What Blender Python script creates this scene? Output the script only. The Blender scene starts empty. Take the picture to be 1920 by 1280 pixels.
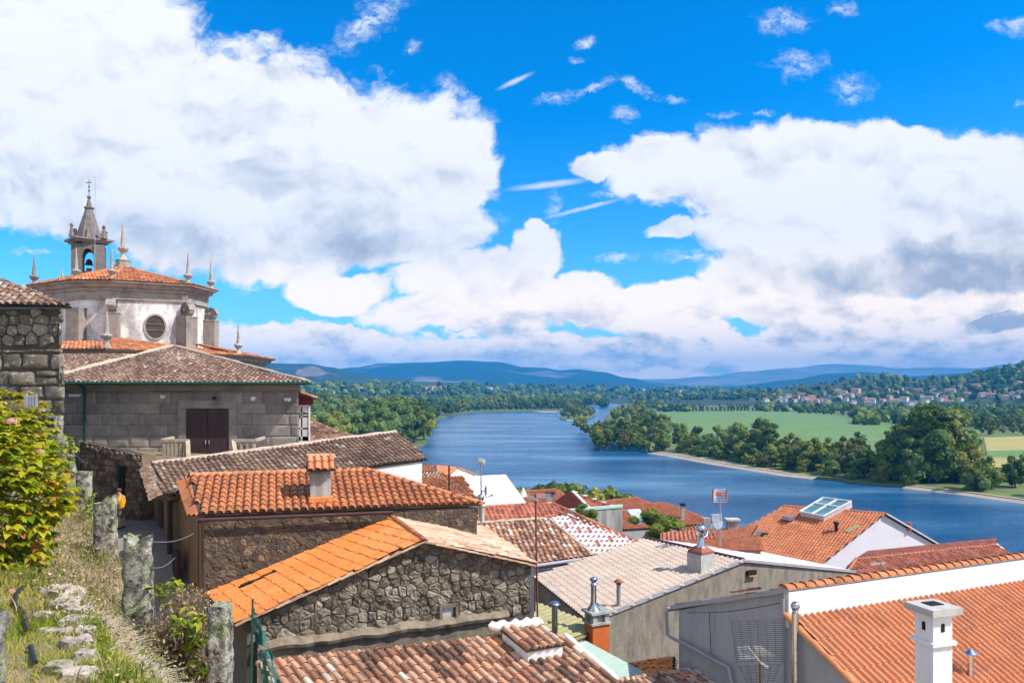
SUN, SKY, CLOUD, EXPO = 4.1, .14, .70, .64
HAZE, HAZECOL = 1.2e-4, (.02, .42, 1.0, 1)
import bpy, bmesh, math, random
from mathutils import Vector, Matrix, noise
from mathutils.bvhtree import BVHTree
from mathutils.geometry import tessellate_polygon
SC = bpy.context.scene
COL = SC.collection
F, U0, VH, H = 1450.0, 960.0, 728.0, 40.0      # lens in picture widths of 1920, horizon row, camera height above the river
R = random.Random(7)

def P(u, v, d):            # a point at depth d along the sight line of a place in the photograph
    return Vector(((u-U0)/F*d, d, H-(v-VH)/F*d))
def PZ(u, v, z):           # where that sight line reaches height z
    return P(u, v, (H-z)*F/(v-VH))
def V3(x, y, zr): return Vector((x, y, H+zr))
def plane(a, b, c):
    n = (b-a).cross(c-a).normalized()
    return (a, n if n.z > 0 else -n)
def on(u, v, pl):
    o = Vector((0, 0, H)); dr = P(u, v, 1.0)-o
    return o+dr*((pl[0]-o).dot(pl[1])/dr.dot(pl[1]))
def lerp(a, b, t): return a+(b-a)*t
def smooth(a, b, x):
    t = max(0, min(1, (x-a)/(b-a))); return t*t*(3-2*t)
def unit(v): return v.normalized()
def nz(p, s=1.0): return noise.noise(Vector(p)*s)

# ------------------------------------------------------------------ objects
def tag(o, label=None, cat=None, group=None, kind=None):
    if label: o['label'] = label
    if cat: o['category'] = cat
    if group: o['group'] = group
    if kind: o['kind'] = kind
    return o
def thing(name, label, cat, loc=(0, 0, 0), group=None):
    o = bpy.data.objects.new(name, None); COL.objects.link(o)
    o.location = loc; o.empty_display_size = .2
    return tag(o, label, cat, group)
def world_loc(o):
    v = Vector((0, 0, 0))
    while o: v += o.location; o = o.parent
    return v
def copy_tree(o, parent=None):
    c = o.copy(); COL.objects.link(c)
    if parent: c.parent = parent
    for ch in o.children: copy_tree(ch, c)
    return c

class MB:
    def __init__(s): s.v = []; s.f = []; s.t = []; s.m = []; s.sm = []
    def quad(s, a, b, c, d, t=.5, m=0): s.poly((a, b, c, d), t, m)
    def poly(s, pts, t=.5, m=0, sm=False):
        n = len(s.v); s.v.extend(pts); s.f.append(tuple(range(n, n+len(pts)))); s.t.append(t); s.m.append(m); s.sm.append(sm)
    def mesh(s, verts, faces, t=.5, m=0, sm=False):
        n = len(s.v); s.v.extend(verts)
        for f in faces: s.f.append(tuple(i+n for i in f)); s.t.append(t); s.m.append(m); s.sm.append(sm)
    def grid(s, rows, t=.5, m=0, sm=False, closed=False):
        n = len(s.v); w = len(rows[0])
        for r in rows: s.v.extend(r)
        for i in range(len(rows)-1):
            for j in range(w if closed else w-1):
                k = (j+1) % w
                s.f.append((n+i*w+j, n+i*w+k, n+(i+1)*w+k, n+(i+1)*w+j)); s.t.append(t); s.m.append(m); s.sm.append(sm)
    def box(s, c, size, rz=0, t=.5, m=0, taper=1.0):
        x, y, z = size[0]/2, size[1]/2, size[2]/2; ca, sa = math.cos(rz), math.sin(rz); vs = []
        for k in (-1, 1):
            q = taper if k > 0 else 1
            for (i, j) in ((-1, -1), (1, -1), (1, 1), (-1, 1)):
                px, py = i*x*q, j*y*q
                vs.append(Vector((c[0]+px*ca-py*sa, c[1]+px*sa+py*ca, c[2]+k*z)))
        s.mesh(vs, [(0, 3, 2, 1), (4, 5, 6, 7), (0, 1, 5, 4), (1, 2, 6, 5), (2, 3, 7, 6), (3, 0, 4, 7)], t, m)
    def bar(s, a, b, w, h, t=.5, m=0, up=Vector((0, 0, 1))):   # square bar from a to b
        d = unit(b-a); sx = d.cross(up)
        sx = unit(sx) if sx.length > 1e-4 else Vector((1, 0, 0)); uy = sx.cross(d)
        vs = [p+sx*i*w/2+uy*j*h/2 for p in (a, b) for (i, j) in ((-1, -1), (1, -1), (1, 1), (-1, 1))]
        s.mesh(vs, [(0, 1, 2, 3), (7, 6, 5, 4), (0, 4, 5, 1), (1, 5, 6, 2), (2, 6, 7, 3), (3, 7, 4, 0)], t, m)
    def tube(s, pts, r, n=8, t=.5, m=0, cap=True):
        rows = []
        for i, p in enumerate(pts):
            d = unit(pts[min(i+1, len(pts)-1)]-pts[max(i-1, 0)])
            a = d.cross(Vector((0, 0, 1)))
            a = unit(a) if a.length > 1e-3 else Vector((1, 0, 0)); b = d.cross(a)
            rr = r[i] if isinstance(r, (list, tuple)) else r
            rows.append([p+a*rr*math.cos(2*math.pi*k/n)+b*rr*math.sin(2*math.pi*k/n) for k in range(n)])
        s.grid(rows, t, m, True, True)
        if cap:
            s.poly(list(reversed(rows[0])), t, m); s.poly(rows[-1], t, m)
    def lathe(s, c, prof, n=12, t=.5, m=0, sm=True, rot=0, sq=False):
        rows = []
        for (r, z) in prof:
            rows.append([Vector((c[0]+r*math.cos(rot+2*math.pi*k/n), c[1]+r*math.sin(rot+2*math.pi*k/n), c[2]+z)) for k in range(n)])
        s.grid(rows, t, m, sm, True)
        if prof[-1][0] > .002: s.poly(rows[-1], t, m)
        if prof[0][0] > .002: s.poly(list(reversed(rows[0])), t, m)
    def prism(s, pts, off, t=.5, m=0):          # polygon pts extruded by vector off
        q = [p+off for p in pts]; n = len(pts)
        s.poly(pts, t, m); s.poly(list(reversed(q)), t, m)
        for i in range(n): s.quad(pts[i], q[i], q[(i+1) % n], pts[(i+1) % n], t, m)
    def skirt(s, pts, zb, t=.5, m=0, top=True):  # walls dropped from a polygon down to zb
        n = len(pts)
        lo = [Vector((p.x, p.y, zb if not callable(zb) else zb(p))) for p in pts]
        for i in range(n): s.quad(lo[i], lo[(i+1) % n], pts[(i+1) % n], pts[i], t, m)
        if top: s.poly(list(pts), t, m)
    def build(s, name, mats, parent=None, fix=True):
        off = world_loc(parent) if parent else Vector((0, 0, 0))
        me = bpy.data.meshes.new(name)
        me.from_pydata([tuple(v-off) for v in s.v], [], s.f)
        if not isinstance(mats, (list, tuple)): mats = [mats]
        for m in mats: me.materials.append(m)
        a = me.attributes.new('tint', 'FLOAT', 'FACE'); a.data.foreach_set('value', s.t)
        me.polygons.foreach_set('material_index', s.m)
        me.polygons.foreach_set('use_smooth', s.sm)
        if fix:
            bm = bmesh.new(); bm.from_mesh(me); bmesh.ops.recalc_face_normals(bm, faces=bm.faces); bm.to_mesh(me); bm.free()
        me.update()
        o = bpy.data.objects.new(name, me); COL.objects.link(o)
        if parent: o.parent = parent
        return o

def shrink(pts, k, dz=0):
    c = Vector((0, 0, 0))
    for p in pts: c += p
    c /= len(pts); out = []
    for p in pts:
        d = Vector((p.x-c.x, p.y-c.y, 0)); L = d.length
        q = p-d*(k/max(L, 1e-6)); out.append(Vector((q.x, q.y, q.z+dz)))
    return out

# ------------------------------------------------------------------ materials
def ramp(nt, stops, interp='LINEAR'):
    r = nt.nodes.new('ShaderNodeValToRGB'); r.color_ramp.interpolation = interp
    e = r.color_ramp.elements
    while len(e) < len(stops): e.new(.5)
    for k, (p, c) in enumerate(stops):
        e[k].position = p; e[k].color = (*c, 1) if len(c) == 3 else c
    return r
def N(nt, typ, **kw):
    n = nt.nodes.new(typ)
    for k, v in kw.items():
        if k in n.inputs.keys(): n.inputs[k].default_value = v
        else: setattr(n, k, v)
    return n
def mixc(nt, fac, a, b, mode='MIX'):
    m = nt.nodes.new('ShaderNodeMix'); m.data_type = 'RGBA'; m.blend_type = mode; L = nt.links
    for sock, val in ((0, fac), (6, a), (7, b)):
        if hasattr(val, 'is_linked') or isinstance(val, bpy.types.NodeSocket): L.new(val, m.inputs[sock])
        else: m.inputs[sock].default_value = val if sock == 0 else ((*val, 1) if len(val) == 3 else val)
    return m.outputs[2]
def tnoise(nt, co, scale, detail=4, rough=.6, lo=.4, hi=.6, stretch=None):
    if stretch:
        mp = N(nt, 'ShaderNodeMapping'); mp.inputs['Scale'].default_value = stretch
        nt.links.new(co, mp.inputs[0]); co = mp.outputs[0]
    n = N(nt, 'ShaderNodeTexNoise', Scale=scale, Detail=detail, Roughness=rough); nt.links.new(co, n.inputs['Vector'])
    mr = N(nt, 'ShaderNodeMapRange'); mr.inputs[1].default_value = lo; mr.inputs[2].default_value = hi
    nt.links.new(n.outputs[0], mr.inputs[0])
    return mr.outputs[0], n.outputs[0]
def newmat(name):
    m = bpy.data.materials.new(name); m.use_nodes = True; nt = m.node_tree
    b = nt.nodes['Principled BSDF']
    g = N(nt, 'ShaderNodeNewGeometry')
    return m, nt, b, g.outputs['Position']
def bump(nt, b, hsock, strength, dist):
    bp = N(nt, 'ShaderNodeBump', Strength=strength, Distance=dist)
    nt.links.new(hsock, bp.inputs['Height']); nt.links.new(bp.outputs[0], b.inputs['Normal'])

def mat_tint(name, stops, stain=(.06, .05, .04), stain_amt=.4, lich=(.5, .48, .4), lich_amt=.25, rough=.85, sc=1.0, fine=.18):
    """surface whose pieces (tiles, stones) carry their own shade, with weathering on top"""
    m, nt, b, co = newmat(name); L = nt.links
    at = N(nt, 'ShaderNodeAttribute', attribute_name='tint')
    r = ramp(nt, stops); L.new(at.outputs['Fac'], r.inputs[0]); c = r.outputs[0]
    f, _ = tnoise(nt, co, 1.1*sc, 5, .65, .46, .74)
    mu = N(nt, 'ShaderNodeMath', operation='MULTIPLY'); L.new(f, mu.inputs[0]); mu.inputs[1].default_value = stain_amt
    c = mixc(nt, mu.outputs[0], c, stain)
    f2, _ = tnoise(nt, co, 6.5*sc, 6, .7, .56, .68)
    mu2 = N(nt, 'ShaderNodeMath', operation='MULTIPLY'); L.new(f2, mu2.inputs[0]); mu2.inputs[1].default_value = lich_amt
    c = mixc(nt, mu2.outputs[0], c, lich)
    f3, raw = tnoise(nt, co, 26*sc, 5, .7, .3, .7)
    mu3 = N(nt, 'ShaderNodeMath', operation='MULTIPLY_ADD'); L.new(f3, mu3.inputs[0]); mu3.inputs[1].default_value = 2*fine; mu3.inputs[2].default_value = 1-fine
    v = N(nt, 'ShaderNodeVectorMath', operation='SCALE'); L.new(c, v.inputs[0]); L.new(mu3.outputs[0], v.inputs['Scale'])
    L.new(v.outputs[0], b.inputs['Base Color']); b.inputs['Roughness'].default_value = rough
    b.inputs['Specular IOR Level'].default_value = .25
    bump(nt, b, raw, .5, .03/sc)
    return m
def mat_plain(name, col, var=.25, sc=2.0, rough=.8, metal=0, col2=None, amt=.5, stretch=None, lo=.42, hi=.68, bmp=.25, spec=.3, fsc=20):
    m, nt, b, co = newmat(name); L = nt.links
    c2 = col2 if col2 else tuple(x*.6 for x in col)
    f, _ = tnoise(nt, co, sc, 5, .65, lo, hi, stretch)
    mu = N(nt, 'ShaderNodeMath', operation='MULTIPLY'); L.new(f, mu.inputs[0]); mu.inputs[1].default_value = amt
    c = mixc(nt, mu.outputs[0], col, c2)
    f3, raw = tnoise(nt, co, fsc, 5, .7, .3, .7)
    mu3 = N(nt, 'ShaderNodeMath', operation='MULTIPLY_ADD'); L.new(f3, mu3.inputs[0]); mu3.inputs[1].default_value = var; mu3.inputs[2].default_value = 1-var/2
    v = N(nt, 'ShaderNodeVectorMath', operation='SCALE'); L.new(c, v.inputs[0]); L.new(mu3.outputs[0], v.inputs['Scale'])
    L.new(v.outputs[0], b.inputs['Base Color'])
    b.inputs['Roughness'].default_value = rough; b.inputs['Metallic'].default_value = metal; b.inputs['Specular IOR Level'].default_value = spec
    if bmp: bump(nt, b, raw, bmp, .02)
    return m
def mat_leaf(name, stops, trans=.25, jitter=.35, rough=.6, big=None):
    m, nt, b, co = newmat(name); L = nt.links
    at = N(nt, 'ShaderNodeAttribute', attribute_name='tint')
    oi = N(nt, 'ShaderNodeObjectInfo')
    a = N(nt, 'ShaderNodeMath', operation='MULTIPLY_ADD'); L.new(oi.outputs['Random'], a.inputs[0]); a.inputs[1].default_value = jitter; a.inputs[2].default_value = -jitter/2
    s = N(nt, 'ShaderNodeMath', operation='ADD'); L.new(a.outputs[0], s.inputs[0]); L.new(at.outputs['Fac'], s.inputs[1])
    r = ramp(nt, stops); L.new(s.outputs[0], r.inputs[0])
    L.new(r.outputs[0], b.inputs['Base Color']); b.inputs['Roughness'].default_value = rough
    b.inputs['Specular IOR Level'].default_value = .2
    if trans:
        tr = N(nt, 'ShaderNodeBsdfTranslucent'); L.new(r.outputs[0], tr.inputs[0])
        mx = N(nt, 'ShaderNodeMixShader'); mx.inputs[0].default_value = trans
        L.new(b.outputs[0], mx.inputs[1]); L.new(tr.outputs[0], mx.inputs[2])
        L.new(mx.outputs[0], nt.nodes['Material Output'].inputs[0])
    return m

M = {}
M['tile_orange'] = mat_tint('tile_orange', [(0, (.26, .10, .055)), (.25, (.44, .15, .06)), (.7, (.58, .21, .085)), (1, (.66, .32, .18))], stain_amt=.6, lich=(.58, .42, .30), lich_amt=.28)
M['tile_bright'] = mat_tint('tile_bright', [(0, (.62, .18, .035)), (.5, (.72, .23, .05)), (1, (.76, .29, .09))], stain=(.36, .17, .085), stain_amt=.6, lich=(.66, .44, .28), lich_amt=.5, fine=.3)
M['tile_old'] = mat_tint('tile_old', [(0, (.10, .065, .05)), (.3, (.21, .125, .09)), (.6, (.31, .19, .135)), (.85, (.40, .28, .21)), (1, (.50, .44, .38))], stain=(.05, .045, .035), stain_amt=.55, lich=(.40, .37, .27), lich_amt=.4)
M['tile_mixed'] = mat_tint('tile_mixed', [(0, (.12, .075, .055)), (.2, (.28, .13, .085)), (.45, (.46, .25, .16)), (.7, (.58, .38, .26)), (.88, (.62, .24, .09)), (1, (.68, .60, .50))], stain=(.07, .055, .045), stain_amt=.55, lich=(.55, .5, .42), lich_amt=.35)
M['tile_beige'] = mat_tint('tile_beige', [(0, (.42, .24, .15)), (.5, (.60, .38, .25)), (1, (.72, .54, .38))], stain=(.22, .15, .10), stain_amt=.45, lich=(.62, .57, .47), lich_amt=.5)
M['tile_red'] = mat_tint('tile_red', [(0, (.28, .085, .055)), (.5, (.42, .13, .075)), (1, (.54, .20, .12))], stain_amt=.4, lich_amt=.15)
M['tile_grey'] = mat_tint('tile_grey', [(0, (.33, .25, .20)), (.5, (.51, .41, .335)), (1, (.60, .49, .41))], stain=(.2, .16, .14), stain_amt=.3, lich_amt=.1, fine=.08)
M['tile_white'] = mat_tint('tile_white', [(0, (.25, .07, .05)), (.4, (.36, .12, .08)), (.6, (.75, .68, .66)), (1, (.86, .84, .82))], stain_amt=.15, lich_amt=.05)
M['tile_far'] = mat_tint('tile_far', [(0, (.42, .14, .07)), (.5, (.52, .18, .08)), (1, (.60, .24, .12))], stain_amt=.35, lich_amt=.1)
M['tile_new'] = mat_tint('tile_new', [(0, (.46, .15, .07)), (.5, (.60, .225, .105)), (1, (.66, .30, .16))], stain=(.26, .11, .075), stain_amt=.6, lich=(.62, .40, .29), lich_amt=.35, fine=.2)
M['rubble_brown'] = mat_tint('rubble_brown', [(0, (.085, .06, .045)), (.5, (.13, .095, .07)), (.9, (.19, .135, .09)), (1, (.30, .20, .12))], stain=(.04, .03, .026), stain_amt=.6, lich=(.26, .21, .16), lich_amt=.3, sc=1.3, fine=.35)
M['rubble'] = mat_tint('rubble', [(0, (.085, .068, .052)), (.4, (.15, .122, .095)), (.75, (.22, .185, .145)), (1, (.32, .28, .23))], stain=(.03, .028, .024), stain_amt=.75, lich=(.52, .50, .42), lich_amt=.5, sc=1.3, fine=.4)
M['rubble_warm'] = mat_tint('rubble_warm', [(0, (.14, .105, .075)), (.5, (.23, .17, .12)), (1, (.37, .26, .17))], stain=(.05, .04, .03), stain_amt=.6, lich=(.38, .33, .25), lich_amt=.35, sc=1.3, fine=.35)
M['ashlar'] = mat_tint('ashlar', [(0, (.23, .20, .18)), (.5, (.31, .27, .24)), (1, (.40, .35, .29))], stain=(.07, .06, .06), stain_amt=.7, lich=(.34, .31, .27), lich_amt=.35, sc=.8, fine=.25)
M['granite_dark'] = mat_tint('granite_dark', [(0, (.13, .11, .105)), (.5, (.20, .175, .165)), (1, (.30, .26, .24))], stain=(.05, .045, .05), stain_amt=.7, lich=(.46, .43, .40), lich_amt=.45, fine=.35, sc=1.4)
M['granite'] = mat_tint('granite', [(0, (.24, .21, .19)), (.5, (.34, .30, .27)), (1, (.44, .39, .34))], stain=(.09, .08, .085), stain_amt=.8, lich=(.56, .52, .47), lich_amt=.5, fine=.35, sc=1.4)
M['block_dark'] = mat_tint('block_dark', [(0, (.10, .085, .065)), (.5, (.18, .155, .12)), (1, (.28, .245, .20))], stain=(.03, .03, .028), stain_amt=.6, lich=(.6, .58, .52), lich_amt=.75, sc=.9, fine=.35)
M['mortar_dark'] = mat_plain('mortar_dark', (.075, .065, .052), sc=3, col2=(.03, .027, .022))
M['mortar_grey'] = mat_plain('mortar_grey', (.135, .115, .09), sc=5, col2=(.05, .044, .036), amt=.8, var=.5)
M['mortar'] = mat_plain('mortar', (.26, .21, .15), sc=3, col2=(.11, .09, .07), amt=.85)
M['mortar_brown'] = mat_plain('mortar_brown', (.11, .085, .065), sc=3, col2=(.055, .045, .038), amt=.8)
M['mortar_pale'] = mat_plain('mortar_pale', (.52, .42, .32), sc=5, col2=(.30, .24, .19), amt=.7)
M['mortar_white'] = mat_plain('mortar_white', (.82, .80, .78), sc=4, col2=(.6, .56, .52), amt=.4)
M['deck'] = mat_plain('deck', (.10, .065, .045), sc=3)
M['plaster_ochre'] = mat_plain('plaster_ochre', (.30, .20, .115), sc=.9, col2=(.13, .085, .055), amt=.7, stretch=(1, 1, .45), fsc=9)
M['plaster_white'] = mat_plain('plaster_white', (.74, .72, .73), sc=1.2, col2=(.48, .46, .46), amt=.35, stretch=(1, 1, .4), fsc=8, var=.1)
M['plaster_lilac'] = mat_plain('plaster_lilac', (.66, .63, .68), sc=.35, col2=(.55, .52, .57), amt=.4, fsc=5, var=.08)
M['plaster_grey'] = mat_plain('plaster_grey', (.42, .41, .41), sc=1.1, col2=(.30, .285, .28), amt=.6, stretch=(1.6, 1.6, .18), fsc=7, var=.16)
M['plaster_drum'] = mat_plain('plaster_drum', (.78, .75, .73), sc=.8, col2=(.30, .27, .27), amt=.85, fsc=7, var=.35, lo=.43, hi=.62, stretch=(1, 1, .6))
M['render_rough'] = mat_plain('render_rough', (.27, .235, .19), sc=2.2, col2=(.11, .095, .08), amt=.75, stretch=(1, 1, .35), fsc=14, var=.6, bmp=.6)
M['concrete'] = mat_plain('concrete', (.42, .41, .39), sc=1.6, col2=(.13, .13, .12), amt=.85, stretch=(1, 1, .12), fsc=12, var=.3)
M['concrete_pale'] = mat_plain('concrete_pale', (.50, .48, .45), sc=3, col2=(.30, .28, .25), amt=.5, fsc=14, var=.25)
M['brick'] = mat_plain('brick', (.30, .085, .05), sc=3, col2=(.17, .05, .035), amt=.6, stretch=(1, 1, 3), fsc=16, var=.4)
M['orange_paint'] = mat_plain('orange_paint', (.62, .15, .035), sc=2, col2=(.45, .11, .03), amt=.5, var=.15)
M['white_paint'] = mat_plain('white_paint', (.82, .81, .80), sc=1.6, col2=(.60, .57, .54), amt=.45, var=.10, bmp=.12, rough=.6, stretch=(1.5, 1.5, .35))
M['white_sheet'] = mat_plain('white_sheet', (.86, .85, .83), sc=.5, col2=(.76, .75, .73), amt=.4, var=.05, bmp=.05, rough=.5)
M['pale_sheet'] = mat_plain('pale_sheet', (.60, .55, .53), sc=.6, col2=(.44, .40, .38), amt=.5, var=.1, bmp=.1)
M['green_metal'] = mat_plain('green_metal', (.012, .085, .065), var=.15, bmp=0, rough=.45)
M['brown_metal'] = mat_plain('brown_metal', (.075, .035, .035), var=.15, bmp=0, rough=.45)
M['black_metal'] = mat_plain('black_metal', (.03, .03, .032), var=.2, bmp=0, rough=.5)
M['shaded_wire'] = mat_plain('shaded_wire', (.09, .10, .12), var=.1, bmp=0, rough=.5)  # shade on the aerial grid is put into the wire colour
M['steel'] = mat_plain('steel', (.62, .61, .60), var=.1, sc=6, bmp=0, rough=.22, metal=1)
M['zinc'] = mat_plain('zinc', (.46, .47, .48), var=.2, sc=4, bmp=.05, rough=.42, metal=.8)
M['grey_pipe'] = mat_plain('grey_pipe', (.36, .35, .38), var=.1, bmp=0, rough=.5)
M['aluminium'] = mat_plain('aluminium', (.70, .70, .71), var=.1, bmp=0, rough=.35, metal=.6)
M['rust'] = mat_plain('rust', (.17, .065, .04), sc=8, col2=(.07, .035, .03), var=.3, bmp=.1)
M['red_cap'] = mat_plain('red_cap', (.32, .10, .065), sc=5, var=.2, bmp=.05, rough=.6)
M['blue_steel'] = mat_plain('blue_steel', (.35, .42, .62), var=.1, bmp=0, rough=.25, metal=.9)
M['dark_wood'] = mat_plain('dark_wood', (.055, .03, .032), sc=2, col2=(.10, .06, .055), stretch=(4, 4, .3), var=.25, rough=.6)
M['red_wood'] = mat_plain('red_wood', (.22, .035, .035), sc=2, col2=(.14, .02, .02), stretch=(4, 4, 1), var=.15, rough=.6)
M['dark_open'] = mat_plain('dark_open', (.012, .011, .011), var=.2, bmp=0)
M['shutter'] = mat_plain('shutter', (.46, .46, .47), var=.08, bmp=0, rough=.5)
M['green_sheet'] = mat_plain('green_sheet', (.42, .50, .43), sc=9, col2=(.17, .33, .25), amt=.7, var=.4, fsc=30, stretch=(1, 2.2, 1))
M['ochre_sheet'] = mat_plain('ochre_sheet', (.36, .33, .16), sc=3, col2=(.22, .19, .10), amt=.6, var=.3, fsc=22)
M['net'] = mat_plain('net', (.04, .20, .18), var=.2, bmp=0, rough=.6)
M['earth'] = mat_plain('earth', (.27, .21, .13), sc=1.5, col2=(.12, .13, .045), amt=.8, var=.6, fsc=14, bmp=.6)
M['town_soil'] = mat_plain('town_soil', (.17, .14, .11), sc=.3, col2=(.09, .11, .05), amt=.8, var=.4, fsc=4)
M['cobble'] = mat_plain('cobble', (.25, .22, .20), sc=2, col2=(.16, .14, .12), var=.4, fsc=9, bmp=.5)
M['rockmat'] = mat_plain('rockmat', (.50, .42, .34), sc=5, col2=(.20, .16, .13), amt=.8, var=.4, fsc=25, bmp=.6)
m, nt, b, co = newmat('lichen_stone'); L_ = nt.links          # posts: granite crusted with pale green and white lichen
f1, r1 = tnoise(nt, co, 7, 6, .7, .44, .58); c = mixc(nt, f1, (.15, .125, .11), (.46, .44, .38))
f2, _ = tnoise(nt, co, 3.1, 5, .7, .50, .60); c = mixc(nt, f2, c, (.30, .34, .17))
f4, _ = tnoise(nt, co, 5.2, 5, .75, .53, .60); c = mixc(nt, f4, c, (.05, .043, .04))
f3, r3 = tnoise(nt, co, 40, 5, .7, .35, .65); v = N(nt, 'ShaderNodeMath', operation='MULTIPLY_ADD'); L_.new(f3, v.inputs[0]); v.inputs[1].default_value = .8; v.inputs[2].default_value = .6
sv = N(nt, 'ShaderNodeVectorMath', operation='SCALE'); L_.new(c, sv.inputs[0]); L_.new(v.outputs[0], sv.inputs['Scale']); L_.new(sv.outputs[0], b.inputs['Base Color'])
b.inputs['Roughness'].default_value = .95; bump(nt, b, r3, .8, .04); M['lichen_stone'] = m
m, nt, b, co = newmat('pane_glass'); b.inputs['Base Color'].default_value = (.05, .12, .13, 1); b.inputs['Roughness'].default_value = .06; b.inputs['Specular IOR Level'].default_value = .8
f1, r1 = tnoise(nt, co, .6, 3, .5, .3, .7); nt.links.new(mixc(nt, f1, (.16, .34, .36), (.05, .16, .18)), b.inputs['Base Color']); M['glass'] = m
m, nt, b, co = newmat('dark_glass'); b.inputs['Base Color'].default_value = (.02, .025, .03, 1); b.inputs['Roughness'].default_value = .05; M['dark_glass'] = m
M['blue_panel'] = mat_plain('blue_panel', (.03, .06, .16), var=.1, bmp=0, rough=.12)
# foliage and ground of the far side
M['leaf_tree'] = mat_leaf('leaf_tree', [(0, (.06, .11, .018)), (.3, (.15, .22, .03)), (.6, (.28, .33, .05)), (.85, (.38, .38, .07)), (1, (.48, .40, .09))], trans=.35, jitter=.6)
M['leaf_dark'] = mat_leaf('leaf_dark', [(0, (.045, .09, .022)), (.5, (.11, .185, .04)), (1, (.21, .28, .06))], trans=.3, jitter=.3)
M['leaf_yellow'] = mat_leaf('leaf_yellow', [(0, (.08, .105, .025)), (.5, (.20, .205, .045)), (1, (.34, .27, .06))], trans=.3, jitter=.3)
M['leaf_pale'] = mat_leaf('leaf_pale', [(0, (.08, .14, .035)), (.5, (.18, .26, .065)), (1, (.28, .34, .10))], trans=.3, jitter=.3)
M['bark'] = mat_plain('bark', (.13, .10, .075), sc=5, var=.4, stretch=(3, 3, .5))
M['hydrangea'] = mat_leaf('hydrangea', [(0, (.05, .10, .008)), (.25, (.20, .28, .014)), (.5, (.44, .43, .022)), (.72, (.62, .48, .04)), (.88, (.60, .33, .05)), (1, (.42, .17, .05))], trans=.42, jitter=.0, rough=.42)
M['vine_leaf'] = mat_leaf('vine_leaf', [(0, (.06, .11, .01)), (.5, (.26, .33, .02)), (1, (.50, .48, .04))], trans=.4, jitter=0)
M['dry_bloom'] = mat_leaf('dry_bloom', [(0, (.30, .15, .09)), (.5, (.48, .26, .18)), (1, (.60, .38, .26))], trans=.2, jitter=.2)
M['straw'] = mat_leaf('straw', [(0, (.07, .11, .015)), (.2, (.20, .22, .03)), (.4, (.33, .23, .11)), (.7, (.52, .40, .24)), (1, (.70, .62, .48))], trans=.25, jitter=0, rough=.9)
M['grass'] = mat_leaf('grass', [(0, (.09, .17, .012)), (.5, (.30, .36, .025)), (.8, (.56, .44, .09)), (1, (.60, .42, .16))], trans=.3, jitter=0, rough=.9)
M['twig'] = mat_plain('twig', (.20, .14, .11), var=.4, bmp=0)
M['sand'] = mat_plain('sand', (.44, .36, .27), sc=.12, col2=(.34, .27, .19), amt=.6, var=.3, fsc=.6, bmp=0)
M['land'] = mat_plain('land', (.14, .18, .05), sc=.006, col2=(.055, .085, .03), amt=.9, var=.4, fsc=.08, bmp=0)
M['field'] = mat_plain('field', (.115, .215, .055), sc=.05, col2=(.20, .27, .09), amt=.8, var=.35, fsc=.3, bmp=0, stretch=(.25, 1.2, 1))
M['field_yellow'] = mat_plain('field_yellow', (.42, .34, .10), sc=.03, col2=(.27, .30, .08), amt=.6, var=.2, fsc=.3, bmp=0)
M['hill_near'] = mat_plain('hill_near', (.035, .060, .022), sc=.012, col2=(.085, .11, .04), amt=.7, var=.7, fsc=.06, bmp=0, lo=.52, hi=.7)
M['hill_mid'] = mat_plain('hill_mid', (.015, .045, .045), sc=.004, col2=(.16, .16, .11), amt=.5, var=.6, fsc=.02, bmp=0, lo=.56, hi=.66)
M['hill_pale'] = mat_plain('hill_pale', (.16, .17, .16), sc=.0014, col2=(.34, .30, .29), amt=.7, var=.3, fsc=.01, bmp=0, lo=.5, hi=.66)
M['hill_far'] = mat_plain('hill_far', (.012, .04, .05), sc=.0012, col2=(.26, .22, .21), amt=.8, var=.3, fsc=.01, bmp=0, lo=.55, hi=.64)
M['quarry'] = mat_plain('quarry', (.12, .095, .085), sc=.02, col2=(.30, .27, .25), amt=.7, var=.4, fsc=.05, bmp=0)
M['skin'] = mat_plain('skin', (.42, .22, .15), var=.1, bmp=0, rough=.6)
M['shirt'] = mat_plain('shirt', (.72, .36, .012), var=.12, bmp=.1, sc=9)
M['shorts'] = mat_plain('shorts', (.16, .14, .12), var=.15, bmp=.1, sc=9)
M['hairmat'] = mat_plain('hairmat', (.10, .05, .03), var=.3, bmp=.2)
M['shoe'] = mat_plain('shoe', (.025, .023, .022), var=.2, bmp=0)

# river: rippled water, sky reflection and wind streaks put into its base colour
m, nt, b, co = newmat('river_water'); L_ = nt.links
mp = N(nt, 'ShaderNodeMapping'); mp.inputs['Scale'].default_value = (1, 1, 1); L_.new(co, mp.inputs[0])
n1 = N(nt, 'ShaderNodeTexNoise', Scale=.55, Detail=6, Roughness=.62); L_.new(mp.outputs[0], n1.inputs['Vector'])
n2 = N(nt, 'ShaderNodeTexNoise', Scale=.011, Detail=6, Roughness=.62)
mp2 = N(nt, 'ShaderNodeMapping'); mp2.inputs['Scale'].default_value = (.55, 1.9, 1); mp2.inputs['Rotation'].default_value = (0, 0, .1); L_.new(co, mp2.inputs[0]); L_.new(mp2.outputs[0], n2.inputs['Vector'])
rr = ramp(nt, [(.36, (.004, .055, .15)), (.5, (.018, .11, .235)), (.64, (.10, .23, .37))]); L_.new(n2.outputs[0], rr.inputs[0])
L_.new(rr.outputs[0], b.inputs['Base Color']); b.inputs['Roughness'].default_value = .18; b.inputs['IOR'].default_value = 1.33
bump(nt, b, n1.outputs[0], .9, .9); M['water'] = m
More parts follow.
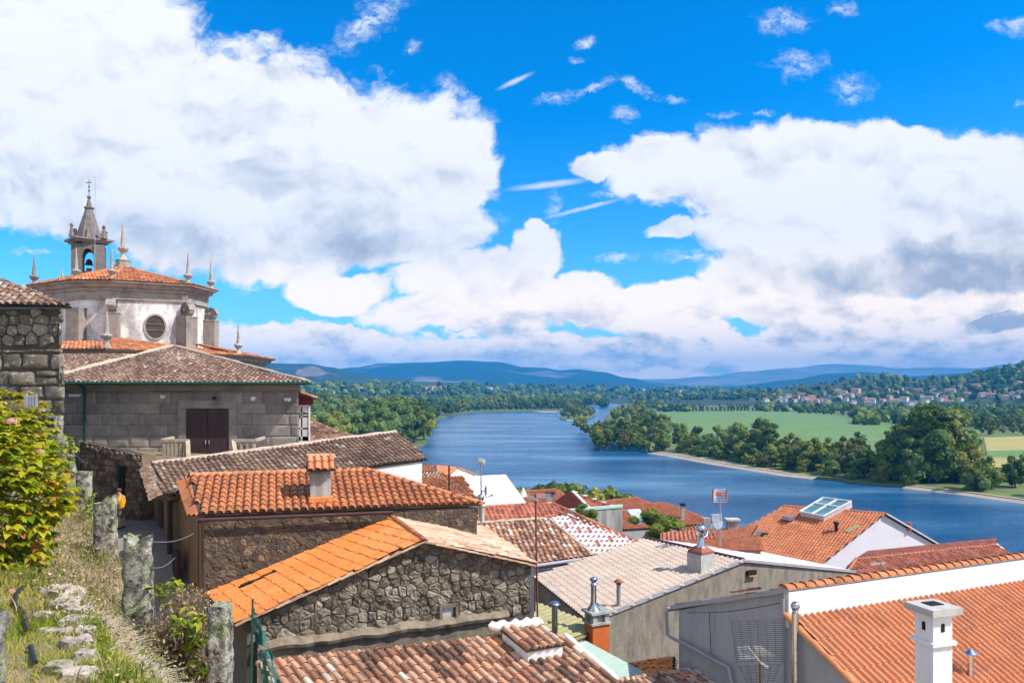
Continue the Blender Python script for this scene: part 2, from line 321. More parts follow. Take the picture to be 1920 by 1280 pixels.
# ------------------------------------------------------------------ roofs, stone facing, leaves
def clip_range(poly, u):
    lo, hi = None, None; n = len(poly)
    for i in range(n):
        (a, b), (c, d) = poly[i], poly[(i+1) % n]
        if (a-u)*(c-u) <= 0 and abs(a-c) > 1e-9:
            v = b+(d-b)*(u-a)/(c-a)
            lo = v if lo is None else min(lo, v); hi = v if hi is None else max(hi, v)
    return (lo, hi) if lo is not None and hi-lo > .03 else None

def tile_roof(mb, pts, eave=(3, 2), down=None, pitch=.24, row=.36, style='canal', seed=1, sag=.02, deck=.07, tint=None, rise=1.0, dm=1, holes=(), jit=1.0):
    """lay tiles over a flat polygon: columns run down the slope, rows overlap"""
    rnd = random.Random(seed)
    e0, e1 = pts[eave[0]], pts[eave[1]]
    Uv = unit(e1-e0)
    nn = Vector((0, 0, 0))
    for i in range(len(pts)): nn += (pts[i]-pts[0]).cross(pts[(i+1) % len(pts)]-pts[0])
    n = unit(nn); n = n if n.z > 0 else -n
    if down is not None:
        Vv = unit(down-n*down.dot(n)); Uv = unit(Vv.cross(n)) if eave is None or True else Uv
        if Uv.dot(e1-e0) < 0: Uv = -Uv
    else:
        Vv = Uv.cross(n); Vv = Vv if Vv.z < 0 else -Vv
    O = pts[0]
    poly = [((p-O).dot(Uv), (p-O).dot(Vv)) for p in pts]
    umin, umax = min(a for a, b in poly), max(a for a, b in poly)
    ncol = max(1, round((umax-umin)/pitch)); pitch = (umax-umin)/ncol
    vall = max(b for a, b in poly)
    def wob(u, v): return sag*noise.noise(Vector((u*.45+seed*7.1, v*.45, seed*1.3))) if sag else 0
    def X(u, v, h): return O+Uv*u+Vv*v+n*(h+wob(u, v))
    def tn(i, k, u, v):
        if tint: return max(0, min(1, tint(i, k, u, v, rnd)))
        return max(0, min(1, rnd.random()))
    for i in range(ncol):
        u = umin+(i+.5)*pitch
        rg = clip_range(poly, u)
        if not rg: continue
        v0, v1 = rg
        ph = rnd.uniform(-.35, .35)*row*jit if style == 'canal' else 0
        base = vall+ph
        kmax = int((base-v0)/row)+2
        for k in range(-1, kmax):
            b = base-k*row; t_ = b-row
            b = min(b, v1+(.04 if style == 'canal' else 0)); t0 = max(t_, v0)
            if b-t0 < .05: continue
            if any(h(u, (b+t0)/2) for h in holes): continue
            tv = tn(i, k, u, (b+t0)/2)
            if style == 'canal':
                du = rnd.uniform(-.012, .012)*jit; rot = rnd.uniform(-.018, .018)*jit; rr = pitch*rnd.uniform(.36, .41)
                t1 = max(t0-.06, v0-.02)
                rows = []
                for (v, rad, h) in ((t1, rr*.86, .004), (b, rr, .032)):
                    rows.append([X(u+du+rot*(v-t0)-rad*math.cos(math.pi*q/6), v, h+rise*rad*.92*math.sin(math.pi*q/6)) for q in range(7)])
                mb.grid(rows, tv, 0, True)
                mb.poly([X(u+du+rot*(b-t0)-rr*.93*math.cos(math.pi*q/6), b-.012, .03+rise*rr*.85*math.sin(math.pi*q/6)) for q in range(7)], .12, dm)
                # channel tile between two covers
                if i < ncol-1:
                    uc = u+pitch/2; w = pitch*.26; tc = max(0, min(1, tv*.6+rnd.uniform(-.1, .25)))
                    mb.grid([[X(uc-w, v, .045*rise+h), X(uc, v, .006+h), X(uc+w, v, .045*rise+h)] for (v, h) in ((t0, 0), (b, .016))], tc*.8, 0)
            elif style == 'roman':
                prof = [(-.5, .012), (-.22, .0), (-.08, .012), (.02, .055), (.14, .085), (.28, .085), (.40, .055), (.5, .012)]
                lift = .028
                a = [X(u+q*pitch, t0, h*rise) for q, h in prof]; c = [X(u+q*pitch, b, h*rise+lift) for q, h in prof]
                c2 = [X(u+q*pitch, b, h*rise*.2-.004) for q, h in prof]
                if style and tint and getattr(tint, 'two', False):
                    e_ = [lerp(a[q], c[q], .74) for q in range(8)]; mb.grid([a, e_], tv, 0, True); mb.grid([e_, c], min(tv, .3), 0, True)
                else: mb.grid([a, c], tv, 0, True)
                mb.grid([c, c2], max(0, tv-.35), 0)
            else:   # flat interlocking tile
                prof = [(-.5, -.004), (-.44, .034), (-.34, .034), (-.28, .004), (.03, .004), (.09, .026), (.19, .026), (.25, .004), (.5, -.004)]
                lift = .026+rnd.uniform(-.010, .014); b += rnd.uniform(-.03, .03); t0 -= .02
                a = [X(u+q*pitch, t0, h) for q, h in prof]; c = [X(u+q*pitch, b, h+lift) for q, h in prof]
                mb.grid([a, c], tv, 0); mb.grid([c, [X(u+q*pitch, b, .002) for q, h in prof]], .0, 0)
    if deck:
        top = [p-n*.012 for p in pts]; mb.prism(top, -n*deck, .3, dm)
    return n

def caps(mb, a, b, r=.12, L=.4, seed=1, tint=None, m=0, n=7, lift=.02):
    """half-round tiles end to end along a ridge or hip"""
    rnd = random.Random(seed); d = b-a; k = max(1, round(d.length/L)); d1 = unit(d)
    sx = unit(d1.cross(Vector((0, 0, 1)))); up = unit(sx.cross(d1))
    for i in range(k):
        p, q = a+d*(i/k), a+d*((i+1)/k)+d1*.05
        rows = []
        for (c, rad, h) in ((p, r, lift), (q, r*.9, 0)):
            rows.append([c+sx*rad*math.cos(math.pi*j/(n-1))+up*(rad*math.sin(math.pi*j/(n-1))*.9+h-.03) for j in range(n)])
        t = tint(rnd) if tint else rnd.random()
        mb.grid(rows, t, m, True); mb.poly(rows[0], max(0, t-.4), m)

def masonry(mb, p0, p1, z0, top, row=.42, asp=(.7, 2.0), depth=.07, gap=.018, seed=1, rough=.03, bot=None, jitter=.0, skip=None, coursed=False, flip=False):
    """stones one by one on the vertical plane p0-p1, up to top(s) (s = metres from p0)"""
    rnd = random.Random(seed); d = Vector((p1.x-p0.x, p1.y-p0.y, 0)); L = d.length; d = d/L
    nrm = Vector((d.y, -d.x, 0)); nrm = -nrm if flip else nrm
    zmax = max(top(L*i/40) for i in range(41)); z = z0
    while z < zmax-.05:
        h = row*(rnd.uniform(.92, 1.08) if coursed else rnd.uniform(.6, 1.35)); s = -rnd.random()*row
        while s < L:
            w = row*rnd.uniform(*asp)
            parts = [(z, h)]
            if not coursed and rnd.random() < .3 and w < row*1.6: parts = [(z, h*.55), (z+h*.55, h*.45)]
            for (zz, hh) in parts:
                s0, s1 = max(s, 0)+gap, min(s+w, L)-gap
                if s1-s0 < .05: continue
                za, zb = zz+gap, zz+hh-gap
                c = (s0+s1)/2
                tt = top(c)-.01
                if bot and zb < bot(c): continue
                if skip and skip(c, (za+zb)/2): continue
                if za > tt-.05: continue
                ta, tb_ = min(zb, top(s0)-.01), min(zb, top(s1)-.01)
                if min(ta, tb_) < za+.02: ta = max(ta, za+.03); tb_ = max(tb_, za+.03)
                j = jitter*min(w, hh)
                q = [(s0+rnd.uniform(-j, j), za+rnd.uniform(-j, j)), (s1+rnd.uniform(-j, j), za+rnd.uniform(-j, j)),
                     (s1+rnd.uniform(-j, j), tb_+rnd.uniform(-j, 0)), (s0+rnd.uniform(-j, j), ta+rnd.uniform(-j, 0))]
                rows = []; dd = depth*rnd.uniform(.55, 1.25); pw = 6 if coursed else 3.2
                ks = (-1, -.75, 0, .75, 1) if coursed else (-1, -.86, -.5, 0, .5, .86, 1)
                ox = rnd.uniform(-.5, .5); oy = rnd.uniform(-.5, .5)
                for y in ks:
                    rw = []
                    for x in ks:
                        fx, fy = (x+1)/2, (y+1)/2
                        # rounded corners
                        if not coursed and abs(x) == 1 and abs(y) == 1: fx, fy = .5+(fx-.5)*.9, .5+(fy-.5)*.9
                        ss = (q[0][0]*(1-fx)+q[1][0]*fx)*(1-fy)+(q[3][0]*(1-fx)+q[2][0]*fx)*fy
                        zv = (q[0][1]*(1-fx)+q[1][1]*fx)*(1-fy)+(q[3][1]*(1-fx)+q[2][1]*fx)*fy
                        hgt = (dd*(1-abs(x)**pw)*(1-abs(y)**pw)*(1+.35*ox*x+.35*oy*y) if coursed else dd*min(1, (1-abs(x))*5, (1-abs(y))*5)*(1+.5*ox*x+.5*oy*y))+(rough*(noise.noise(Vector((ss*3.1+seed, zv*3.1, seed*.7)))+.8*noise.noise(Vector((ss*9+seed, zv*9, seed)))) if abs(x) < 1 and abs(y) < 1 else -.012)
                        pt = Vector((p0.x, p0.y, 0))+d*ss+nrm*(hgt); pt.z = zv
                        rw.append(pt)
                    rows.append(rw)
                mb.grid(rows, rnd.random(), 0, not coursed)
            s += w
        z += h

def rubble(mb, p0, p1, z0, top, row=.36, asp=1.5, depth=.08, gap=.014, seed=1, rough=.05, jit=.16, skip=None, flip=False):
    """irregular field stones fitted together: the cells round scattered centres, each raised and roughened"""
    rnd = random.Random(seed); d = Vector((p1.x-p0.x, p1.y-p0.y, 0)); L = d.length; d = d/L
    nrm = Vector((d.y, -d.x, 0)); nrm = -nrm if flip else nrm
    zmax = max(top(L*i/40) for i in range(41)); pts = []; z = z0-row; k = 0
    while z < zmax+row:
        h = row*rnd.choice((.6, .8, 1, 1.15, 1.35)); s = -row*2+rnd.random()*row
        while s < L+row*2:
            w = row*asp*rnd.choice((.45, .6, .8, 1, 1.25, 1.6)); pts.append((s+w/2+rnd.uniform(-jit, jit)*row*.6, z+h/2+rnd.uniform(-jit, jit)*row)); s += w
        z += h
    cell = {}; cs = row*1.6
    for i, (a, b) in enumerate(pts): cell.setdefault((int(a//cs), int(b//cs)), []).append(i)
    for i, (a, b) in enumerate(pts):
        if not (-row < a < L+row and b > z0-row): continue
        poly = [(a-cs, b-cs), (a+cs, b-cs), (a+cs, b+cs), (a-cs, b+cs)]
        for ci in range(-2, 3):
            for cj in range(-2, 3):
                for j in cell.get((int(a//cs)+ci, int(b//cs)+cj), ()):
                    if j == i: continue
                    na, nb = pts[j][0]-a, pts[j][1]-b; ma, mb_ = a+na/2, b+nb/2; out = []
                    for q in range(len(poly)):
                        (x0, y0), (x1, y1) = poly[q], poly[(q+1) % len(poly)]
                        e0, e1 = (x0-ma)*na+(y0-mb_)*nb, (x1-ma)*na+(y1-mb_)*nb
                        if e0 <= 0: out.append((x0, y0))
                        if (e0 < 0) != (e1 < 0) and e0 != e1: f = e0/(e0-e1); out.append((x0+(x1-x0)*f, y0+(y1-y0)*f))
                    poly = out
                    if len(poly) < 3: break
                if len(poly) < 3: break
            if len(poly) < 3: break
        if len(poly) < 3: continue
        cx = sum(p[0] for p in poly)/len(poly); cz = sum(p[1] for p in poly)/len(poly)
        if not (0 < cx < L) or cz < z0 or cz > top(max(0, min(L, cx)))-.03: continue
        if skip and skip(cx, cz): continue
        ring = []
        for q in range(len(poly)):
            (x0, y0), (x1, y1) = poly[q], poly[(q+1) % len(poly)]
            for f in (.18, .5, .82): ring.append((x0+(x1-x0)*f, y0+(y1-y0)*f))
        n = len(ring); dd = depth*rnd.uniform(.5, 1.3); ox, oy = rnd.uniform(-.6, .6), rnd.uniform(-.6, .6); rows = []
        for (sc, hg) in ((1.0, -.012), (.95, .62), (.80, .95), (.45, 1.0)):
            r_ = []
            for (x, y) in ring:
                lx, ly = x-cx, y-cz; ll = math.hypot(lx, ly); k_ = max(0, 1-gap/max(ll, .02))*sc; ss = max(.0, min(L, cx+lx*k_)); zz = min(cz+ly*k_, top(max(0, min(L, ss)))-.012)
                hh = dd*hg*(1+ox*lx/row*.5+oy*ly/row*.5)+(rough*(noise.noise(Vector((ss*4+seed, zz*4, 1)))+.9*noise.noise(Vector((ss*11, zz*11+seed, 2))))*min(1, hg+.1) if hg > 0 else 0)
                pt = Vector((p0.x, p0.y, 0))+d*ss+nrm*hh; pt.z = zz; r_.append(pt)
            rows.append(r_)
        t = rnd.random(); mb.grid(rows, t, 0, False, True)
        c = sum(rows[-1], Vector((0, 0, 0)))/n
        for q in range(n): mb.poly((rows[-1][q], rows[-1][(q+1) % n], c), t)

def leaf_quads(mb, c, rad, n, size, rnd, flat=.0, tb=.5, tv=.3, squash=1.0):
    for _ in range(n):
        th, ph = rnd.uniform(0, 2*math.pi), math.acos(rnd.uniform(-1, 1))
        dv = Vector((math.sin(ph)*math.cos(th), math.sin(ph)*math.sin(th), math.cos(ph)*squash))
        rr = rad*(rnd.uniform(.68, 1.10) if rnd.random() < .85 else rnd.uniform(1.05, 1.38))
        p = c+dv*rr
        nrm = unit(dv+Vector((rnd.uniform(-1, 1), rnd.uniform(-1, 1), rnd.uniform(-1, 1)))*.75)
        a = unit(nrm.cross(Vector((rnd.uniform(-1, 1), rnd.uniform(-1, 1), rnd.uniform(-1, 1))))); b = nrm.cross(a)
        s = size*rnd.uniform(.6, 1.3)
        mb.quad(p-a*s, p-b*s*.7, p+a*s, p+b*s*.7, max(0, min(1, tb+rnd.gauss(0, tv*.5))))

ICO = {}
def ico(sub):
    if sub not in ICO:
        bm = bmesh.new(); bmesh.ops.create_icosphere(bm, subdivisions=sub, radius=1)
        ICO[sub] = ([v.co.copy() for v in bm.verts], [tuple(v.index for v in f.verts) for f in bm.faces]); bm.free()
    return ICO[sub]
def blob(mb, c, r, sub, seed, rough=.3, fr=1.6, t=.5, m=0, sq=1.0, sm=False):
    vs, fs = ico(sub)
    out = []
    for v in vs:
        k = 1+rough*noise.noise(v*fr+Vector((seed*3.7, seed*1.9, seed)))+rough*.5*noise.noise(v*fr*2.7+Vector((seed, 5, seed*2)))
        out.append(Vector((c.x+v.x*r*k, c.y+v.y*r*k, c.z+v.z*r*k*sq)))
    mb.mesh(out, fs, t, m, sm)

def tree_proto(name, shape, lobes, leaves, lsize, seed, leafmat, label, cat='tree', group=None, trunk=True):
    """unit-height tree: trunk with limbs and a crown of leaf clumps filling an uneven volume"""
    rnd = random.Random(seed); root = thing(name, label, cat, group=group)
    w, z0, z1 = shape            # half width, crown bottom, top
    mb = MB(); tm = MB(); zc = (z0+z1)/2; hz = (z1-z0)/2
    cs = []
    for k in range(lobes):
        zz = rnd.uniform(-1, 1); wr = math.sqrt(max(0, 1-abs(zz)**2.2)); th = k*2.399+rnd.uniform(-.4, .4)
        rr = w*wr*rnd.uniform(.35, .98)
        lr = (w*.42)*rnd.choice((.45, .6, .75, .95, 1.15))*(1-.35*max(0, zz))
        cs.append((Vector((rr*math.cos(th), rr*math.sin(th), zc+zz*(hz-lr*.7))), lr))
    for k, (c, lr) in enumerate(cs):
        tb = rnd.uniform(.25, .75)
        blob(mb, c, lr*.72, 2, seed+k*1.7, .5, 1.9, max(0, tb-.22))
        leaf_quads(mb, c, lr*.92, leaves, lsize, rnd, tb=tb, tv=.32, squash=.85)
    tm.tube([Vector((0, 0, -.03)), Vector((.008, 0, z0*.6+.08)), Vector((0, .01, zc)), Vector((0, 0, z1*.85))], [.028, .02, .012, .003], 7)
    for k, (c, lr) in enumerate(cs[:7]):
        tm.tube([Vector((0, 0, max(.08, c.z*.55))), lerp(Vector((0, 0, c.z*.7)), c, .5), c], [.011, .008, .003], 5, cap=False)
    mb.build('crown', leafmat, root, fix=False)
    if trunk: tm.build('trunk', M['bark'], root)
    return root

def put(proto, x, y, z, h, rz, used, label=None, group=None, sw=1.0):
    o = proto if proto.name not in used else copy_tree(proto)
    used.add(proto.name)
    o.location = (x, y, z); o.scale = (h*sw, h*sw, h); o.rotation_euler = (0, 0, rz)
    if label: o['label'] = label
    if group: o['group'] = group
    return o
# ------------------------------------------------------------------ camera, light, sky
cam = bpy.data.cameras.new('camera'); co_ = bpy.data.objects.new('camera', cam); COL.objects.link(co_)
co_.location = (0, 0, H); co_.rotation_euler = (math.radians(90), 0, 0)
cam.sensor_width = 36; cam.lens = 36*F/1920; cam.shift_y = (VH-640)/1920; cam.clip_start = .1; cam.clip_end = 60000
SC.camera = co_
AZ, EL = math.radians(73), math.radians(47)
to_sun = Vector((math.sin(AZ)*math.cos(EL), -math.cos(AZ)*math.cos(EL), math.sin(EL)))
sl = bpy.data.lights.new('sun', 'SUN'); sl.energy = SUN; sl.angle = math.radians(.5); sl.color = (1, .93, .83)
so = bpy.data.objects.new('sun', sl); COL.objects.link(so); so.rotation_euler = to_sun.to_track_quat('Z', 'Y').to_euler(); so.location = (60, -20, 120)
W = bpy.data.worlds.new('World'); SC.world = W; W.use_nodes = True; nt = W.node_tree; L_ = nt.links
bg = nt.nodes['Background']; bg.inputs[1].default_value = 1.0
sky = N(nt, 'ShaderNodeTexSky', sky_type='NISHITA', sun_disc=False, sun_elevation=EL, sun_rotation=math.atan2(to_sun.x, to_sun.y), altitude=50, air_density=1.0, dust_density=.4, ozone_density=2.5)
hs = N(nt, 'ShaderNodeHueSaturation', Saturation=1.55, Hue=.5, Value=.94); L_.new(sky.outputs[0], hs.inputs['Color'])
sc = N(nt, 'ShaderNodeVectorMath', operation='SCALE'); L_.new(hs.outputs[0], sc.inputs[0]); sc.inputs['Scale'].default_value = SKY
skyc = mixc(nt, 1.0, sc.outputs[0], (.62, .98, 1.12), 'MULTIPLY')
tc = N(nt, 'ShaderNodeTexCoord'); sp = N(nt, 'ShaderNodeSeparateXYZ'); L_.new(tc.outputs['Generated'], sp.inputs[0])
def mth(op, a, b=None, c=None, clamp=False):
    n = N(nt, 'ShaderNodeMath', operation=op); n.use_clamp = clamp
    for i, x in enumerate((a, b, c)):
        if x is None: continue
        if isinstance(x, (int, float)): n.inputs[i].default_value = x
        else: L_.new(x, n.inputs[i])
    return n.outputs[0]
# bearing and height of a sky direction: tangents east and up, over the distance north
yy = mth('MAXIMUM', sp.outputs[1], .02)
cb = N(nt, 'ShaderNodeCombineXYZ'); L_.new(mth('DIVIDE', sp.outputs[0], yy), cb.inputs[0]); L_.new(mth('DIVIDE', sp.outputs[2], yy), cb.inputs[1])
q0 = cb.outputs[0]
def vadd(a, b):
    n = N(nt, 'ShaderNodeVectorMath', operation='ADD'); L_.new(a, n.inputs[0])
    if isinstance(b, tuple): n.inputs[1].default_value = b
    else: L_.new(b, n.inputs[1])
    return n.outputs[0]
def warp(q, scale, amp, detail=5, rough=.6, stretch=(1, 1, 1)):
    mp = N(nt, 'ShaderNodeMapping'); mp.inputs['Scale'].default_value = stretch; L_.new(q, mp.inputs[0])
    n = N(nt, 'ShaderNodeTexNoise', Scale=scale, Detail=detail, Roughness=rough); L_.new(mp.outputs[0], n.inputs['Vector'])
    s = N(nt, 'ShaderNodeVectorMath', operation='SUBTRACT'); L_.new(n.outputs['Color'], s.inputs[0]); s.inputs[1].default_value = (.5, .5, .5)
    k = N(nt, 'ShaderNodeVectorMath', operation='SCALE'); L_.new(s.outputs[0], k.inputs[0]); k.inputs['Scale'].default_value = amp
    return vadd(q, k.outputs[0])
def field(q, ells):
    out = None
    for e in ells:
        (u, v, a, b), ang, wt = e[:4], (e[4] if len(e) > 4 else 0), (e[5] if len(e) > 5 else 1)
        mp = N(nt, 'ShaderNodeMapping', vector_type='TEXTURE')
        mp.inputs['Location'].default_value = ((u-U0)/F, (VH-v)/F, 0); mp.inputs['Rotation'].default_value = (0, 0, math.radians(ang)); mp.inputs['Scale'].default_value = (a/F, b/F, 1e6)
        L_.new(q, mp.inputs[0])
        ln = N(nt, 'ShaderNodeVectorMath', operation='LENGTH'); L_.new(mp.outputs[0], ln.inputs[0])
        f = mth('SUBTRACT', 1, ln.outputs['Value'])
        if wt != 1: f = mth('MULTIPLY', f, wt)
        out = f if out is None else mth('MAXIMUM', out, f)
    return out
def fbm(q, scale, detail=7, rough=.6, stretch=(1, 1, 1)):
    mp = N(nt, 'ShaderNodeMapping'); mp.inputs['Scale'].default_value = stretch; L_.new(q, mp.inputs[0])
    n = N(nt, 'ShaderNodeTexNoise', Scale=scale, Detail=detail, Roughness=rough); L_.new(mp.outputs[0], n.inputs['Vector'])
    return n.outputs[0]
def sst(x, a, b):
    n = N(nt, 'ShaderNodeMapRange', interpolation_type='SMOOTHSTEP'); L_.new(x, n.inputs[0])
    n.inputs[1].default_value = a; n.inputs[2].default_value = b
    return n.outputs[0]
BIG = [(60, 140, 350, 285), (330, 250, 350, 200), (250, 330, 380, 130), (560, 300, 330, 200, -10), (740, 320, 205, 150), (500, 440, 300, 95), (740, 430, 210, 85), (865, 300, 88, 75),
       (640, 545, 110, 38), (900, 525, 170, 55), (1010, 480, 60, 62), (1008, 432, 24, 30), (1090, 555, 110, 45), (880, 585, 200, 40), (600, 628, 150, 26), (60, 548, 70, 18),
       (1150, 302, 110, 26, 4), (1260, 315, 150, 75), (1420, 330, 215, 112), (1600, 330, 240, 100), (1840, 340, 260, 95), (1450, 430, 170, 90), (1680, 450, 260, 130), (1880, 470, 220, 150),
       (1420, 520, 130, 60), (1250, 440, 55, 26), (1000, 550, 150, 36), (1240, 575, 210, 44), (1500, 580, 250, 42), (1800, 585, 260, 40)]
WISP = [(468, 540, 34, 18), (1470, 38, 62, 30), (1580, 14, 40, 20), (1100, 82, 24, 13), (1080, 112, 18, 9), (1495, 122, 66, 34), (1600, 165, 52, 42), (1040, 186, 48, 17, 15), (1110, 166, 60, 12, 20), (1200, 165, 66, 12, -25), (1272, 190, 24, 12),
        (848, 165, 38, 30, -30), (690, 42, 115, 38, 35), (776, 88, 24, 17), (1170, 212, 30, 20), (1360, 216, 44, 9), (1430, 214, 30, 8), (1900, 50, 60, 20), (1910, 195, 20, 8), (1800, 258, 90, 18), (1140, 362, 50, 12), (1330, 400, 40, 18), (1150, 480, 60, 14), (1300, 480, 90, 20), (100, 430, 120, 14), (60, 470, 60, 8), (230, 515, 60, 10), (1040, 390, 22, 40)]
TRAIL = [(966, 152, 46, 7, 25), (888, 191, 20, 5, 25), (1030, 346, 105, 9, 7), (1095, 391, 100, 6, 14)]
DARK = [(300, 430, 360, 75, 0, .75), (640, 470, 330, 70, 0, .8), (420, 350, 300, 90, -10, .38), (120, 330, 300, 90, 0, .35), (760, 390, 160, 70, 0, .35), (1740, 520, 250, 58, 0, .7), (1870, 480, 250, 95, 0, .7), (1880, 600, 90, 26, 0, .8), (1060, 600, 190, 26, 0, .5), (760, 620, 180, 22, 0, .4),
        (1250, 640, 260, 20, 0, .5), (1600, 660, 260, 18, 0, .5), (860, 665, 260, 18, 0, .6), (1150, 690, 300, 14, 0, .6)]
qw = warp(warp(warp(q0, 6, .075, 3, .5), 22, .030, 5, .6), 75, .008, 4, .6)
dens = field(qw, BIG)
def billow(q, scale, detail=4, stretch=(1, 1, 1)):
    mp = N(nt, 'ShaderNodeMapping'); mp.inputs['Scale'].default_value = stretch; L_.new(q, mp.inputs[0])
    n = N(nt, 'ShaderNodeTexVoronoi', feature='F1', Scale=scale, Detail=detail, Roughness=.55, Lacunarity=2.3); n.normalize = True; L_.new(mp.outputs[0], n.inputs['Vector'])
    return mth('SUBTRACT', 1, n.outputs['Distance'])
fb = fbm(qw, 9, 9, .62, (1, 1.5, 1)); fb2 = fbm(vadd(qw, (.011, .016, 0)), 9, 9, .62, (1, 1.5, 1))
bl1 = billow(qw, 13, 4, (1, 1.3, 1)); bl2 = billow(vadd(qw, (.006, .012, 0)), 13, 4, (1, 1.3, 1))
big = sst(mth('ADD', dens, mth('ADD', mth('MULTIPLY', mth('SUBTRACT', fb, .5), .9), mth('MULTIPLY', mth('SUBTRACT', bl1, .72), .55))), -.04, .17)
qs = warp(warp(q0, 20, .03, 5, .7), 60, .012, 5, .7)
wf = mth('MULTIPLY', sst(mth('ADD', field(qs, WISP), mth('MULTIPLY', mth('SUBTRACT', fbm(qs, 28, 8, .7, (1, 1.6, 1)), .5), 2.2)), .0, 1.25), mth('MULTIPLY', sst(fbm(qs, 55, 6, .7, (1, 1.8, 1)), .34, .62), .85))
tf = mth('MULTIPLY', sst(field(warp(q0, 90, .004, 4, .65), TRAIL), .0, .9), .65)
# rows of low cumulus towards the horizon
el = sp.outputs[2]
lowb = billow(q0w := warp(q0, 24, .022, 4, .6, (1, 1.8, 1)), 17, 3, (1, 2.3, 1))
low = sst(mth('ADD', mth('ADD', mth('MULTIPLY', mth('SUBTRACT', lowb, .72), .9), mth('MULTIPLY', mth('SUBTRACT', fbm(q0w, 9, 8, .6, (1, 2.6, 1)), .5), 1.1)), mth('SUBTRACT', mth('MULTIPLY', sst(el, .125, .045), .62), .30)), .0, .14)
mask = mth('MINIMUM', mth('MAXIMUM', mth('MAXIMUM', big, low), mth('MAXIMUM', wf, tf)), 1)
sm1 = fbm(qw, 5.5, 4, .5, (1, 1.5, 1)); sm2 = fbm(vadd(qw, (.016, .028, 0)), 5.5, 4, .5, (1, 1.5, 1))
relief = mth('ADD', mth('MULTIPLY', mth('SUBTRACT', sm1, sm2), 1.9), mth('ADD', mth('MULTIPLY', mth('SUBTRACT', fb, fb2), .55), mth('MULTIPLY', mth('SUBTRACT', bl1, bl2), .8)))
lowrel = fbm(qw, 11, 8, .65, (1, 4.5, 1))
dk = mth('MAXIMUM', field(warp(q0, 9, .06, 6, .65), DARK), 0)
shade = mth('ADD', mth('SUBTRACT', 1.0, mth('MULTIPLY', dk, .55)), relief)
lr1 = lowb; lr2 = billow(vadd(q0w, (.006, .015, 0)), 17, 3, (1, 2.3, 1))
lowm = sst(el, .14, .06)
shade = mth('ADD', shade, mth('MULTIPLY', mth('MULTIPLY', mth('SUBTRACT', lr1, lr2), 1.5), lowm))
shade = mth('SUBTRACT', shade, mth('MULTIPLY', mth('MULTIPLY', sst(lowrel, .42, .66), lowm), .24))
sy = N(nt, 'ShaderNodeSeparateXYZ'); L_.new(qw, sy.inputs[0])
heavy = sst(mth('ADD', field(qw, [(1735, 505, 225, 56), (1900, 490, 190, 72), (1590, 472, 95, 44), (1880, 602, 70, 22)]), mth('MULTIPLY', mth('SUBTRACT', bl1, .72), .35)), -.02, .22)
shade = mth('SUBTRACT', shade, mth('MULTIPLY', heavy, mth('MULTIPLY_ADD', sst(sy.outputs[1], .205, .122), .42, .06)))
shade = mth('MINIMUM', mth('MAXIMUM', shade, .28), 1.03)
cr = ramp(nt, [(.0, (.20, .26, .38)), (.32, (.38, .44, .56)), (.62, (.66, .70, .77)), (.85, (.89, .90, .93)), (1, (1.0, 1.0, 1.0))]); L_.new(shade, cr.inputs[0])
cl = N(nt, 'ShaderNodeVectorMath', operation='SCALE'); L_.new(cr.outputs[0], cl.inputs[0]); cl.inputs['Scale'].default_value = CLOUD; lowc = mixc(nt, sst(el, .20, .06), (1, 1, 1), (1.78, 1.43, 1.06)); clc = mixc(nt, 1.0, cl.outputs[0], lowc, 'MULTIPLY')
# unseen broken cloud behind the viewer, added and thickened to whiten the fill light
back = mth('MULTIPLY', sst(fbm(tc.outputs['Generated'], 3.2, 7, .6), .40, .56), sst(sp.outputs[1], .12, .0))
front = mth('MULTIPLY', mask, sst(sp.outputs[1], .03, .15))
final = mixc(nt, mth('MAXIMUM', front, back), skyc, clc)
L_.new(final, bg.inputs[0])
W.cycles.sampling_method = 'MANUAL'; W.cycles.sample_map_resolution = 512
SC.view_settings.view_transform = 'Standard'; SC.view_settings.look = 'None'; SC.view_settings.exposure = EXPO; SC.view_settings.gamma = 1
SC.cycles.use_denoising = True; SC.cycles.max_bounces = 5; SC.cycles.diffuse_bounces = 2; SC.cycles.glossy_bounces = 3; SC.cycles.transmission_bounces = 4; SC.cycles.transparent_max_bounces = 6; SC.cycles.volume_bounces = 0
SC.cycles.use_adaptive_sampling = True; SC.cycles.adaptive_threshold = .03
SC.cycles.sample_clamp_indirect = 6
# ------------------------------------------------------------------ river, land, hills
river = MB(); river.quad(Vector((-2500, 60, 0)), Vector((2500, 60, 0)), Vector((2500, 6000, 0)), Vector((-2500, 6000, 0)))
tag(river.build('river_water', M['water']), kind='structure')
def sheet(name, pts, mat, z, kind='structure', skirt=0):
    mb = MB(); vs = [Vector((p.x, p.y, z)) for p in pts]
    tris = tessellate_polygon([vs]); mb.mesh(vs, [tuple(t) for t in tris])
    if skirt:
        for i in range(len(vs)):
            a, b = vs[i], vs[(i+1) % len(vs)]; mb.quad(a, b, b-Vector((0, 0, skirt)), a-Vector((0, 0, skirt)))
    return tag(mb.build(name, mat), kind=kind)
def wobble_line(pts, step, amp, seed):
    out = []
    for i in range(len(pts)-1):
        a, b = pts[i], pts[i+1]; k = max(1, int((b-a).length/step))
        for j in range(k):
            p = lerp(a, b, j/k); w = amp*noise.noise(Vector((p.x*.03+seed, p.y*.03, 0)))+amp*.5*noise.noise(Vector((p.x*.11, p.y*.11+seed, 0)))
            d = unit(b-a); out.append(p+Vector((-d.y, d.x, 0))*(w if 0 < i+j else 0))
    out.append(pts[-1]); return out
LZ = 1.0
left_px = [(640, 874), (720, 855), (772, 842), (800, 829), (807, 803), (815, 788), (840, 779), (885, 772), (960, 770.5), (1050, 769), (1085, 763), (1130, 755), (1152, 752.3), (1172, 750.8)]
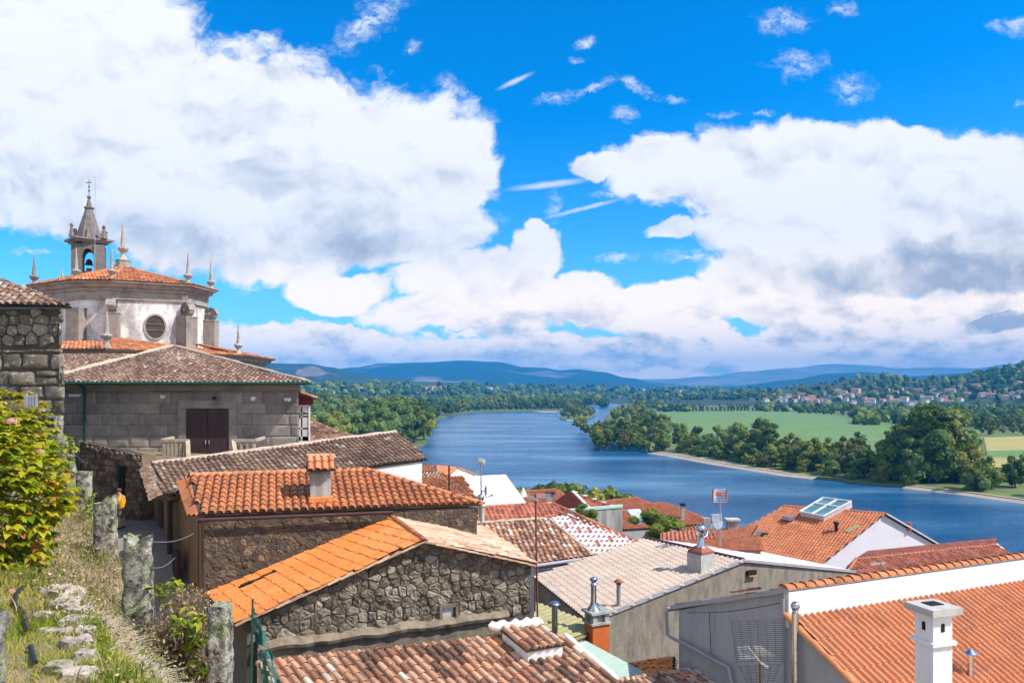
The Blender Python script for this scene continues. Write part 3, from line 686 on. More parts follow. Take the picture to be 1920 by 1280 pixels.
right_px = [(1174, 750.6), (1190, 752.4), (1168, 757), (1148, 764), (1137, 775), (1133, 789), (1140, 803), (1200, 826), (1225, 846), (1290, 857), (1350, 867), (1480, 887), (1590, 899), (1700, 909), (1800, 921), (1920, 936), (2100, 958)]
left_sh = wobble_line([PZ(u, v, LZ) for u, v in left_px], 20, 3, 1)
right_sh = wobble_line([PZ(u, v, LZ) for u, v in right_px], 12, 2.5, 5)
sheet('left_bank', [Vector((-260, 200, 1))]+left_sh+[Vector((1900, 13500, 1)), Vector((-14000, 13500, 1)), Vector((-3000, 200, 1))], M['land'], LZ, skirt=2)
sheet('right_bank', right_sh+[Vector((420, 190, 1)), Vector((5000, 190, 1)), Vector((15000, 13500, 1)), Vector((1905, 13500, 1))], M['land'], LZ, skirt=2)
isl = [PZ(u, v, .8) for u, v in [(1048, 783), (1062, 786.5), (1090, 785), (1112, 780), (1116, 777), (1104, 773), (1060, 774)]]
sheet('island', isl, M['land'], .8, skirt=2)
sheet('sand_spit', [PZ(u, v, .3) for u, v in [(996, 770.6), (1020, 772.6), (1052, 771.2), (1040, 769.8)]], M['sand'], .3, skirt=1)
sheet('island_sand', [PZ(u, v, .2) for u, v in [(1048, 783.5), (1064, 788.5), (1084, 787), (1100, 784), (1075, 783)]], M['sand'], .3, skirt=1)
# sandy strip at the water's edge, right bank
def beach(name, i0, i1, wfun, wet):
    mb = MB(); rows = []
    for k in range(i0, i1):
        a, b = right_sh[k], right_sh[k+1]; d = unit(b-a); nin = Vector((d.y, -d.x, 0))
        nin = nin if nin.y > 0 else -nin
        w = wfun((k-i0)/(i1-i0))*(1+.5*noise.noise(Vector((a.x*.05, a.y*.05, 3))))
        rows.append([Vector((a.x, a.y, 0))-nin*wet*.8+Vector((0, 0, -.2)), Vector((a.x, a.y, LZ*.45))-nin*wet*.2, Vector((a.x, a.y, LZ+.05))+nin*.6, Vector((a.x, a.y, LZ+.12))+nin*w])
    mb.grid(rows, .5, 0, True); return tag(mb.build(name, M['sand']), kind='structure')
def idx(u, v): 
    p = PZ(u, v, LZ); return min(range(len(right_sh)), key=lambda i: (right_sh[i]-p).length)
beach('sand_beach', idx(1222, 846), idx(1600, 900), lambda t: 2.5+7*math.exp(-((t-.35)/.2)**2), 6)
beach('sand_beach', idx(1680, 907), idx(2080, 955), lambda t: 1.6, 4)
# open fields on the right bank
sheet('field', [PZ(u, v, LZ+.3) for u, v in [(1160, 786), (1245, 772.5), (1420, 769.5), (1520, 773), (1600, 781), (1700, 796), (1735, 802), (1720, 838), (1680, 847), (1600, 857), (1480, 846), (1350, 834), (1225, 812)]], M['field'], LZ+.3)
sheet('field', [PZ(u, v, LZ+.3) for u, v in [(1405, 757), (1600, 754), (1560, 768), (1440, 768)]], M['field_yellow'], LZ+.35)
sheet('field', [PZ(u, v, LZ+.3) for u, v in [(1845, 820), (1990, 815), (2000, 842), (1850, 845)]], M['field_yellow'], LZ+.3)
sheet('field', [PZ(u, v, LZ+.3) for u, v in [(1850, 858), (1990, 858), (2000, 880), (1860, 876)]], M['field_yellow'], LZ+.4)
sheet('field', [PZ(u, v, LZ+.3) for u, v in [(1850, 845.2), (1990, 842.2), (1992, 858), (1850, 858)]], M['field'], LZ+.45)
sheet('field', [PZ(u, v, LZ+.3) for u, v in [(1585, 779), (1640, 776), (1720, 784), (1690, 789)]], M['field_yellow'], LZ+.4)

HILLS = {}
def hill(name, ridge, front, back, mat, rough, seed, zb=-2, n=150, rows=26, power=1.6, fr=1.0):
    """a range of hills: crest through the given points, real slopes in front and behind"""
    us = [r[0] for r in ridge]; mb = MB(); grid = []
    crest = []
    for i in range(n):
        u = us[0]+(us[-1]-us[0])*i/(n-1); k = 0
        while k < len(ridge)-2 and us[k+1] < u: k += 1
        t = (u-us[k])/(us[k+1]-us[k]); t = t*t*(3-2*t)
        a, b = ridge[k], ridge[k+1]
        crest.append(P(u, a[1]+(b[1]-a[1])*t, a[2]+(b[2]-a[2])*t))
    for j in range(rows+1):
        s = j/rows*2-1; row = []
        for c in crest:
            dist = front if s < 0 else back
            dr = Vector((c.x, c.y, 0)).normalized()
            p = Vector((c.x, c.y, 0))+dr*dist*s
            prof = max(0, 1-abs(s)**power) if s < 0 else max(0, 1-abs(s)**1.5)
            hgt = c.z-zb
            nzv = noise.fractal(Vector((p.x, p.y, seed*100))*fr/front, .9, 2.1, 6)
            z = zb+hgt*prof+nzv*rough*hgt*(min(1, prof*1.8))*(abs(s) if abs(s) < .5 else .5)*1.4
            p.z = max(zb-5, z); row.append(p)
        grid.append(row)
    mb.grid(grid, .5, 0, True)
    o = tag(mb.build(name, mat, fix=False), kind='structure')
    HILLS[seed] = BVHTree.FromPolygons([tuple(v) for v in mb.v], mb.f)
    return o
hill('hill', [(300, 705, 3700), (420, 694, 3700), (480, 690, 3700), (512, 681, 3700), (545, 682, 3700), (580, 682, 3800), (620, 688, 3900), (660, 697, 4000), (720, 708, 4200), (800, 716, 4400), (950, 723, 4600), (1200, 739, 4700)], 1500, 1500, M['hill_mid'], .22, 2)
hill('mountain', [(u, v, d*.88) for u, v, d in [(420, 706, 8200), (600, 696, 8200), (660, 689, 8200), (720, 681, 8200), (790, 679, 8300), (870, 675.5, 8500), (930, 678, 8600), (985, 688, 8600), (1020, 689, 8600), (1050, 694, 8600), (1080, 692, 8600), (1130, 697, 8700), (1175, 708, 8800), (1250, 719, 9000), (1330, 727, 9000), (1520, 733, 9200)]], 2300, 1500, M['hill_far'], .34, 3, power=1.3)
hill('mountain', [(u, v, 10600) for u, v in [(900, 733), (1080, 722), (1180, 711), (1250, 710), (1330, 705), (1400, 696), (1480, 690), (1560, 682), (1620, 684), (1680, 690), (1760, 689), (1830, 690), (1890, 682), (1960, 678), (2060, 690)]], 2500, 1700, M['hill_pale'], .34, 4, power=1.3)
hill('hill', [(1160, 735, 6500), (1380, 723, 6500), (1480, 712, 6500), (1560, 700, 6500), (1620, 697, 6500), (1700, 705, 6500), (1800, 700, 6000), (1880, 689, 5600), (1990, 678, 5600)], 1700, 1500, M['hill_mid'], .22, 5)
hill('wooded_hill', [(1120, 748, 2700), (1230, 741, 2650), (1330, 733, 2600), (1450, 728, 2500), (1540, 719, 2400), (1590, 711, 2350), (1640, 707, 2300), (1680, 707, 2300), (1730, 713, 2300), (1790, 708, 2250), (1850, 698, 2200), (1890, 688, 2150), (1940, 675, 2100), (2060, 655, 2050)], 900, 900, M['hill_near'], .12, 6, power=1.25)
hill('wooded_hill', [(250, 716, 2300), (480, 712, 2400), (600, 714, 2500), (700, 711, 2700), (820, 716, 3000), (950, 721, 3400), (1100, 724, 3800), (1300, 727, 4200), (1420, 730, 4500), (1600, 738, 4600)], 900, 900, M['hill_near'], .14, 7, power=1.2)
def on_hill(u, v, key=6, off=0):
    o = Vector((0, 0, H)); d = (P(u, v, 1)-o).normalized(); h = HILLS[key].ray_cast(o, d)
    return h[0]-d*off if h[0] else None
# pale quarry face cut into the left hill
qb = MB(); qr = []
for j in range(11):
    row = []; wj = (6, 13, 17, 22, 24, 27, 29, 30, 27, 20, 9)[j]
    for i in range(19):
        x = i/9-1; e = noise.noise(Vector((i*.8, j*.9, 2)))
        u = 582+x*wj+e*4+2*math.sin(j*1.3); v = 685.5+1.9*j*(1+.12*e)+1.4*noise.noise(Vector((i*.7, 3, 1)))+abs(x)*1.5
        p = on_hill(u, v, 2, 14)
        row.append(p if p else P(u, v, 3650))
    qr.append(row)
qb.grid(qr, .5, 0, False); tag(qb.build('quarry_cliff', M['quarry']), kind='structure')
# ------------------------------------------------------------------ trees of the far banks
used = set(); LT = M['leaf_tree']
RB = 'trees along the right river bank'; LB = 'trees along the left river bank'
TR = [tree_proto('riverside_tree', ((.40, .03, 1), (.46, .02, 1), (.34, .03, 1), (.52, .0, 1), (.42, .04, 1), (.38, .02, 1))[i], (20, 24, 18, 24, 20, 18)[i], 110, .034, 11+i,
        (LT, LT, M['leaf_dark'], LT, M['leaf_pale'], M['leaf_yellow'])[i], 'x', 'tree', RB) for i in range(6)]
TALL = [tree_proto('riverside_tree', ((.36, .04, 1), (.42, .02, 1), (.34, .05, 1))[i], 40, 130, .022, 31+i, (M['leaf_dark'], LT, LT)[i], 'x', 'tree', RB) for i in range(3)]
SHRUB = [tree_proto('riverside_shrub', ((.62, .0, 1), (.75, .0, 1), (.55, .0, 1))[i], 14, 120, .055, 41+i, (LT, M['leaf_pale'], M['leaf_yellow'])[i], 'x', 'shrub', 'shrubs at the foot of the right bank trees') for i in range(3)]
TR += [tree_proto('riverside_tree', ((.22, .02, 1), (.52, .10, 1))[i], (22, 16)[i], 120, .034, 71+i, (M['leaf_pale'], LT)[i], 'x', 'tree', RB) for i in range(2)]
KIND_LABEL = ['rounded green tree in the wood along the right river bank', 'broad spreading green tree in the wood along the right river bank', 'dark slender tree in the wood along the right river bank',
              'wide low green tree in the wood along the right river bank', 'pale silvery green tree in the wood along the right river bank', 'yellowing tree in the wood along the right river bank', 'narrow upright tree in the wood along the right river bank', 'open ragged tree in the wood along the right river bank']
def Hr(u):   # how tall the wood stands along the right bank
    pts = [(1135, 13), (1160, 16), (1200, 19), (1230, 18), (1300, 17), (1400, 18), (1440, 22), (1500, 16), (1560, 16), (1650, 19), (1690, 26), (1720, 31), (1790, 31), (1832, 22), (1850, 13), (1870, 11), (2000, 11), (2100, 10)]
    for (a, x), (b, y) in zip(pts, pts[1:]):
        if a <= u <= b: return x+(y-x)*(u-a)/(b-a)
    return 12
rt = random.Random(21); cnt = 0
acc = [0, 0, 0, 0]
for k in range(len(right_sh)-1):
    a, b = right_sh[k], right_sh[k+1]
    if b.y > 1100 or a.x > 205: continue
    d = unit(b-a); nin = Vector((d.y, -d.x, 0)); nin = nin if nin.y > 0 else -nin
    u = U0+F*a.x/a.y; h = Hr(u); bw = 8 if 1225 < u < 1500 else 3
    if u < 1151: continue
    for lay, (off, hf, gap) in enumerate(((bw+1.5, .34, .19), (bw+6, .62, .27), (bw+15, .92, .34), (bw+27, .95, .5))):
        acc[lay] += (b-a).length
        if acc[lay] < gap*h*(.8+.4*rt.random()): continue
        acc[lay] = 0
        p = a+nin*(off+rt.uniform(-3, 3)); h = Hr(max(1136, min(2090, U0+F*p.x/p.y))); hh = h*hf*rt.uniform(.65, 1.25)
        if lay == 0:
            i = rt.choice((0, 0, 1, 2)); put(SHRUB[i], p.x, p.y, LZ, max(3.5, hh), rt.uniform(0, 6.28), used, ('low green shrub at the foot of the right bank wood', 'pale willow shrub at the foot of the right bank wood', 'yellow tinged shrub at the foot of the right bank wood')[i])
        else:
            if h > 21 and lay == 2: i = rt.choice((0, 0, 1, 2)); put(TALL[i], p.x, p.y, LZ, hh, rt.uniform(0, 6.28), used, ('towering dark tree of the tallest clump on the right bank', 'towering broad tree of the tallest clump on the right bank', 'towering narrow tree of the tallest clump on the right bank')[i])
            else:
                i = rt.choice((0, 0, 1, 1, 2, 3, 4, 4, 5, 5, 6, 7)); put(TR[i], p.x, p.y, LZ, hh, rt.uniform(0, 6.28), used, KIND_LABEL[i])
        cnt += 1
for (u, v, h, i) in [(1152, 789, 13, 0), (1160, 781, 12, 1), (1168, 776, 14, 4), (1178, 772, 13, 0), (1190, 769, 14, 2), (1172, 786, 13, 2), (1184, 780, 15, 0), (1196, 776, 14, 1), (1208, 772, 13, 0), (1192, 790, 14, 0), (1206, 783, 15, 2), (1220, 777, 12, 4), (1214, 792, 14, 1), (1228, 784, 10, 0), (1205, 767, 13, 1), (1160, 771, 10, 0)]:
    p = PZ(u, v, LZ); put(TR[i], p.x, p.y, LZ, h*rt.uniform(.9, 1.1), rt.uniform(0, 6.28), used, KIND_LABEL[i])
for (u, v, h, i) in [(1672, 897, 22, 1), (1690, 899, 27, 0), (1706, 896, 30, 1), (1722, 901, 31, 0), (1738, 897, 33, 0), (1752, 902, 31, 1), (1768, 898, 32, 0), (1784, 903, 30, 2), (1796, 899, 27, 1), (1812, 905, 22, 2), (1826, 903, 18, 1), (1730, 889, 33, 0), (1762, 890, 33, 1), (1700, 889, 27, 0)]:
    p = PZ(u, v, LZ); put(TALL[i], p.x, p.y, LZ, h*rt.uniform(.72, .92), rt.uniform(0, 6.28), used, ('towering dark tree of the tallest clump on the right bank', 'towering broad tree of the tallest clump on the right bank', 'towering narrow tree of the tallest clump on the right bank')[i])
# left bank: tall wood coming down to the water, then the long far shore
LBL = ['rounded green tree in the wood on the left bank', 'broad green tree in the wood on the left bank', 'dark tree in the wood on the left bank']
LTREE = [tree_proto('bank_tree', ((.40, .05, 1), (.46, .05, 1), (.36, .05, 1))[i], 34, 120, .026, 51+i, (LT, M['leaf_pale'], M['leaf_dark'])[i], LBL[i], 'tree', LB) for i in range(3)]
for (u, v, h, i) in [(776, 829, 27, 0), (742, 832, 30, 1), (795, 824, 23, 0), (760, 820, 33, 2), (716, 838, 26, 1), (786, 810, 29, 0), (690, 840, 25, 0), (722, 818, 29, 1), (660, 842, 24, 1), (750, 806, 32, 0), (630, 845, 24, 0), (605, 846, 23, 1), (585, 846, 24, 0), (690, 818, 28, 0), (655, 820, 28, 1), (620, 822, 27, 0), (590, 824, 27, 1), (710, 805, 30, 1), (670, 804, 30, 0), (628, 803, 32, 1), (596, 804, 32, 0), (768, 797, 30, 1), (803, 797, 24, 2),
                     (735, 794, 33, 0), (700, 792, 30, 2), (650, 790, 33, 0), (612, 789, 35, 1), (800, 786, 24, 0), (775, 786, 27, 1), (818, 783, 22, 2), (836, 778, 22, 0), (790, 778, 24, 1), (752, 780, 29, 0), (716, 779, 29, 2), (678, 778, 30, 1), (640, 777, 32, 0), (600, 776, 33, 2), (664, 782, 44, 2)]:
    p = PZ(u, v, LZ); o = put(LTREE[i], p.x, p.y, LZ, h*rt.uniform(.92, 1.05), rt.uniform(0, 6.28), used, LBL[i])
    if h == 44: o['label'] = 'tall dark conifer-like tree standing above the left bank wood'; o.scale = (22, 22, 40); del o['group']
rows = [(772.4, 20), (769.5, 23), (766.5, 24)]
for r, (dv, h) in enumerate(rows):
    u = 845
    while u < 1140:
        k = [(845, 776.5), (885, 771), (960, 769.3), (1050, 768), (1085, 762.5), (1140, 753.5)]
        for (a, x), (b, y) in zip(k, k[1:]):
            if a <= u <= b: vs = x+(y-x)*(u-a)/(b-a)
        vv = vs-1-r*2.2
        p = PZ(u, vv, LZ); i = rt.choice((0, 1, 1, 2)); hh = h*rt.uniform(.7, 1.2)*(1 if u < 1060 else .9)
        put(LTREE[i], p.x, p.y, LZ, hh, rt.uniform(0, 6.28), used, ('rounded green tree on the distant stretch of the left bank', 'pale green tree on the distant stretch of the left bank', 'dark tree on the distant stretch of the left bank')[i], 'trees on the distant left bank')
        u += rt.uniform(8, 13)*(1 if u < 1000 else .8)
# island wood
for (u, v, h, i) in [(1056, 781, 12, 1), (1066, 784, 9, 0), (1076, 783, 13, 2), (1086, 782, 14, 0), (1097, 781, 15, 1), (1107, 779, 14, 0), (1112, 777, 12, 2), (1062, 777, 17, 2), (1072, 776, 19, 0), (1083, 776, 18, 1), (1094, 775, 19, 2), (1103, 775, 16, 0), (1068, 774, 20, 1), (1080, 774, 20, 0)]:
    p = PZ(u, v, .8); put(TR[i], p.x, p.y, .8, h*.85, rt.uniform(0, 6.28), used, ('rounded green', 'broad green', 'dark')[i]+' tree on the small wooded river island', 'trees on the river island')
# far side of the green field: poplar row, hedges, single trees
POP = tree_proto('poplar_tree', (.22, .02, 1), 16, 60, .05, 61, M['leaf_dark'], 'small dark poplar in the row behind the green field', 'tree', 'poplars in a row behind the green field')
u = 1232
while u < 1438:
    p = PZ(u, 770.5-.4*math.sin(u), LZ); put(POP, p.x, p.y, LZ, rt.uniform(8, 13) if rt.random() < .75 else 16, rt.uniform(0, 6.28), used); u += rt.uniform(4.5, 9.5)
HEDGE = 'trees on the plain behind the green field'
for (u, v, h, i) in [(1598, 783, 18, 4), (1530, 776, 12, 2), (1545, 777, 11, 0), (1560, 778, 13, 2), (1580, 779, 10, 2), (1620, 780, 12, 2), (1640, 781, 10, 0), (1610, 786, 7, 4), (1690, 792, 15, 0), (1675, 790, 13, 2), (1712, 795, 16, 0), (1470, 765, 6, 2), (1490, 766, 6, 2), (1655, 778, 12, 2), (1670, 778, 12, 0), (1688, 779, 13, 2),
                       (1840, 812, 17, 2), (1855, 815, 15, 5), (1868, 806, 13, 0), (1880, 800, 14, 2), (1895, 803, 13, 5), (1910, 801, 14, 0), (1918, 815, 10, 2), (1900, 812, 8, 4), (1820, 800, 18, 0), (1800, 797, 18, 2), (1921, 872, 7, 2), (1880, 812, 7, 4), (1780, 792, 14, 0), (1760, 790, 14, 2), (1735, 789, 13, 0)]:
    p = PZ(u, v, LZ); put(TR[i], p.x, p.y, LZ, h*rt.uniform(.9, 1.1), rt.uniform(0, 6.28), used, ('rounded green', 'broad green', 'dark', 'wide low', 'pale green', 'yellowing')[i]+' tree standing on the plain behind the right bank', HEDGE)
# everything farther off reads as one mass of wood
wd = MB(); rw = random.Random(3)
def wood(u0, u1, v0, v1, n, h0, h1, z=LZ, key=None):
    for _ in range(n):
        u = rw.uniform(u0, u1); v = v0+(v1-v0)*rw.random()**.8
        p = on_hill(u, v, key) if key else PZ(u, v, z)
        if not p: continue
        h = rw.uniform(h0*.7, h1)*rw.choice((.7, 1, 1, 1.15)); t = rw.uniform(.05, 1)
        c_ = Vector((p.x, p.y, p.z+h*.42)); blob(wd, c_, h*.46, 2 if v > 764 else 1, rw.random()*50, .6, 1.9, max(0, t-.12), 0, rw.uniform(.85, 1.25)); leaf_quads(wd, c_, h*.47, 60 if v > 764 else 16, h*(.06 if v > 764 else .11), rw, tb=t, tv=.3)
wood(560, 1140, 748, 762, 330, 16, 26); wood(560, 1180, 741, 750, 330, 18, 30); wood(1190, 1240, 757, 766, 40, 9, 14); wood(1180, 1520, 747.5, 757, 260, 10, 18)
wood(1420, 1930, 752, 772, 260, 8, 16); wood(1600, 1930, 768, 800, 200, 9, 15); wood(1180, 1930, 741, 750, 330, 12, 24); wood(1235, 1300, 764, 772, 40, 7, 13)
wood(560, 760, 762, 785, 90, 18, 28); wood(1500, 1560, 768, 776, 20, 7, 12)
wood(500, 1140, 722, 742, 520, 12, 24, key=7); wood(1440, 1930, 690, 752, 520, 9, 18, key=6); wood(1640, 1930, 682, 725, 300, 10, 20, key=6); wood(1180, 1450, 736, 750, 170, 10, 20, key=6); wood(1120, 1430, 728, 738, 150, 16, 30, key=7)
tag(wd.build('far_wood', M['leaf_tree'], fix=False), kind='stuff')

# ------------------------------------------------------------------ distant villages
wallm = [mat_plain('house_white', (.78, .76, .73), var=.06, bmp=0), mat_plain('house_cream', (.66, .54, .40), var=.06, bmp=0), mat_plain('house_pink', (.62, .42, .36), var=.06, bmp=0)]
roofm = [mat_plain('roof_red', (.40, .19, .13), var=.15, bmp=0), mat_plain('roof_brown', (.34, .16, .11), var=.15, bmp=0)]
def far_house(w, l, hgt, wm, rm, label, group):
    o = thing('village_house', label, 'house', group=group); mb = MB(); mb.box((0, 0, hgt/2-1), (w, l, hgt+2)); 
    g = w*.26
    for s in (-1, 1): mb.poly([Vector((-w/2, s*l/2, hgt)), Vector((w/2, s*l/2, hgt)), Vector((0, s*l/2, hgt+g))])
    mb.build('wall', wallm[wm], o)
    r = MB(); e = .5
    for s in (-1, 1):
        a = [Vector((0, -l/2-e, hgt+g+.06)), Vector((0, l/2+e, hgt+g+.06)), Vector((s*(w/2+e), l/2+e, hgt-e*g/(w/2)+.06)), Vector((s*(w/2+e), -l/2-e, hgt-e*g/(w/2)+.06))]
        r.prism(a, Vector((0, 0, .22)))
    r.build('roof', roofm[rm], o)
    for (x, y, ax) in ((-w*.22, -l/2-.03, 0), (w*.22, -l/2-.03, 0), (-w/2-.03, -l*.2, 1), (-w/2-.03, l*.2, 1)):
        wb = MB(); wb.box((x, y, hgt*.55), (1.1 if ax == 0 else .06, .06 if ax == 0 else 1.1, 1.5)); wb.build('window', M['dark_glass'], o)
    return o
RV = 'houses of the village on the right hillside'; LV = 'houses scattered below the left hills'
vp = []
for wm, wn in ((0, 'white'), (1, 'cream'), (2, 'pink')):
    for rm, rn in ((0, 'bright orange'), (1, 'brownish')):
        vp.append((far_house(rt.uniform(9, 12), rt.uniform(11, 16), rt.uniform(5.5, 7.5), wm, rm, 'small %s house with %s roof in the village on the right' % (wn, rn), RV), wn, rn))
spots = [(1430, 744), (1442, 750), (1450, 741), (1462, 748), (1470, 753), (1478, 745), (1490, 754), (1493, 748), (1503, 743), (1510, 752), (1520, 749), (1527, 755), (1538, 752), (1551, 756), (1560, 746), (1582, 741), (1586, 752), (1600, 757), (1605, 736), (1612, 743), (1622, 749), (1640, 736), (1647, 741), (1662, 734), (1668, 747), (1680, 739), (1678, 758), (1696, 753), (1700, 741), (1708, 760), (1716, 757), (1722, 735), (1728, 745), (1743, 749), (1756, 744), (1764, 752), (1772, 748), (1782, 738), (1790, 726), (1800, 729), (1806, 724), (1812, 742), (1818, 735), (1826, 746), (1832, 728), (1842, 743), (1850, 722), (1856, 738), (1860, 745), (1870, 740), (1877, 728), (1882, 748), (1890, 735), (1898, 741), (1906, 747), (1910, 724), (1916, 742), (1924, 736), (1570, 750), (1634, 755), (1655, 753), (1547, 740), (1498, 738), (1436, 753), (1410, 751), (1570, 736), (1690, 732), (1750, 735), (1840, 732), (1866, 731), (1735, 757), (1780, 756), (1800, 752), (1594, 745), (1516, 757), (1458, 755), (1626, 759), (1660, 759)]
usedh = set()
for (u, v) in spots:
    p = on_hill(u, v, 6)
    if not p or p.y > 2600: p = PZ(u, max(v, 750), LZ)
    pr, wn, rn = rt.choice(vp[:2]*3+vp[2:4]*2+vp[4:])
    o = pr if pr.name not in usedh else copy_tree(pr); usedh.add(pr.name); s = rt.uniform(.75, 1.25)
    o.location = (p.x, p.y, p.z); o.rotation_euler = (0, 0, rt.uniform(0, 3.1)); o.scale = (s*1.1, s*1.1, s)
for (u, v) in [(646, 731), (652, 732), (668, 730), (676, 731), (690, 731), (798, 729), (805, 728), (811, 730), (826, 729), (834, 729), (840, 730), (912, 730), (920, 731), (1195, 731), (1206, 732), (1268, 733), (1275, 734), (1160, 731), (608, 735), (622, 738), (1432, 748), (1415, 746)]:
    p = on_hill(u, v, 7)
    if not p: continue
    pr, wn, rn = rt.choice(vp[:4]); o = copy_tree(pr); s = rt.uniform(.9, 1.5); o.location = (p.x, p.y, p.z); o.rotation_euler = (0, 0, rt.uniform(0, 3.1)); o.scale = (s, s, s)
    o['label'] = 'tiny %s house with %s roof below the left hills' % (wn, rn); o['group'] = LV
# the air itself
hz = MB(); hz.box((0, 5900, 560/2-5), (30000, 15000, 560+6))
m, nt, b, co = newmat('haze_air'); nt.nodes.remove(b)
pv = N(nt, 'ShaderNodeVolumePrincipled', Density=HAZE); pv.inputs['Color'].default_value = HAZECOL; pv.inputs['Absorption Color'].default_value = (0, 0, 0, 1); pv.inputs['Anisotropy'].default_value = -.15
nt.links.new(pv.outputs[0], nt.nodes['Material Output'].inputs['Volume'])
tag(hz.build('haze', m), kind='stuff')

# ------------------------------------------------------------------ the hillside town
def gz(p):      # the slope of the town down to the river
    pts = [(-20, 27), (20, 27), (35, 26), (50, 24), (80, 20), (100, 15.5), (120, 10), (150, 3), (168, -2), (400, -2)]
    y = p.y
    for (a, x), (b, z) in zip(pts, pts[1:]):
        if a <= y <= b: return x+(z-x)*(y-a)/(b-a)
    return -2
g = MB(); rows = []
for j in range(40):
    y = 12+j*4.2; rows.append([Vector((x, y, gz(Vector((x, y, 0)))+.5*nz((x*.1, y*.1, 4)))) for x in [-300+i*12 for i in range(61)]])
g.grid(rows, .5, 0, True); tag(g.build('town_ground', M['town_soil']), kind='structure')
ZB = lambda p: gz(p)-.6
def bodyq(name, pts, mat, root, zb=None, label=None, inset=.25, drop=.1):
    mb = MB(); mb.skirt(shrink(pts, inset, -drop), zb if zb is not None else ZB); o = mb.build(name, mat, root)
    if label: o['label'] = label
    return o
def gutter(root, a, b, r=.07, mat='brown_metal', name='gutter'):
    mb = MB(); mb.tube([a, b], r, 8); return mb.build(name, M[mat], root)
def pipe(root, pts, r, mat, name='downpipe', n=8):
    mb = MB(); mb.tube(pts, r, n); return mb.build(name, M[mat], root)
rnd0 = random.Random(5)
def oldtint(base, amp, white=.012):
    def f(i, k, u, v, rnd):
        if rnd.random() < white: return 1
        return base+amp*(rnd.random()-.5)+.35*noise.noise(Vector((u*.35, v*.35, base*9)))
    return f

# ---- the long old house along the lane (dark canal tiles)
A, B, D = P(285, 870, 35.5), P(742, 810, 44), P(305, 927, 33); pl = plane(A, B, D); C = on(802, 860, pl)
BL, BR = P(266, 898, 38), B+(B-C)*.75; BR.z = C.z+.2
t = thing('lane_house', 'long old house with weathered brown tiled roof behind the bright orange roof', 'house', (A.x, A.y, 32))
mb = MB(); tile_roof(mb, [A, B, C, D], (3, 2), pitch=.25, row=.38, seed=3, sag=.07, tint=oldtint(.42, .6, .035))
tile_roof(mb, [A, B, BR, BL], (3, 2), pitch=.25, row=.38, seed=4, sag=.05, tint=oldtint(.42, .6))
w_ = Vector((-.48, -.12, -.22)); tile_roof(mb, [A, D, D+w_, A+w_], (3, 2), pitch=.2, row=.3, seed=5, sag=.02, tint=oldtint(.7, .5), deck=.04, rise=.5)
mb.build('roof', [M['tile_old'], M['deck']], t)
mb = MB(); caps(mb, A, B, .13, .42, 3); mb.tube([lerp(A, B, k/30)+Vector((0, 0, .02+.02*math.sin(k*1.7))) for k in range(31)], .12, 8, .9); mb.build('ridge_cap', M['mortar_pale'], t)
bodyq('wall', [D, C, B, BR, BL, A], M['plaster_ochre'], t, 28, inset=.35, drop=.14)
mb = MB(); s0, s1 = lerp(D, C, .70), C; off = Vector((s1.y-s0.y, -(s1.x-s0.x), 0)).normalized()
a_, b_ = shrink([D, C, B, BR, BL, A], .31)[0], shrink([D, C, B, BR, BL, A], .31)[1]; a_ = lerp(a_, b_, .55)
mb.prism([Vector((a_.x, a_.y, 30)), Vector((b_.x, b_.y, 30)), b_+Vector((0, 0, -.13)), a_+Vector((0, 0, -.13))], -off*.02)
mb.build('plaster_wall', M['plaster_white'], t)['label'] = 'white plastered end of the long old house'
e1_, e2_ = shrink([D, C, B, BR, BL, A], .30)[1], shrink([D, C, B, BR, BL, A], .30)[2]
mb = MB(); mb.prism([Vector((e1_.x, e1_.y, 30)), Vector((e2_.x, e2_.y, 30)), e2_+Vector((0, 0, -.16)), e1_+Vector((0, 0, -.13))], Vector((.02, -.01, 0))); mb.build('end_wall', M['plaster_white'], t)
pipe(t, [P(268, 905, 37.3), P(268, 1010, 37.3)], .09, 'black_metal')
g_ = shrink([D, C, B, BR, BL, A], .35); h0, h1 = g_[0], g_[4]; dd_ = unit(Vector((h1.x-h0.x, h1.y-h0.y, 0))); on_ = Vector((-abs(dd_.y), -abs(dd_.x), 0)); dm = MB(); a_ = Vector((h0.x, h0.y, 0))+dd_*1.9; b_ = a_+dd_*.9; dm.prism([Vector((a_.x, a_.y, 31)), Vector((b_.x, b_.y, 31)), Vector((b_.x, b_.y, 34.9)), Vector((a_.x, a_.y, 34.9))], on_*.03); dm.build('door', M['dark_wood'], t)

# ---- bright orange canal roof with the tiled chimney
A, D, Br = P(357, 891, 31.6), P(372, 964, 28.4), P(687, 880, 33.9); pl = plane(A, D, Br); C = on(905, 944, pl)
t = thing('lane_house', 'stone house with bright orange half-round tiles and a tile-topped chimney', 'house', (D.x, D.y, 31.5))
A2, D2 = P(331, 902, 31.9), P(352, 966, 28.8)
mb = MB(); tile_roof(mb, [A, Br, C, D], (3, 2), pitch=.30, row=.42, seed=11, sag=.02, rise=1.15, jit=.3, tint=lambda i, k, u, v, r: .45+.5*(r.random()-.5)+.25*noise.noise(Vector((u*.5, v*.5, 1))))
tile_roof(mb, [A, D, D2, A2], (3, 2), pitch=.27, row=.42, style='roman', seed=12, sag=0, deck=.05, rise=.45, tint=lambda i, k, u, v, r: .6+.2*r.random())
back = [Vector((C.x-.2, C.y+1.2, C.z)), P(316, 934, 33.6)]
G1 = Br+(Br-C)*.2; G1 = Vector((C.x-3.2, C.y+3.4, C.z)); G2 = P(318, 934, 34.0)
tile_roof(mb, [A, Br, G1, G2], (3, 2), pitch=.30, row=.42, seed=13, sag=.02, rise=1.1)
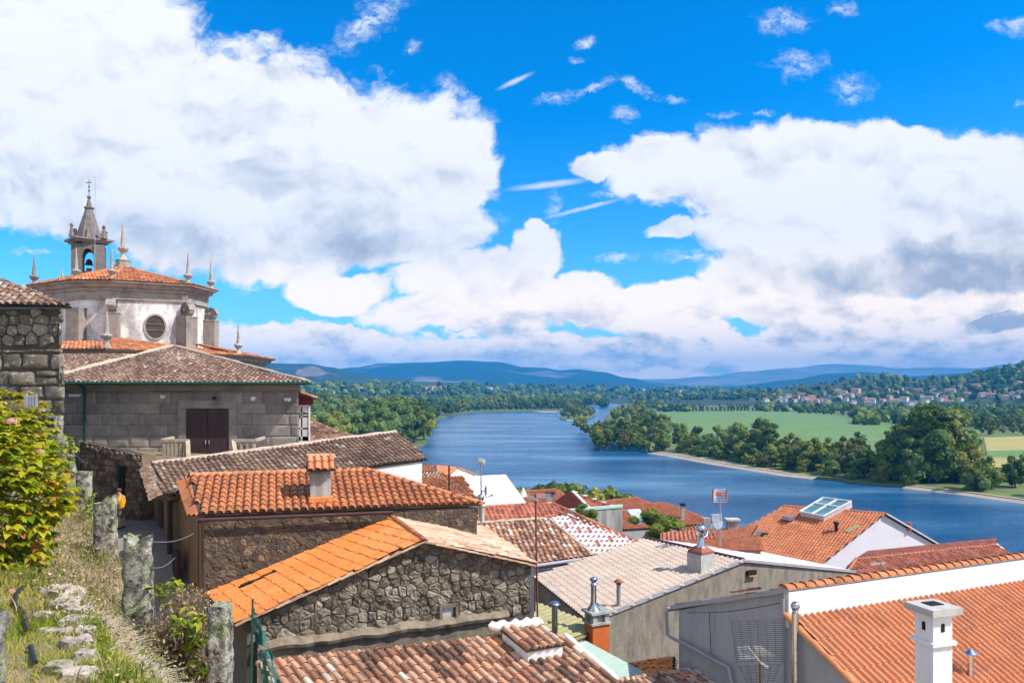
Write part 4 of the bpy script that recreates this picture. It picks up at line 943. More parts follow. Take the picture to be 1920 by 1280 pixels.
tile_roof(mb, [Br, C, G1], (1, 2), pitch=.30, row=.42, seed=14, sag=.0, rise=1.1)
mb.build('roof', [M['tile_orange'], M['deck']], t)
mb = MB(); caps(mb, A, Br, .16, .42, 3, lambda r: .85); caps(mb, Br, C, .15, .42, 4, lambda r: .8); mb.build('ridge_cap', M['tile_orange'], t)
wp = [D, C, G1, G2, A2]
bodyq('wall', [D, C, G1, G2, lerp(A2, A, .5)], M['plaster_ochre'], t, 27, inset=.28, drop=.16)
p0, p1 = shrink(wp, .24)[0], shrink(wp, .24)[1]
mb = MB(); Lw = (p1-p0).length
rubble(mb, p0, p1, 30.4, lambda s: lerp(p0, p1, s/Lw).z-.17, row=.20, asp=1.9, depth=.03, gap=.006, seed=21, rough=.03, jit=.2)
mb.build('stone_wall', [M['rubble_brown']], t)
q = unit(Vector((p1.x-p0.x, p1.y-p0.y, 0))); nrm = Vector((q.y, -q.x, 0))
mb = MB(); mb.prism([Vector((p0.x, p0.y, 30.3)), Vector((p1.x, p1.y, 30.3)), p1-Vector((0, 0, .15)), p0-Vector((0, 0, .15))], nrm*.012); mb.build('mortar', M['mortar_brown'], t)
gutter(t, D+nrm*.16-Vector((0, 0, .18)), lerp(D, C, .66)+nrm*.16-Vector((0, 0, .18)), .075)
pipe(t, [D+nrm*.14+q*.05-Vector((0, 0, .22)), D+nrm*.14+q*.05-Vector((0, 0, 2.9))], .055, 'brown_metal')
pipe(t, [P(318, 936, 33.2), P(318, 1132, 33.2)], .10, 'black_metal')
dm = MB(); dm.prism([P(332, 1028, 32.6), P(341, 1034, 31.8), P(341, 1100, 31.8), P(332, 1100, 32.6)], Vector((-.15, -.12, 0))); dm.build('window', M['dark_wood'], t)
c = on(597, 938, pl); ang = math.atan2(q.y, q.x)
ch = MB(); top = P(597, 884, c.y); hgt = top.z-c.z+.5; ch.box((c.x, c.y+.3, (top.z+c.z-.5)/2), (.80, .70, hgt), ang); ch.box((c.x, c.y+.3, top.z-.12), (.92, .82, .10), ang)
co2 = ch.build('chimney', M['concrete'], t)
ck = MB(); qq = Vector((-q.y, q.x, 0)); cc = Vector((c.x, c.y+.3, top.z))
ra, rb = cc-q*.42+Vector((0, 0, .62)), cc+q*.42+Vector((0, 0, .62))
for s in (-1, 1):
    tile_roof(ck, [ra, rb, cc+q*.55+qq*s*.62+Vector((0, 0, .1)), cc-q*.55+qq*s*.62+Vector((0, 0, .1))], (3, 2), pitch=.27, row=.40, seed=15, sag=0, rise=1.1, jit=.2, tint=lambda i, k, u, v, r: .6+.3*r.random())
caps(ck, ra-q*.1, rb+q*.1, .11, .45, 2)
ck.build('chimney_cap', [M['tile_orange'], M['deck']], co2)
fl = MB(); fl.box((c.x+nrm.x*.2, c.y+.3+nrm.y*.2, c.z-.02), (.92, .95, .34), ang); fl.build('flashing', M['tile_bright'], co2)

# ---- stone gable house with flat orange tiles on one slope and old beige tiles on the other
Fr, Rb, LF = P(795, 1012, 26), P(727, 963, 31.4), P(441, 1168, 23.8); plL = plane(Fr, Rb, LF); LB = on(363, 1090, plL)
RF = P(1006, 1057, 27.5); plR = plane(Fr, Rb, RF); RB_ = on(900, 984, plR)
t = thing('gable_house', 'dark rubble gable house with smooth orange tiles and a small shuttered window', 'house', (Fr.x, Fr.y, 30))
mb = MB()
hA = on(452, 1098, plL); hB = on(505, 1080, plL)
Uh = unit(LF-LB); nh = plL[1]; Vh = Uh.cross(nh); Vh = Vh if Vh.z < 0 else -Vh
def uvh(p): return ((p-Rb).dot(Uh), (p-Rb).dot(Vh))
ha, hb = uvh(hA), uvh(hB)
hole = lambda u, v: abs(u-(ha[0]+hb[0])/2) < .24 and min(ha[1], hb[1])-.15 < v < max(ha[1], hb[1])+.1
tile_roof(mb, [Rb, Fr, LF, LB], (3, 2), pitch=.27, row=.46, style='flat', seed=31, sag=.045, holes=(hole,), dm=1, tint=lambda i, k, u, v, r: .55+.3*(r.random()-.5)+.4*noise.noise(Vector((u*.4, v*.4, 2)))-(.5 if v < 1.2 and r.random() < .3 else 0))
mb.build('roof', [M['tile_bright'], M['deck']], t)['label'] = 'smooth orange tiled slope'
mb = MB(); pn = [hA+Uh*-.2, hA+Uh*.2, hB+Uh*.2, hB+Uh*-.2]; mb.prism([p+nh*.035 for p in pn], -nh*.03); mb.build('glass_tile', M['dark_glass'], t)
mb = MB(); tile_roof(mb, [Rb, Fr, RF, RB_], (3, 2), pitch=.24, row=.38, seed=32, sag=.09, rise=.55, tint=oldtint(.5, .9, .06))
mb.build('roof', [M['tile_beige'], M['mortar_pale']], t)['label'] = 'weathered beige tiled slope'
mb = MB(); caps(mb, Rb, Fr+unit(Fr-Rb)*.1, .13, .33, 8, lambda r: .1+.5*r.random()); mb.build('ridge_cap', M['tile_orange'], t)
gd = Vector((RF.x-LF.x, RF.y-LF.y, 0)).normalized(); gn = Vector((gd.y, -gd.x, 0)); inn = -gn*.28
f0, fa, f1 = LF+inn+gd*.35, Fr+inn, RF+inn-gd*.12
bk0, bk1, bka = LB-gn*-.2+gd*.4, RB_-gd*.1, Rb
mb = MB(); mb.skirt([p-Vector((0, 0, .14)) for p in (f0, f1, bk1, bka, bk0)], 28.5); 
mb.prism([Vector((f0.x, f0.y, 28.5)), Vector((f1.x, f1.y, 28.5)), f1-Vector((0, 0, .12)), fa-Vector((0, 0, .12)), f0-Vector((0, 0, .12))], -gn*.35)
mb.build('wall', M['mortar_grey'], t)
Lg = Vector((f1.x-f0.x, f1.y-f0.y, 0)).length; sa = (Vector((fa.x-f0.x, fa.y-f0.y, 0))).dot(gd)
gtop = lambda s: (f0.z+(fa.z-f0.z)*s/sa if s < sa else fa.z+(f1.z-fa.z)*(s-sa)/(Lg-sa))-.10
pw = plane(f0, f1, f0+Vector((0, 0, 1))); pw = (f0, gn)
wa, wb = on(828, 1138, pw), on(852, 1168, pw); sw0, sw1 = (wa-f0).dot(gd), (wb-f0).dot(gd)
mb = MB()
rubble(mb, f0, f1, 31.9, gtop, row=.255, asp=1.7, depth=.065, gap=.010, seed=33, rough=.055, skip=lambda s, z: sw0-.12 < s < sw1+.12 and wb.z-.1 < z < wa.z+.1)
mb.build('stone_wall', [M['rubble']], t)
wm_ = lerp(wa, wb, .5); wo = MB()
for (s, z, sx, sz) in ((sw0-.06, wm_.z, .10, wa.z-wb.z+.2), (sw1+.06, wm_.z, .10, wa.z-wb.z+.2), ((sw0+sw1)/2, wa.z+.06, sw1-sw0+.2, .10)):
    c_ = f0+gd*s+gn*.06; wo.box((c_.x, c_.y, z), (sx, .16, sz), math.atan2(gd.y, gd.x))
win = wo.build('window', M['rubble'], t)
sh = MB(); k = 9
for i in range(k):
    c_ = f0+gd*((sw0+sw1)/2-.03)+gn*.012; z = wb.z+.14+(wa.z-wb.z-.14)*(i+.5)/k; sh.box((c_.x, c_.y, z), (sw1-sw0-.06, .03+.006*(i % 2), (wa.z-wb.z)/k*.92), math.atan2(gd.y, gd.x))
sh.build('shutter', M['shutter'], win)
sh = MB(); c_ = f0+gd*(sw0+sw1)/2+gn*.10; sh.box((c_.x, c_.y, wb.z+.02), (sw1-sw0+.04, .2, .05), math.atan2(gd.y, gd.x)); sh.build('sill', M['white_paint'], win)
# verge slates and the mortar bench at the wall foot
vg = MB(); rv = random.Random(4)
for (a, b) in ((LF, Fr), (Fr, RF)):
    n_ = 15 if a is LF else 11
    for i in range(n_):
        p, q_ = lerp(a, b, i/n_)+gn*.02-Vector((0, 0, .05)), lerp(a, b, (i+1.06)/n_)+gn*.02-Vector((0, 0, .03))
        vg.bar(p, q_, .20*rv.uniform(.8, 1.2), .05, rv.random())
vg.build('verge', M['tile_beige'], t)
bn = MB(); rv = random.Random(9); rws = []
for i in range(40):
    s = .3+i/39*(Lg-1.2); z = 31.95+.16*(i/39)-.02*i/39+.07*noise.noise(Vector((s*1.3, 0, 4))); p = f0+gd*s; ex = .30+.10*noise.noise(Vector((s*2.2, 3, 1)))
    rws.append([Vector((p.x, p.y, z+.12))+gn*.03, Vector((p.x, p.y, z+.05))+gn*(ex*.6), Vector((p.x, p.y, z-.06))+gn*ex, Vector((p.x, p.y, z-.18))+gn*(ex-.05), Vector((p.x, p.y, z-.24))+gn*.1, Vector((p.x, p.y, z-1.2))+gn*.1])
bn.grid(rws); bn.build('mortar_ledge', M['mortar'], t)

# ---- canal roof filling the bottom of the view, with the raised patch
A, B = P(500, 1240, 23.2), P(985, 1186, 25.9)
V4 = unit(Vector((.707, -.707, -.40))); pl = plane(A, B, A+V4)
Aa = on(462, 1204, (A, pl[1])); Ba = on(1062, 1196, pl)
E_, G_ = A+V4*4.6-unit(B-A)*.4, Ba+V4*3.6
t = thing('canal_roof_house', 'house with mottled half-round tile roof and a small raised tile patch at bottom', 'house', (A.x, A.y, 28))
mb = MB(); tile_roof(mb, [A-unit(B-A)*.3, B, Ba, G_, E_], (4, 3), down=V4, pitch=.27, row=.40, seed=41, sag=.035, rise=1.2, jit=1.2, tint=oldtint(.45, .85, .05))
mb.build('roof', [M['tile_mixed'], M['deck']], t)
bodyq('wall', [A-unit(B-A)*.3, B, Ba, G_, E_], M['mortar'], t, 26, inset=.2, drop=.12)
n4 = pl[1]
tl, tr, brr, bl = [on(*uv, (A+n4*.42, n4)) for uv in ((935, 1176), (1014, 1168), (1062, 1206), (988, 1219))]
mb = MB(); tile_roof(mb, [tl, tr, brr, bl], (3, 2), down=V4, pitch=.27, row=.38, seed=43, sag=.02, rise=1.2, tint=oldtint(.55, .8, .06))
o_ = mb.build('raised_roof', [M['tile_mixed'], M['deck']], t)
mb = MB(); mb.skirt(shrink([tl, tr, brr, bl], .12, -.09), lambda p: p.z-.9); mb.build('curb', M['plaster_white'], o_)
def lump(mb, pts, r, seed, sq=.8):
    rr_ = random.Random(seed); rows_ = []
    for i, p in enumerate(pts):
        d = unit(pts[min(i+1, len(pts)-1)]-pts[max(0, i-1)]); a = unit(d.cross(Vector((0, 0, 1)))); u_ = a.cross(d)
        k_ = r*(1+.3*rr_.uniform(-1, 1))*(.5 if i in (0, len(pts)-1) else 1)
        rows_.append([p+a*k_*math.cos(2*math.pi*j/9)+u_*k_*sq*math.sin(2*math.pi*j/9) for j in range(9)])
    mb.grid(rows_, .5, 0, True, True); mb.poly(rows_[0]); mb.poly(list(reversed(rows_[-1])))
mb = MB(); a_, b_ = tl+Vector((-.33, 0, .03)), tr+Vector((.05, .05, .02)); lump(mb, [lerp(a_, b_, i/14)+Vector((0, 0, .03*math.sin(i*2.1))) for i in range(15)], .19, 3)
mb.build('mortar_ridge', M['mortar_white'], t)
mb = MB(); a_, b_ = Ba+n4*.1-V4*.1, Ba+V4*2.3+n4*.06; lump(mb, [lerp(a_, b_, i/10) for i in range(11)], .1, 6); mb.build('mortar_verge', M['mortar_white'], t)
# green shade net hung on its pole beside that roof
t = thing('shade_net', 'teal plastic net hanging from a green pole beside the bottom roof', 'net', P(470, 1280, 20.5))
mb = MB(); mb.tube([P(474, 1122, 20.5), P(470, 1290, 20.5)], .028, 8); mb.build('pole', M['green_metal'], t)
mb = MB(); rn = random.Random(2)
def npt(i, j):
    e = noise.noise(Vector((i*.4, j*.3, 1)))
    return P(472+i*(2.2+j*.16)+e*3+j*1.1, 1128+j*9.5+i*1.5, 20.5+.12*math.sin(i*1.1)+.01*j)
for j in range(17):
    for i in range(9):
        if i < 8 and j*9.5 > i*11-20: mb.tube([npt(i, j), npt(i+1, j)], .006, 3, cap=False)
        if j < 16 and j*9.5 > i*11-20: mb.tube([npt(i, j), npt(i, j+1)], .006, 3, cap=False)
for j in range(16):
    for i in range(8):
        if j*9.5 > i*11-10 and rn.random() < .55: mb.quad(npt(i, j), npt(i+1, j), npt(i+1, j+1), npt(i, j+1))
mb.build('mesh', M['net'], t)

# ---- row house with red and white-painted tiles
A = P(905, 951, 54); B = PZ(1036, 943, A.z); D = P(1003, 1058, 47.2); pl = plane(A, B, D)
t = thing('row_house', 'house with red ridge, old mixed tiles and white-painted tiles behind the beige slope', 'house', (A.x, A.y, 27))
o3 = lambda u, v: on(u, v, pl)
dn = unit(lerp(o3(1003, 1058), o3(1112, 1042), .5)-lerp(A, B, .75))
mb = MB(); tile_roof(mb, [A, B, o3(1064, 962), o3(1028, 971), o3(890, 981)], (0, 1), down=dn, pitch=.34, row=.5, style='roman', seed=51, sag=.02)
mb.build('roof', [M['tile_red'], M['deck']], t)['label'] = 'plain red upper band'
mb = MB(); tile_roof(mb, [o3(885, 983), o3(1022, 973), o3(1113, 1042), o3(1003, 1058), o3(880, 996)], (3, 2), down=dn, pitch=.36, row=.5, seed=52, sag=.05, tint=oldtint(.55, .9, .04))
mb.build('roof', [M['tile_mixed'], M['deck']], t)['label'] = 'old mixed brown and cream tiles'
tw = lambda i, k, u, v, r: (.98 if r.random() > .12 else .45)
tw.two = True
mb = MB(); tile_roof(mb, [o3(1030, 972), o3(1066, 965), o3(1190, 1014), o3(1160, 1040), o3(1116, 1043)], (4, 3), down=dn, pitch=.36, row=.62, style='roman', seed=53, sag=.02, tint=tw, rise=1.3)
mb.build('roof', [M['tile_white'], M['deck']], t)['label'] = 'white-painted tiles showing red gaps'
mb = MB(); caps(mb, A, B, .16, .5, 3); caps(mb, B, o3(1192, 1015), .17, .5, 4); caps(mb, o3(1046, 962)+Vector((0, 0, .1)), o3(1185, 1012), .13, .5, 4); mb.build('ridge_cap', M['tile_red'], t)
mb = MB(); lump(mb, [lerp(o3(888, 982), o3(1026, 972), i/16)+Vector((0, 0, .05)) for i in range(17)], .15, 8); lump(mb, [lerp(o3(1028, 972), o3(1113, 1042), i/16)+Vector((0, 0, .05)) for i in range(17)], .14, 9); mb.build('mortar_band', M['mortar_pale'], t)
rear = [A+Vector((0, 5, -2)), B+Vector((3, 5, -2))]
bodyq('wall', [o3(885, 996), o3(1003, 1058), o3(1113, 1042), o3(1190, 1014), B, A], M['plaster_lilac'], t, inset=.3, drop=.12)
gutter(t, o3(1000, 1061), o3(1114, 1045), .12, 'grey_pipe')
dz_ = D-A; bk = Vector((-dz_.x*.9, -dz_.y*.9, dz_.z*.9)); mb = MB(); tile_roof(mb, [A, B, B+bk, A+bk], (3, 2), pitch=.4, row=.5, style='roman', seed=55, sag=0); mb.build('rear_roof', [M['tile_red'], M['deck']], t)

# ---- wide grey-pink roof with rough rendered gable
A, N_ = P(1207, 1009, 50), P(1394, 1050, 43.6)
fd = Vector((.817, .576, 0)); LN = P(1104, 1165, 37.2); pl = plane(A, N_, LN); LA = on(998, 1080, pl)
RN = P(1604, 1071, 50); plr = plane(A, N_, RN); RA = on(1310, 1020, plr); RA = A+(RN-N_)
t = thing('wide_house', 'wide house with grey-pink tile roof and rough grey rendered gable wall', 'house', (N_.x, N_.y, 24))
mb = MB(); tile_roof(mb, [A, N_, LN, LA], (3, 2), pitch=.33, row=.42, style='roman', seed=61, sag=.0, rise=.95, tint=lambda i, k, u, v, r: .55+.25*(r.random()-.5)+.35*noise.noise(Vector((u*.3, v*.2, 3))))
mb.build('roof', [M['tile_grey'], M['deck']], t)
mb = MB(); tile_roof(mb, [A, N_, RN, RA], (3, 2), pitch=.33, row=1.2, style='roman', seed=62, sag=.0, rise=.5, tint=lambda i, k, u, v, r: .6); mb.build('sheet_roof', [M['pale_sheet'], M['deck']], t)
mb = MB(); mb.tube([A, N_], .16, 10); mb.build('ridge_cap', M['tile_red'] if False else M['brown_metal'], t)
gn2 = Vector((fd.y, -fd.x, 0)); ins = -gn2*.12
bodyq('wall', [LN, N_, RN, RA, A, LA], M['render_rough'], t, inset=.12, drop=.12)
vb = MB(); vb.bar(LN+gn2*.02, N_+gn2*.02, .05, .2); vb.bar(N_+gn2*.02, RN+gn2*.02, .05, .16); vb.build('verge', M['grey_pipe'], t)
pg = (N_+ins, gn2)
hw = MB(); pts_ = [on(*uv, (N_+gn2*.03, gn2)) for uv in ((1403, 1069), (1419, 1068), (1419, 1078), (1403, 1080))]; hw.prism(pts_, -gn2*.1); ho = hw.build('vent_hole', M['dark_open'], t)
hs_ = MB(); hs_.bar(pts_[3]+gn2*.05, pts_[2]+gn2*.05, .12, .06); hs_.build('sill', M['tile_orange'], ho)
# chimney box with turning cowl on the ridge side
cb_ = on(1314, 1068, pl); cw = 1.15; ag = math.atan2(fd.y, fd.x)
mb = MB(); mb.box((cb_.x, cb_.y, cb_.z+.35), (1.1, 1.0, 1.2), ag); chim = mb.build('chimney', M['concrete_pale'], t)
mb = MB(); mb.lathe((cb_.x, cb_.y, cb_.z+.97), [(.72, 0), (.70, .12), (.36, .34), (.34, .36)], 4, rot=ag+math.pi/4, sm=False); mb.build('chimney_hood', M['red_cap'], chim)
mb = MB(); z0_ = cb_.z+1.28; mb.lathe((cb_.x, cb_.y, z0_), [(.30, 0), (.22, .12), (.2, .5), (.16, .62), (.17, .66)]+[(.30*math.sin(math.radians(a)), .95-.32*math.cos(math.radians(a))) for a in range(35, 181, 15)], 16); mb.build('cowl', M['steel'], chim)
# thin flue with red hat
fb_ = on(1160, 1137, pl); mb = MB(); mb.tube([fb_, fb_+Vector((0, 0, 1.15))], .11, 10); fo = mb.build('flue', M['grey_pipe'], t)
mb = MB(); mb.lathe((fb_.x, fb_.y, fb_.z+1.14), [(.13, 0), (.12, .08), (.25, .1), (.24, .14), (.02, .27)], 12); mb.build('flue_hat', M['red_cap'], fo)

# ---- orange chimney stack with metal flue, lean-to roofs below it
t = thing('chimney_stack', 'orange painted chimney stack with grey slab and steel flue', 'chimney', P(1119, 1240, 31.5))
b0 = P(1119, 1225, 31.5); tp = P(1119, 1166, 31.5); mb = MB(); mb.box((b0.x, b0.y, (27+tp.z)/2), (.78, .66, tp.z-27), .45); mb.build('shaft', M['orange_paint'], t)
mb = MB(); mb.box((b0.x, b0.y, tp.z+.03), (.92, .80, .08), .45)
for (i, j) in ((-1, -1), (1, -1), (1, 1), (-1, 1)): mb.box((b0.x+i*.28*math.cos(.45)-j*.24*math.sin(.45), b0.y+i*.28*math.sin(.45)+j*.24*math.cos(.45), tp.z+.25), (.2, .18, .36), .45)
mb.box((b0.x, b0.y, tp.z+.24), (.55, .42, .34), .45); mb.build('vent_block', M['concrete'], t)
mb = MB(); mb.box((b0.x, b0.y, tp.z+.47), (.98, .86, .09), .45); mb.build('slab', M['concrete'], t)
p = P(1113, 1140, 31.5); mb = MB(); mb.lathe((p.x, p.y, tp.z+.52), [(.30, 0), (.14, .22), (.13, .30), (.115, .34), (.115, 1.0)], 14); fo = mb.build('flue', M['steel'], t)
mb = MB(); mb.lathe((p.x, p.y, tp.z+1.52), [(.13, 0), (.13, .05), (.10, .06), (.10, .2), (.17, .2), (.13, .30), (.02, .34)], 14); mb.build('flue_hat', M['blue_steel'], fo)
t = thing('flue_pipe', 'short steel flue with blue mushroom cap beside the wide grey roof', 'flue', P(1040, 1190, 30.5))
p0 = P(1040, 1186, 30.5); p1 = P(1040, 1135, 30.5); mb = MB(); mb.tube([p0-Vector((0, 0, .5)), p1], .12, 14); mb.build('pipe', M['steel'], t)
mb = MB(); mb.lathe((p1.x, p1.y, p1.z-.02), [(.10, 0), (.10, .06), (.22, .07), (.21, .1), (.12, .18), (.02, .2)], 14); mb.build('cap', M['blue_steel'], t)
# ochre lean-to and green felt roof
def slab(name, label, cat, px, mat, zb=None, th=.1, wall='concrete', corr=0):
    pts = [P(*q) if len(q) == 3 else q for q in px]
    t = thing(name, label, cat, (pts[0].x, pts[0].y, pts[-1].z-2)); mb = MB(); pl_ = plane(pts[0], pts[1], pts[2]); n_ = pl_[1]
    pts = [p-n_*((p-pts[0]).dot(n_)) for p in pts]
    if corr:
        Ud = unit(pts[1]-pts[0]); Vd = Ud.cross(n_); Vd = Vd if Vd.z < 0 else -Vd
        pol = [((p-pts[0]).dot(Ud), (p-pts[0]).dot(Vd)) for p in pts]; u0_, u1_ = min(a for a, b in pol), max(a for a, b in pol); k_ = int((u1_-u0_)/(corr/4)); prev = None
        for i in range(k_+1):
            u_ = u0_+(u1_-u0_)*(i+.0001)/(k_+.0002); rg = clip_range(pol, u_)
            if not rg: prev = None; continue
            h_ = .03*math.sin(i*math.pi/2); cur = [pts[0]+Ud*u_+Vd*v_+n_*(h_+.035) for v_ in (rg[0], lerp(rg[0], rg[1], .5), rg[1])]
            if prev: mb.grid([prev, cur], .5, 0)
            prev = cur
    mb.prism(pts, -n_*th); mb.build('roof', M[mat], t)
    bodyq('wall', pts, M[wall], t, zb, inset=.12, drop=th+.02)
    return t, pts, n_
slab('lean_to', 'small lean-to with mossy ochre roof under the eave of the wide grey roof', 'shed', [(1004, 1128, 34.5), (1105, 1166, 32.6), (1101, 1188, 31.2), (1062, 1206, 30), (1000, 1160, 31.5)], 'ochre_sheet', corr=.3)
slab('felt_roof_shed', 'shed with pale green felt roof below the orange chimney stack', 'shed', [(1056, 1216, 29), (1098, 1200, 30), (1222, 1266, 28.6), (1205, 1300, 27.3), (1090, 1300, 26.6)], 'green_sheet')
for (u, v) in ((1155, 1252), (1177, 1245)): pass
# small canal roofs at the bottom edge
def small_roof(name, label, px, eave, mat, seed, pitch=.27, row=.4, style='canal', wall='plaster_ochre', down=None, tint=None, cap=None, zb=None, rise=1.1, sag=.03, capr=.12):
    pts = [P(*q) for q in px[:3]]; pl_ = plane(*pts); pts += [on(q[0], q[1], pl_) for q in px[3:]]
    t = thing(name, label, 'house', (pts[0].x, pts[0].y, min(p.z for p in pts)-3)); mb = MB()
    tile_roof(mb, pts, eave, down=down, pitch=pitch, row=row, seed=seed, style=style, sag=sag, tint=tint, rise=rise)
    mb.build('roof', [M[mat], M['deck']], t); bodyq('wall', pts, M[wall], t, zb, inset=.2, drop=.1)
    if cap:
        mb = MB()
        for (i, j) in cap: caps(mb, pts[i], pts[j], capr, .42, seed)
        mb.build('ridge_cap', M[mat], t)
    return t, pts, pl_
small_roof('tiled_shed', 'strip of bright orange tiles between the green felt roof and grey wall', [(1182, 1246, 29.6), (1262, 1233, 31.2), (1262, 1262, 29.0), (1220, 1268)], (3, 2), 'tile_bright', 71, down=Vector((.5, -.86, -.4)), cap=[(0, 1)], row=.5)
small_roof('tiled_shed', 'old tiled roof corner in shadow at the foot of the grey wall', [(1138, 1278, 25.8), (1348, 1246, 29.3), (1372, 1300, 27.0), (1150, 1310)], (3, 2), 'tile_mixed', 72, cap=[(0, 1)], tint=oldtint(.45, .8))
# ---- big house at right: grey gable, white parapet with tile coping, orange roof
fd = Vector((.405, -.914, 0)); rd = Vector((.914, .405, 0)); Cn = P(1478, 1104, 24)
fpl = (Cn, Vector((-.914, -.405, 0))); fnn = fpl[1]
t = thing('orange_roof_house', 'house with grey gable wall, white parapet and new orange roof at bottom right', 'house', (Cn.x, Cn.y, 27))
TL = Cn+fd*.25-Vector((0, 0, .80)); lower = TL+fd*4.8-Vector((0, 0, 4.8*.50))
TRr, LR = TL+rd*16, lower+rd*16
mb = MB(); tile_roof(mb, [TL, TRr, LR, lower], (3, 2), pitch=.255, row=.62, style='roman', seed=81, sag=0, rise=1.15, tint=lambda i, k, u, v, r: .55+.35*(r.random()-.5))
mb.build('roof', [M['tile_new'], M['deck']], t)
RL = P(1262, 1136, 29.6); RLr = RL+rd*16
mb = MB(); tile_roof(mb, [Cn, Cn+rd*16, RLr, RL], (3, 2), pitch=.3, row=.6, style='roman', seed=82, sag=0, rise=.8); mb.build('rear_roof', [M['tile_old'], M['deck']], t)
# parapet
mb = MB(); th = .22
a, b = Cn+fd*.02, Cn+rd*16+fd*.02
mb.prism([a-Vector((0, 0, 1.2)), b-Vector((0, 0, 1.2)), b, a], -fd*th); mb.build('parapet', M['white_paint'], t)
mb = MB(); rc = random.Random(3); k = 40
for i in range(k):
    p, q_ = a+rd*(16*i/k-.12)-fd*.12, a+rd*(16*(i+1)/k+.04)-fd*.12; rows_ = []
    for (c, r_, h_) in ((p, .20, .05), (q_, .165, .0)):
        rows_.append([c+fd*r_*math.cos(math.pi*j/8)+Vector((0, 0, h_-.02+.62*r_*math.sin(math.pi*j/8))) for j in range(9)])
    mb.grid(rows_, .55+.45*(rc.random()-.5), 0, True); mb.poly(rows_[0], .2); mb.grid([[x for x in rows_[0]], [x-Vector((0, 0, .03)) for x in rows_[0]]], .2)
mb.build('coping', [M['tile_orange']], t)
# gable facade
mb = MB(); g0, g1 = RL+fd*.35, lower-fd*.2
pr = [Vector((g0.x, g0.y, 22)), Vector((g1.x, g1.y, 22)), g1-Vector((0, 0, .08)), TL-Vector((0, 0, .06)), Cn-fd*.1-Vector((0, 0, .9)), Cn-fd*.15-Vector((0, 0, .05)), Cn-fd*.2-Vector((0, 0, .06)), g0-Vector((0, 0, .07))]
mb.prism([p+fnn*-.02 for p in pr], -fnn*15.6); mb.build('wall', M['plaster_grey'], t)
mb = MB(); mb.bar(RL+fnn*.06-Vector((0, 0, .03)), Cn+fnn*.06-Vector((0, 0, .03)), .14, .14); mb.build('verge', M['plaster_grey'], t)
mb = MB(); caps(mb, TL-fd*.35+fnn*.03, lower+fnn*.03, .15, .62, 4, lambda r: .55); mb.build('verge_tile', M['tile_new'], t)
gutter(t, P(1258, 1141, 29.75)-rd*.2, RLr+fd*-.1-Vector((0, 0, .2)), .09, 'grey_pipe')
wpl = (Cn+fnn*.12, fnn)
pipe(t, [P(1250, 1142, 29.6), P(1251, 1190, 29.6), on(1262, 1196, wpl), on(1300, 1215, wpl), on(1345, 1240, wpl), on(1366, 1250, wpl), on(1374, 1290, wpl)], .065, 'grey_pipe')
pipe(t, [on(1468, 1122, wpl), on(1468, 1300, wpl)], .055, 'grey_pipe')
mb = MB(); c0_, c1_ = on(1290, 1148, wpl), on(1462, 1130, wpl); mb.tube([lerp(c0_, c1_, i/12)-Vector((0, 0, .10*math.sin(math.pi*i/12))) for i in range(13)], .012, 5, cap=False); mb.tube([on(1330, 1146, wpl), on(1333, 1226, wpl)], .012, 5, cap=False); mb.build('cable', M['black_metal'], t)
# small old tiles lying over the verge
mb = MB(); caps(mb, on(1372, 1118, wpl)+Vector((0, 0, .14)), on(1422, 1111, wpl)+Vector((0, 0, .14)), .1, .4, 9); mb.build('verge_tile', M['tile_mixed'], t)
# tall flue with ball cowl against the wall
fp = (Cn+fnn*.35+fd*.5, fnn); pb = on(1491, 1150, (Cn+fd*.7+fnn*.25, fnn)); mb = MB(); mb.tube([pb-Vector((0, 0, 4.5)), pb+Vector((0, 0, .02))], .105, 14)
for dz in (-.5, -1.5, -2.5): mb.tube([pb+Vector((0, 0, dz)), pb+Vector((0, 0, dz+.04))], .115, 14)
fo = mb.build('flue', M['steel'], t)
mb = MB(); mb.lathe((pb.x, pb.y, pb.z), [(.10, 0), (.085, .06), (.085, .1)]+[(.135*math.sin(math.radians(a)), .23-.145*math.cos(math.radians(a))) for a in range(30, 181, 15)], 16); mb.build('cowl', M['steel'], fo)
# white chimney
cc = P(1750, 1205, 20.3); ca = math.atan2(rd.y, rd.x)-.12; zt = P(1750, 1146, 20.3).z; zm = P(1750, 1198, 20.3).z
mb = MB(); mb.box((cc.x, cc.y, (zt+26)/2), (.62, .60, zt-26), ca); mb.box((cc.x, cc.y, zm-.02), (.78, .76, .09), ca); mb.box((cc.x, cc.y, zt-.03), (.74, .72, .08), ca)
chm = mb.build('chimney', M['white_paint'], t)
mb = MB(); mb.box((cc.x, cc.y, zt+.10), (.98, .94, .17), ca); mb.build('chimney_slab', M['concrete_pale'], chm)
mb = MB(); mb.box((cc.x+.02, cc.y+.08, zt+.19), (.42, .34, .03), ca); mb.build('chimney_mouth', M['dark_open'], chm)
for s in (0, 1):
    dr = Vector((math.cos(ca-math.pi/2), math.sin(ca-math.pi/2), 0)) if s == 0 else Vector((math.cos(ca), math.sin(ca), 0))
    dr = [Vector((math.sin(ca), -math.cos(ca), 0)), Vector((-math.cos(ca), -math.sin(ca), 0))][s]; sd = Vector((-dr.y, dr.x, 0)); c_ = Vector((cc.x, cc.y, (zt+zm)/2+.02))+dr*(.302 if s == 0 else .312)
    mb = MB(); mb.prism([c_+sd*.055*math.cos(a)+Vector((0, 0, .07+.055*math.sin(a))) for a in [math.pi*i/8 for i in range(9)]]+[c_-sd*.055-Vector((0, 0, .1)), c_+sd*.055-Vector((0, 0, .1))], dr*.012); mb.build('vent', M['dark_open'], chm)
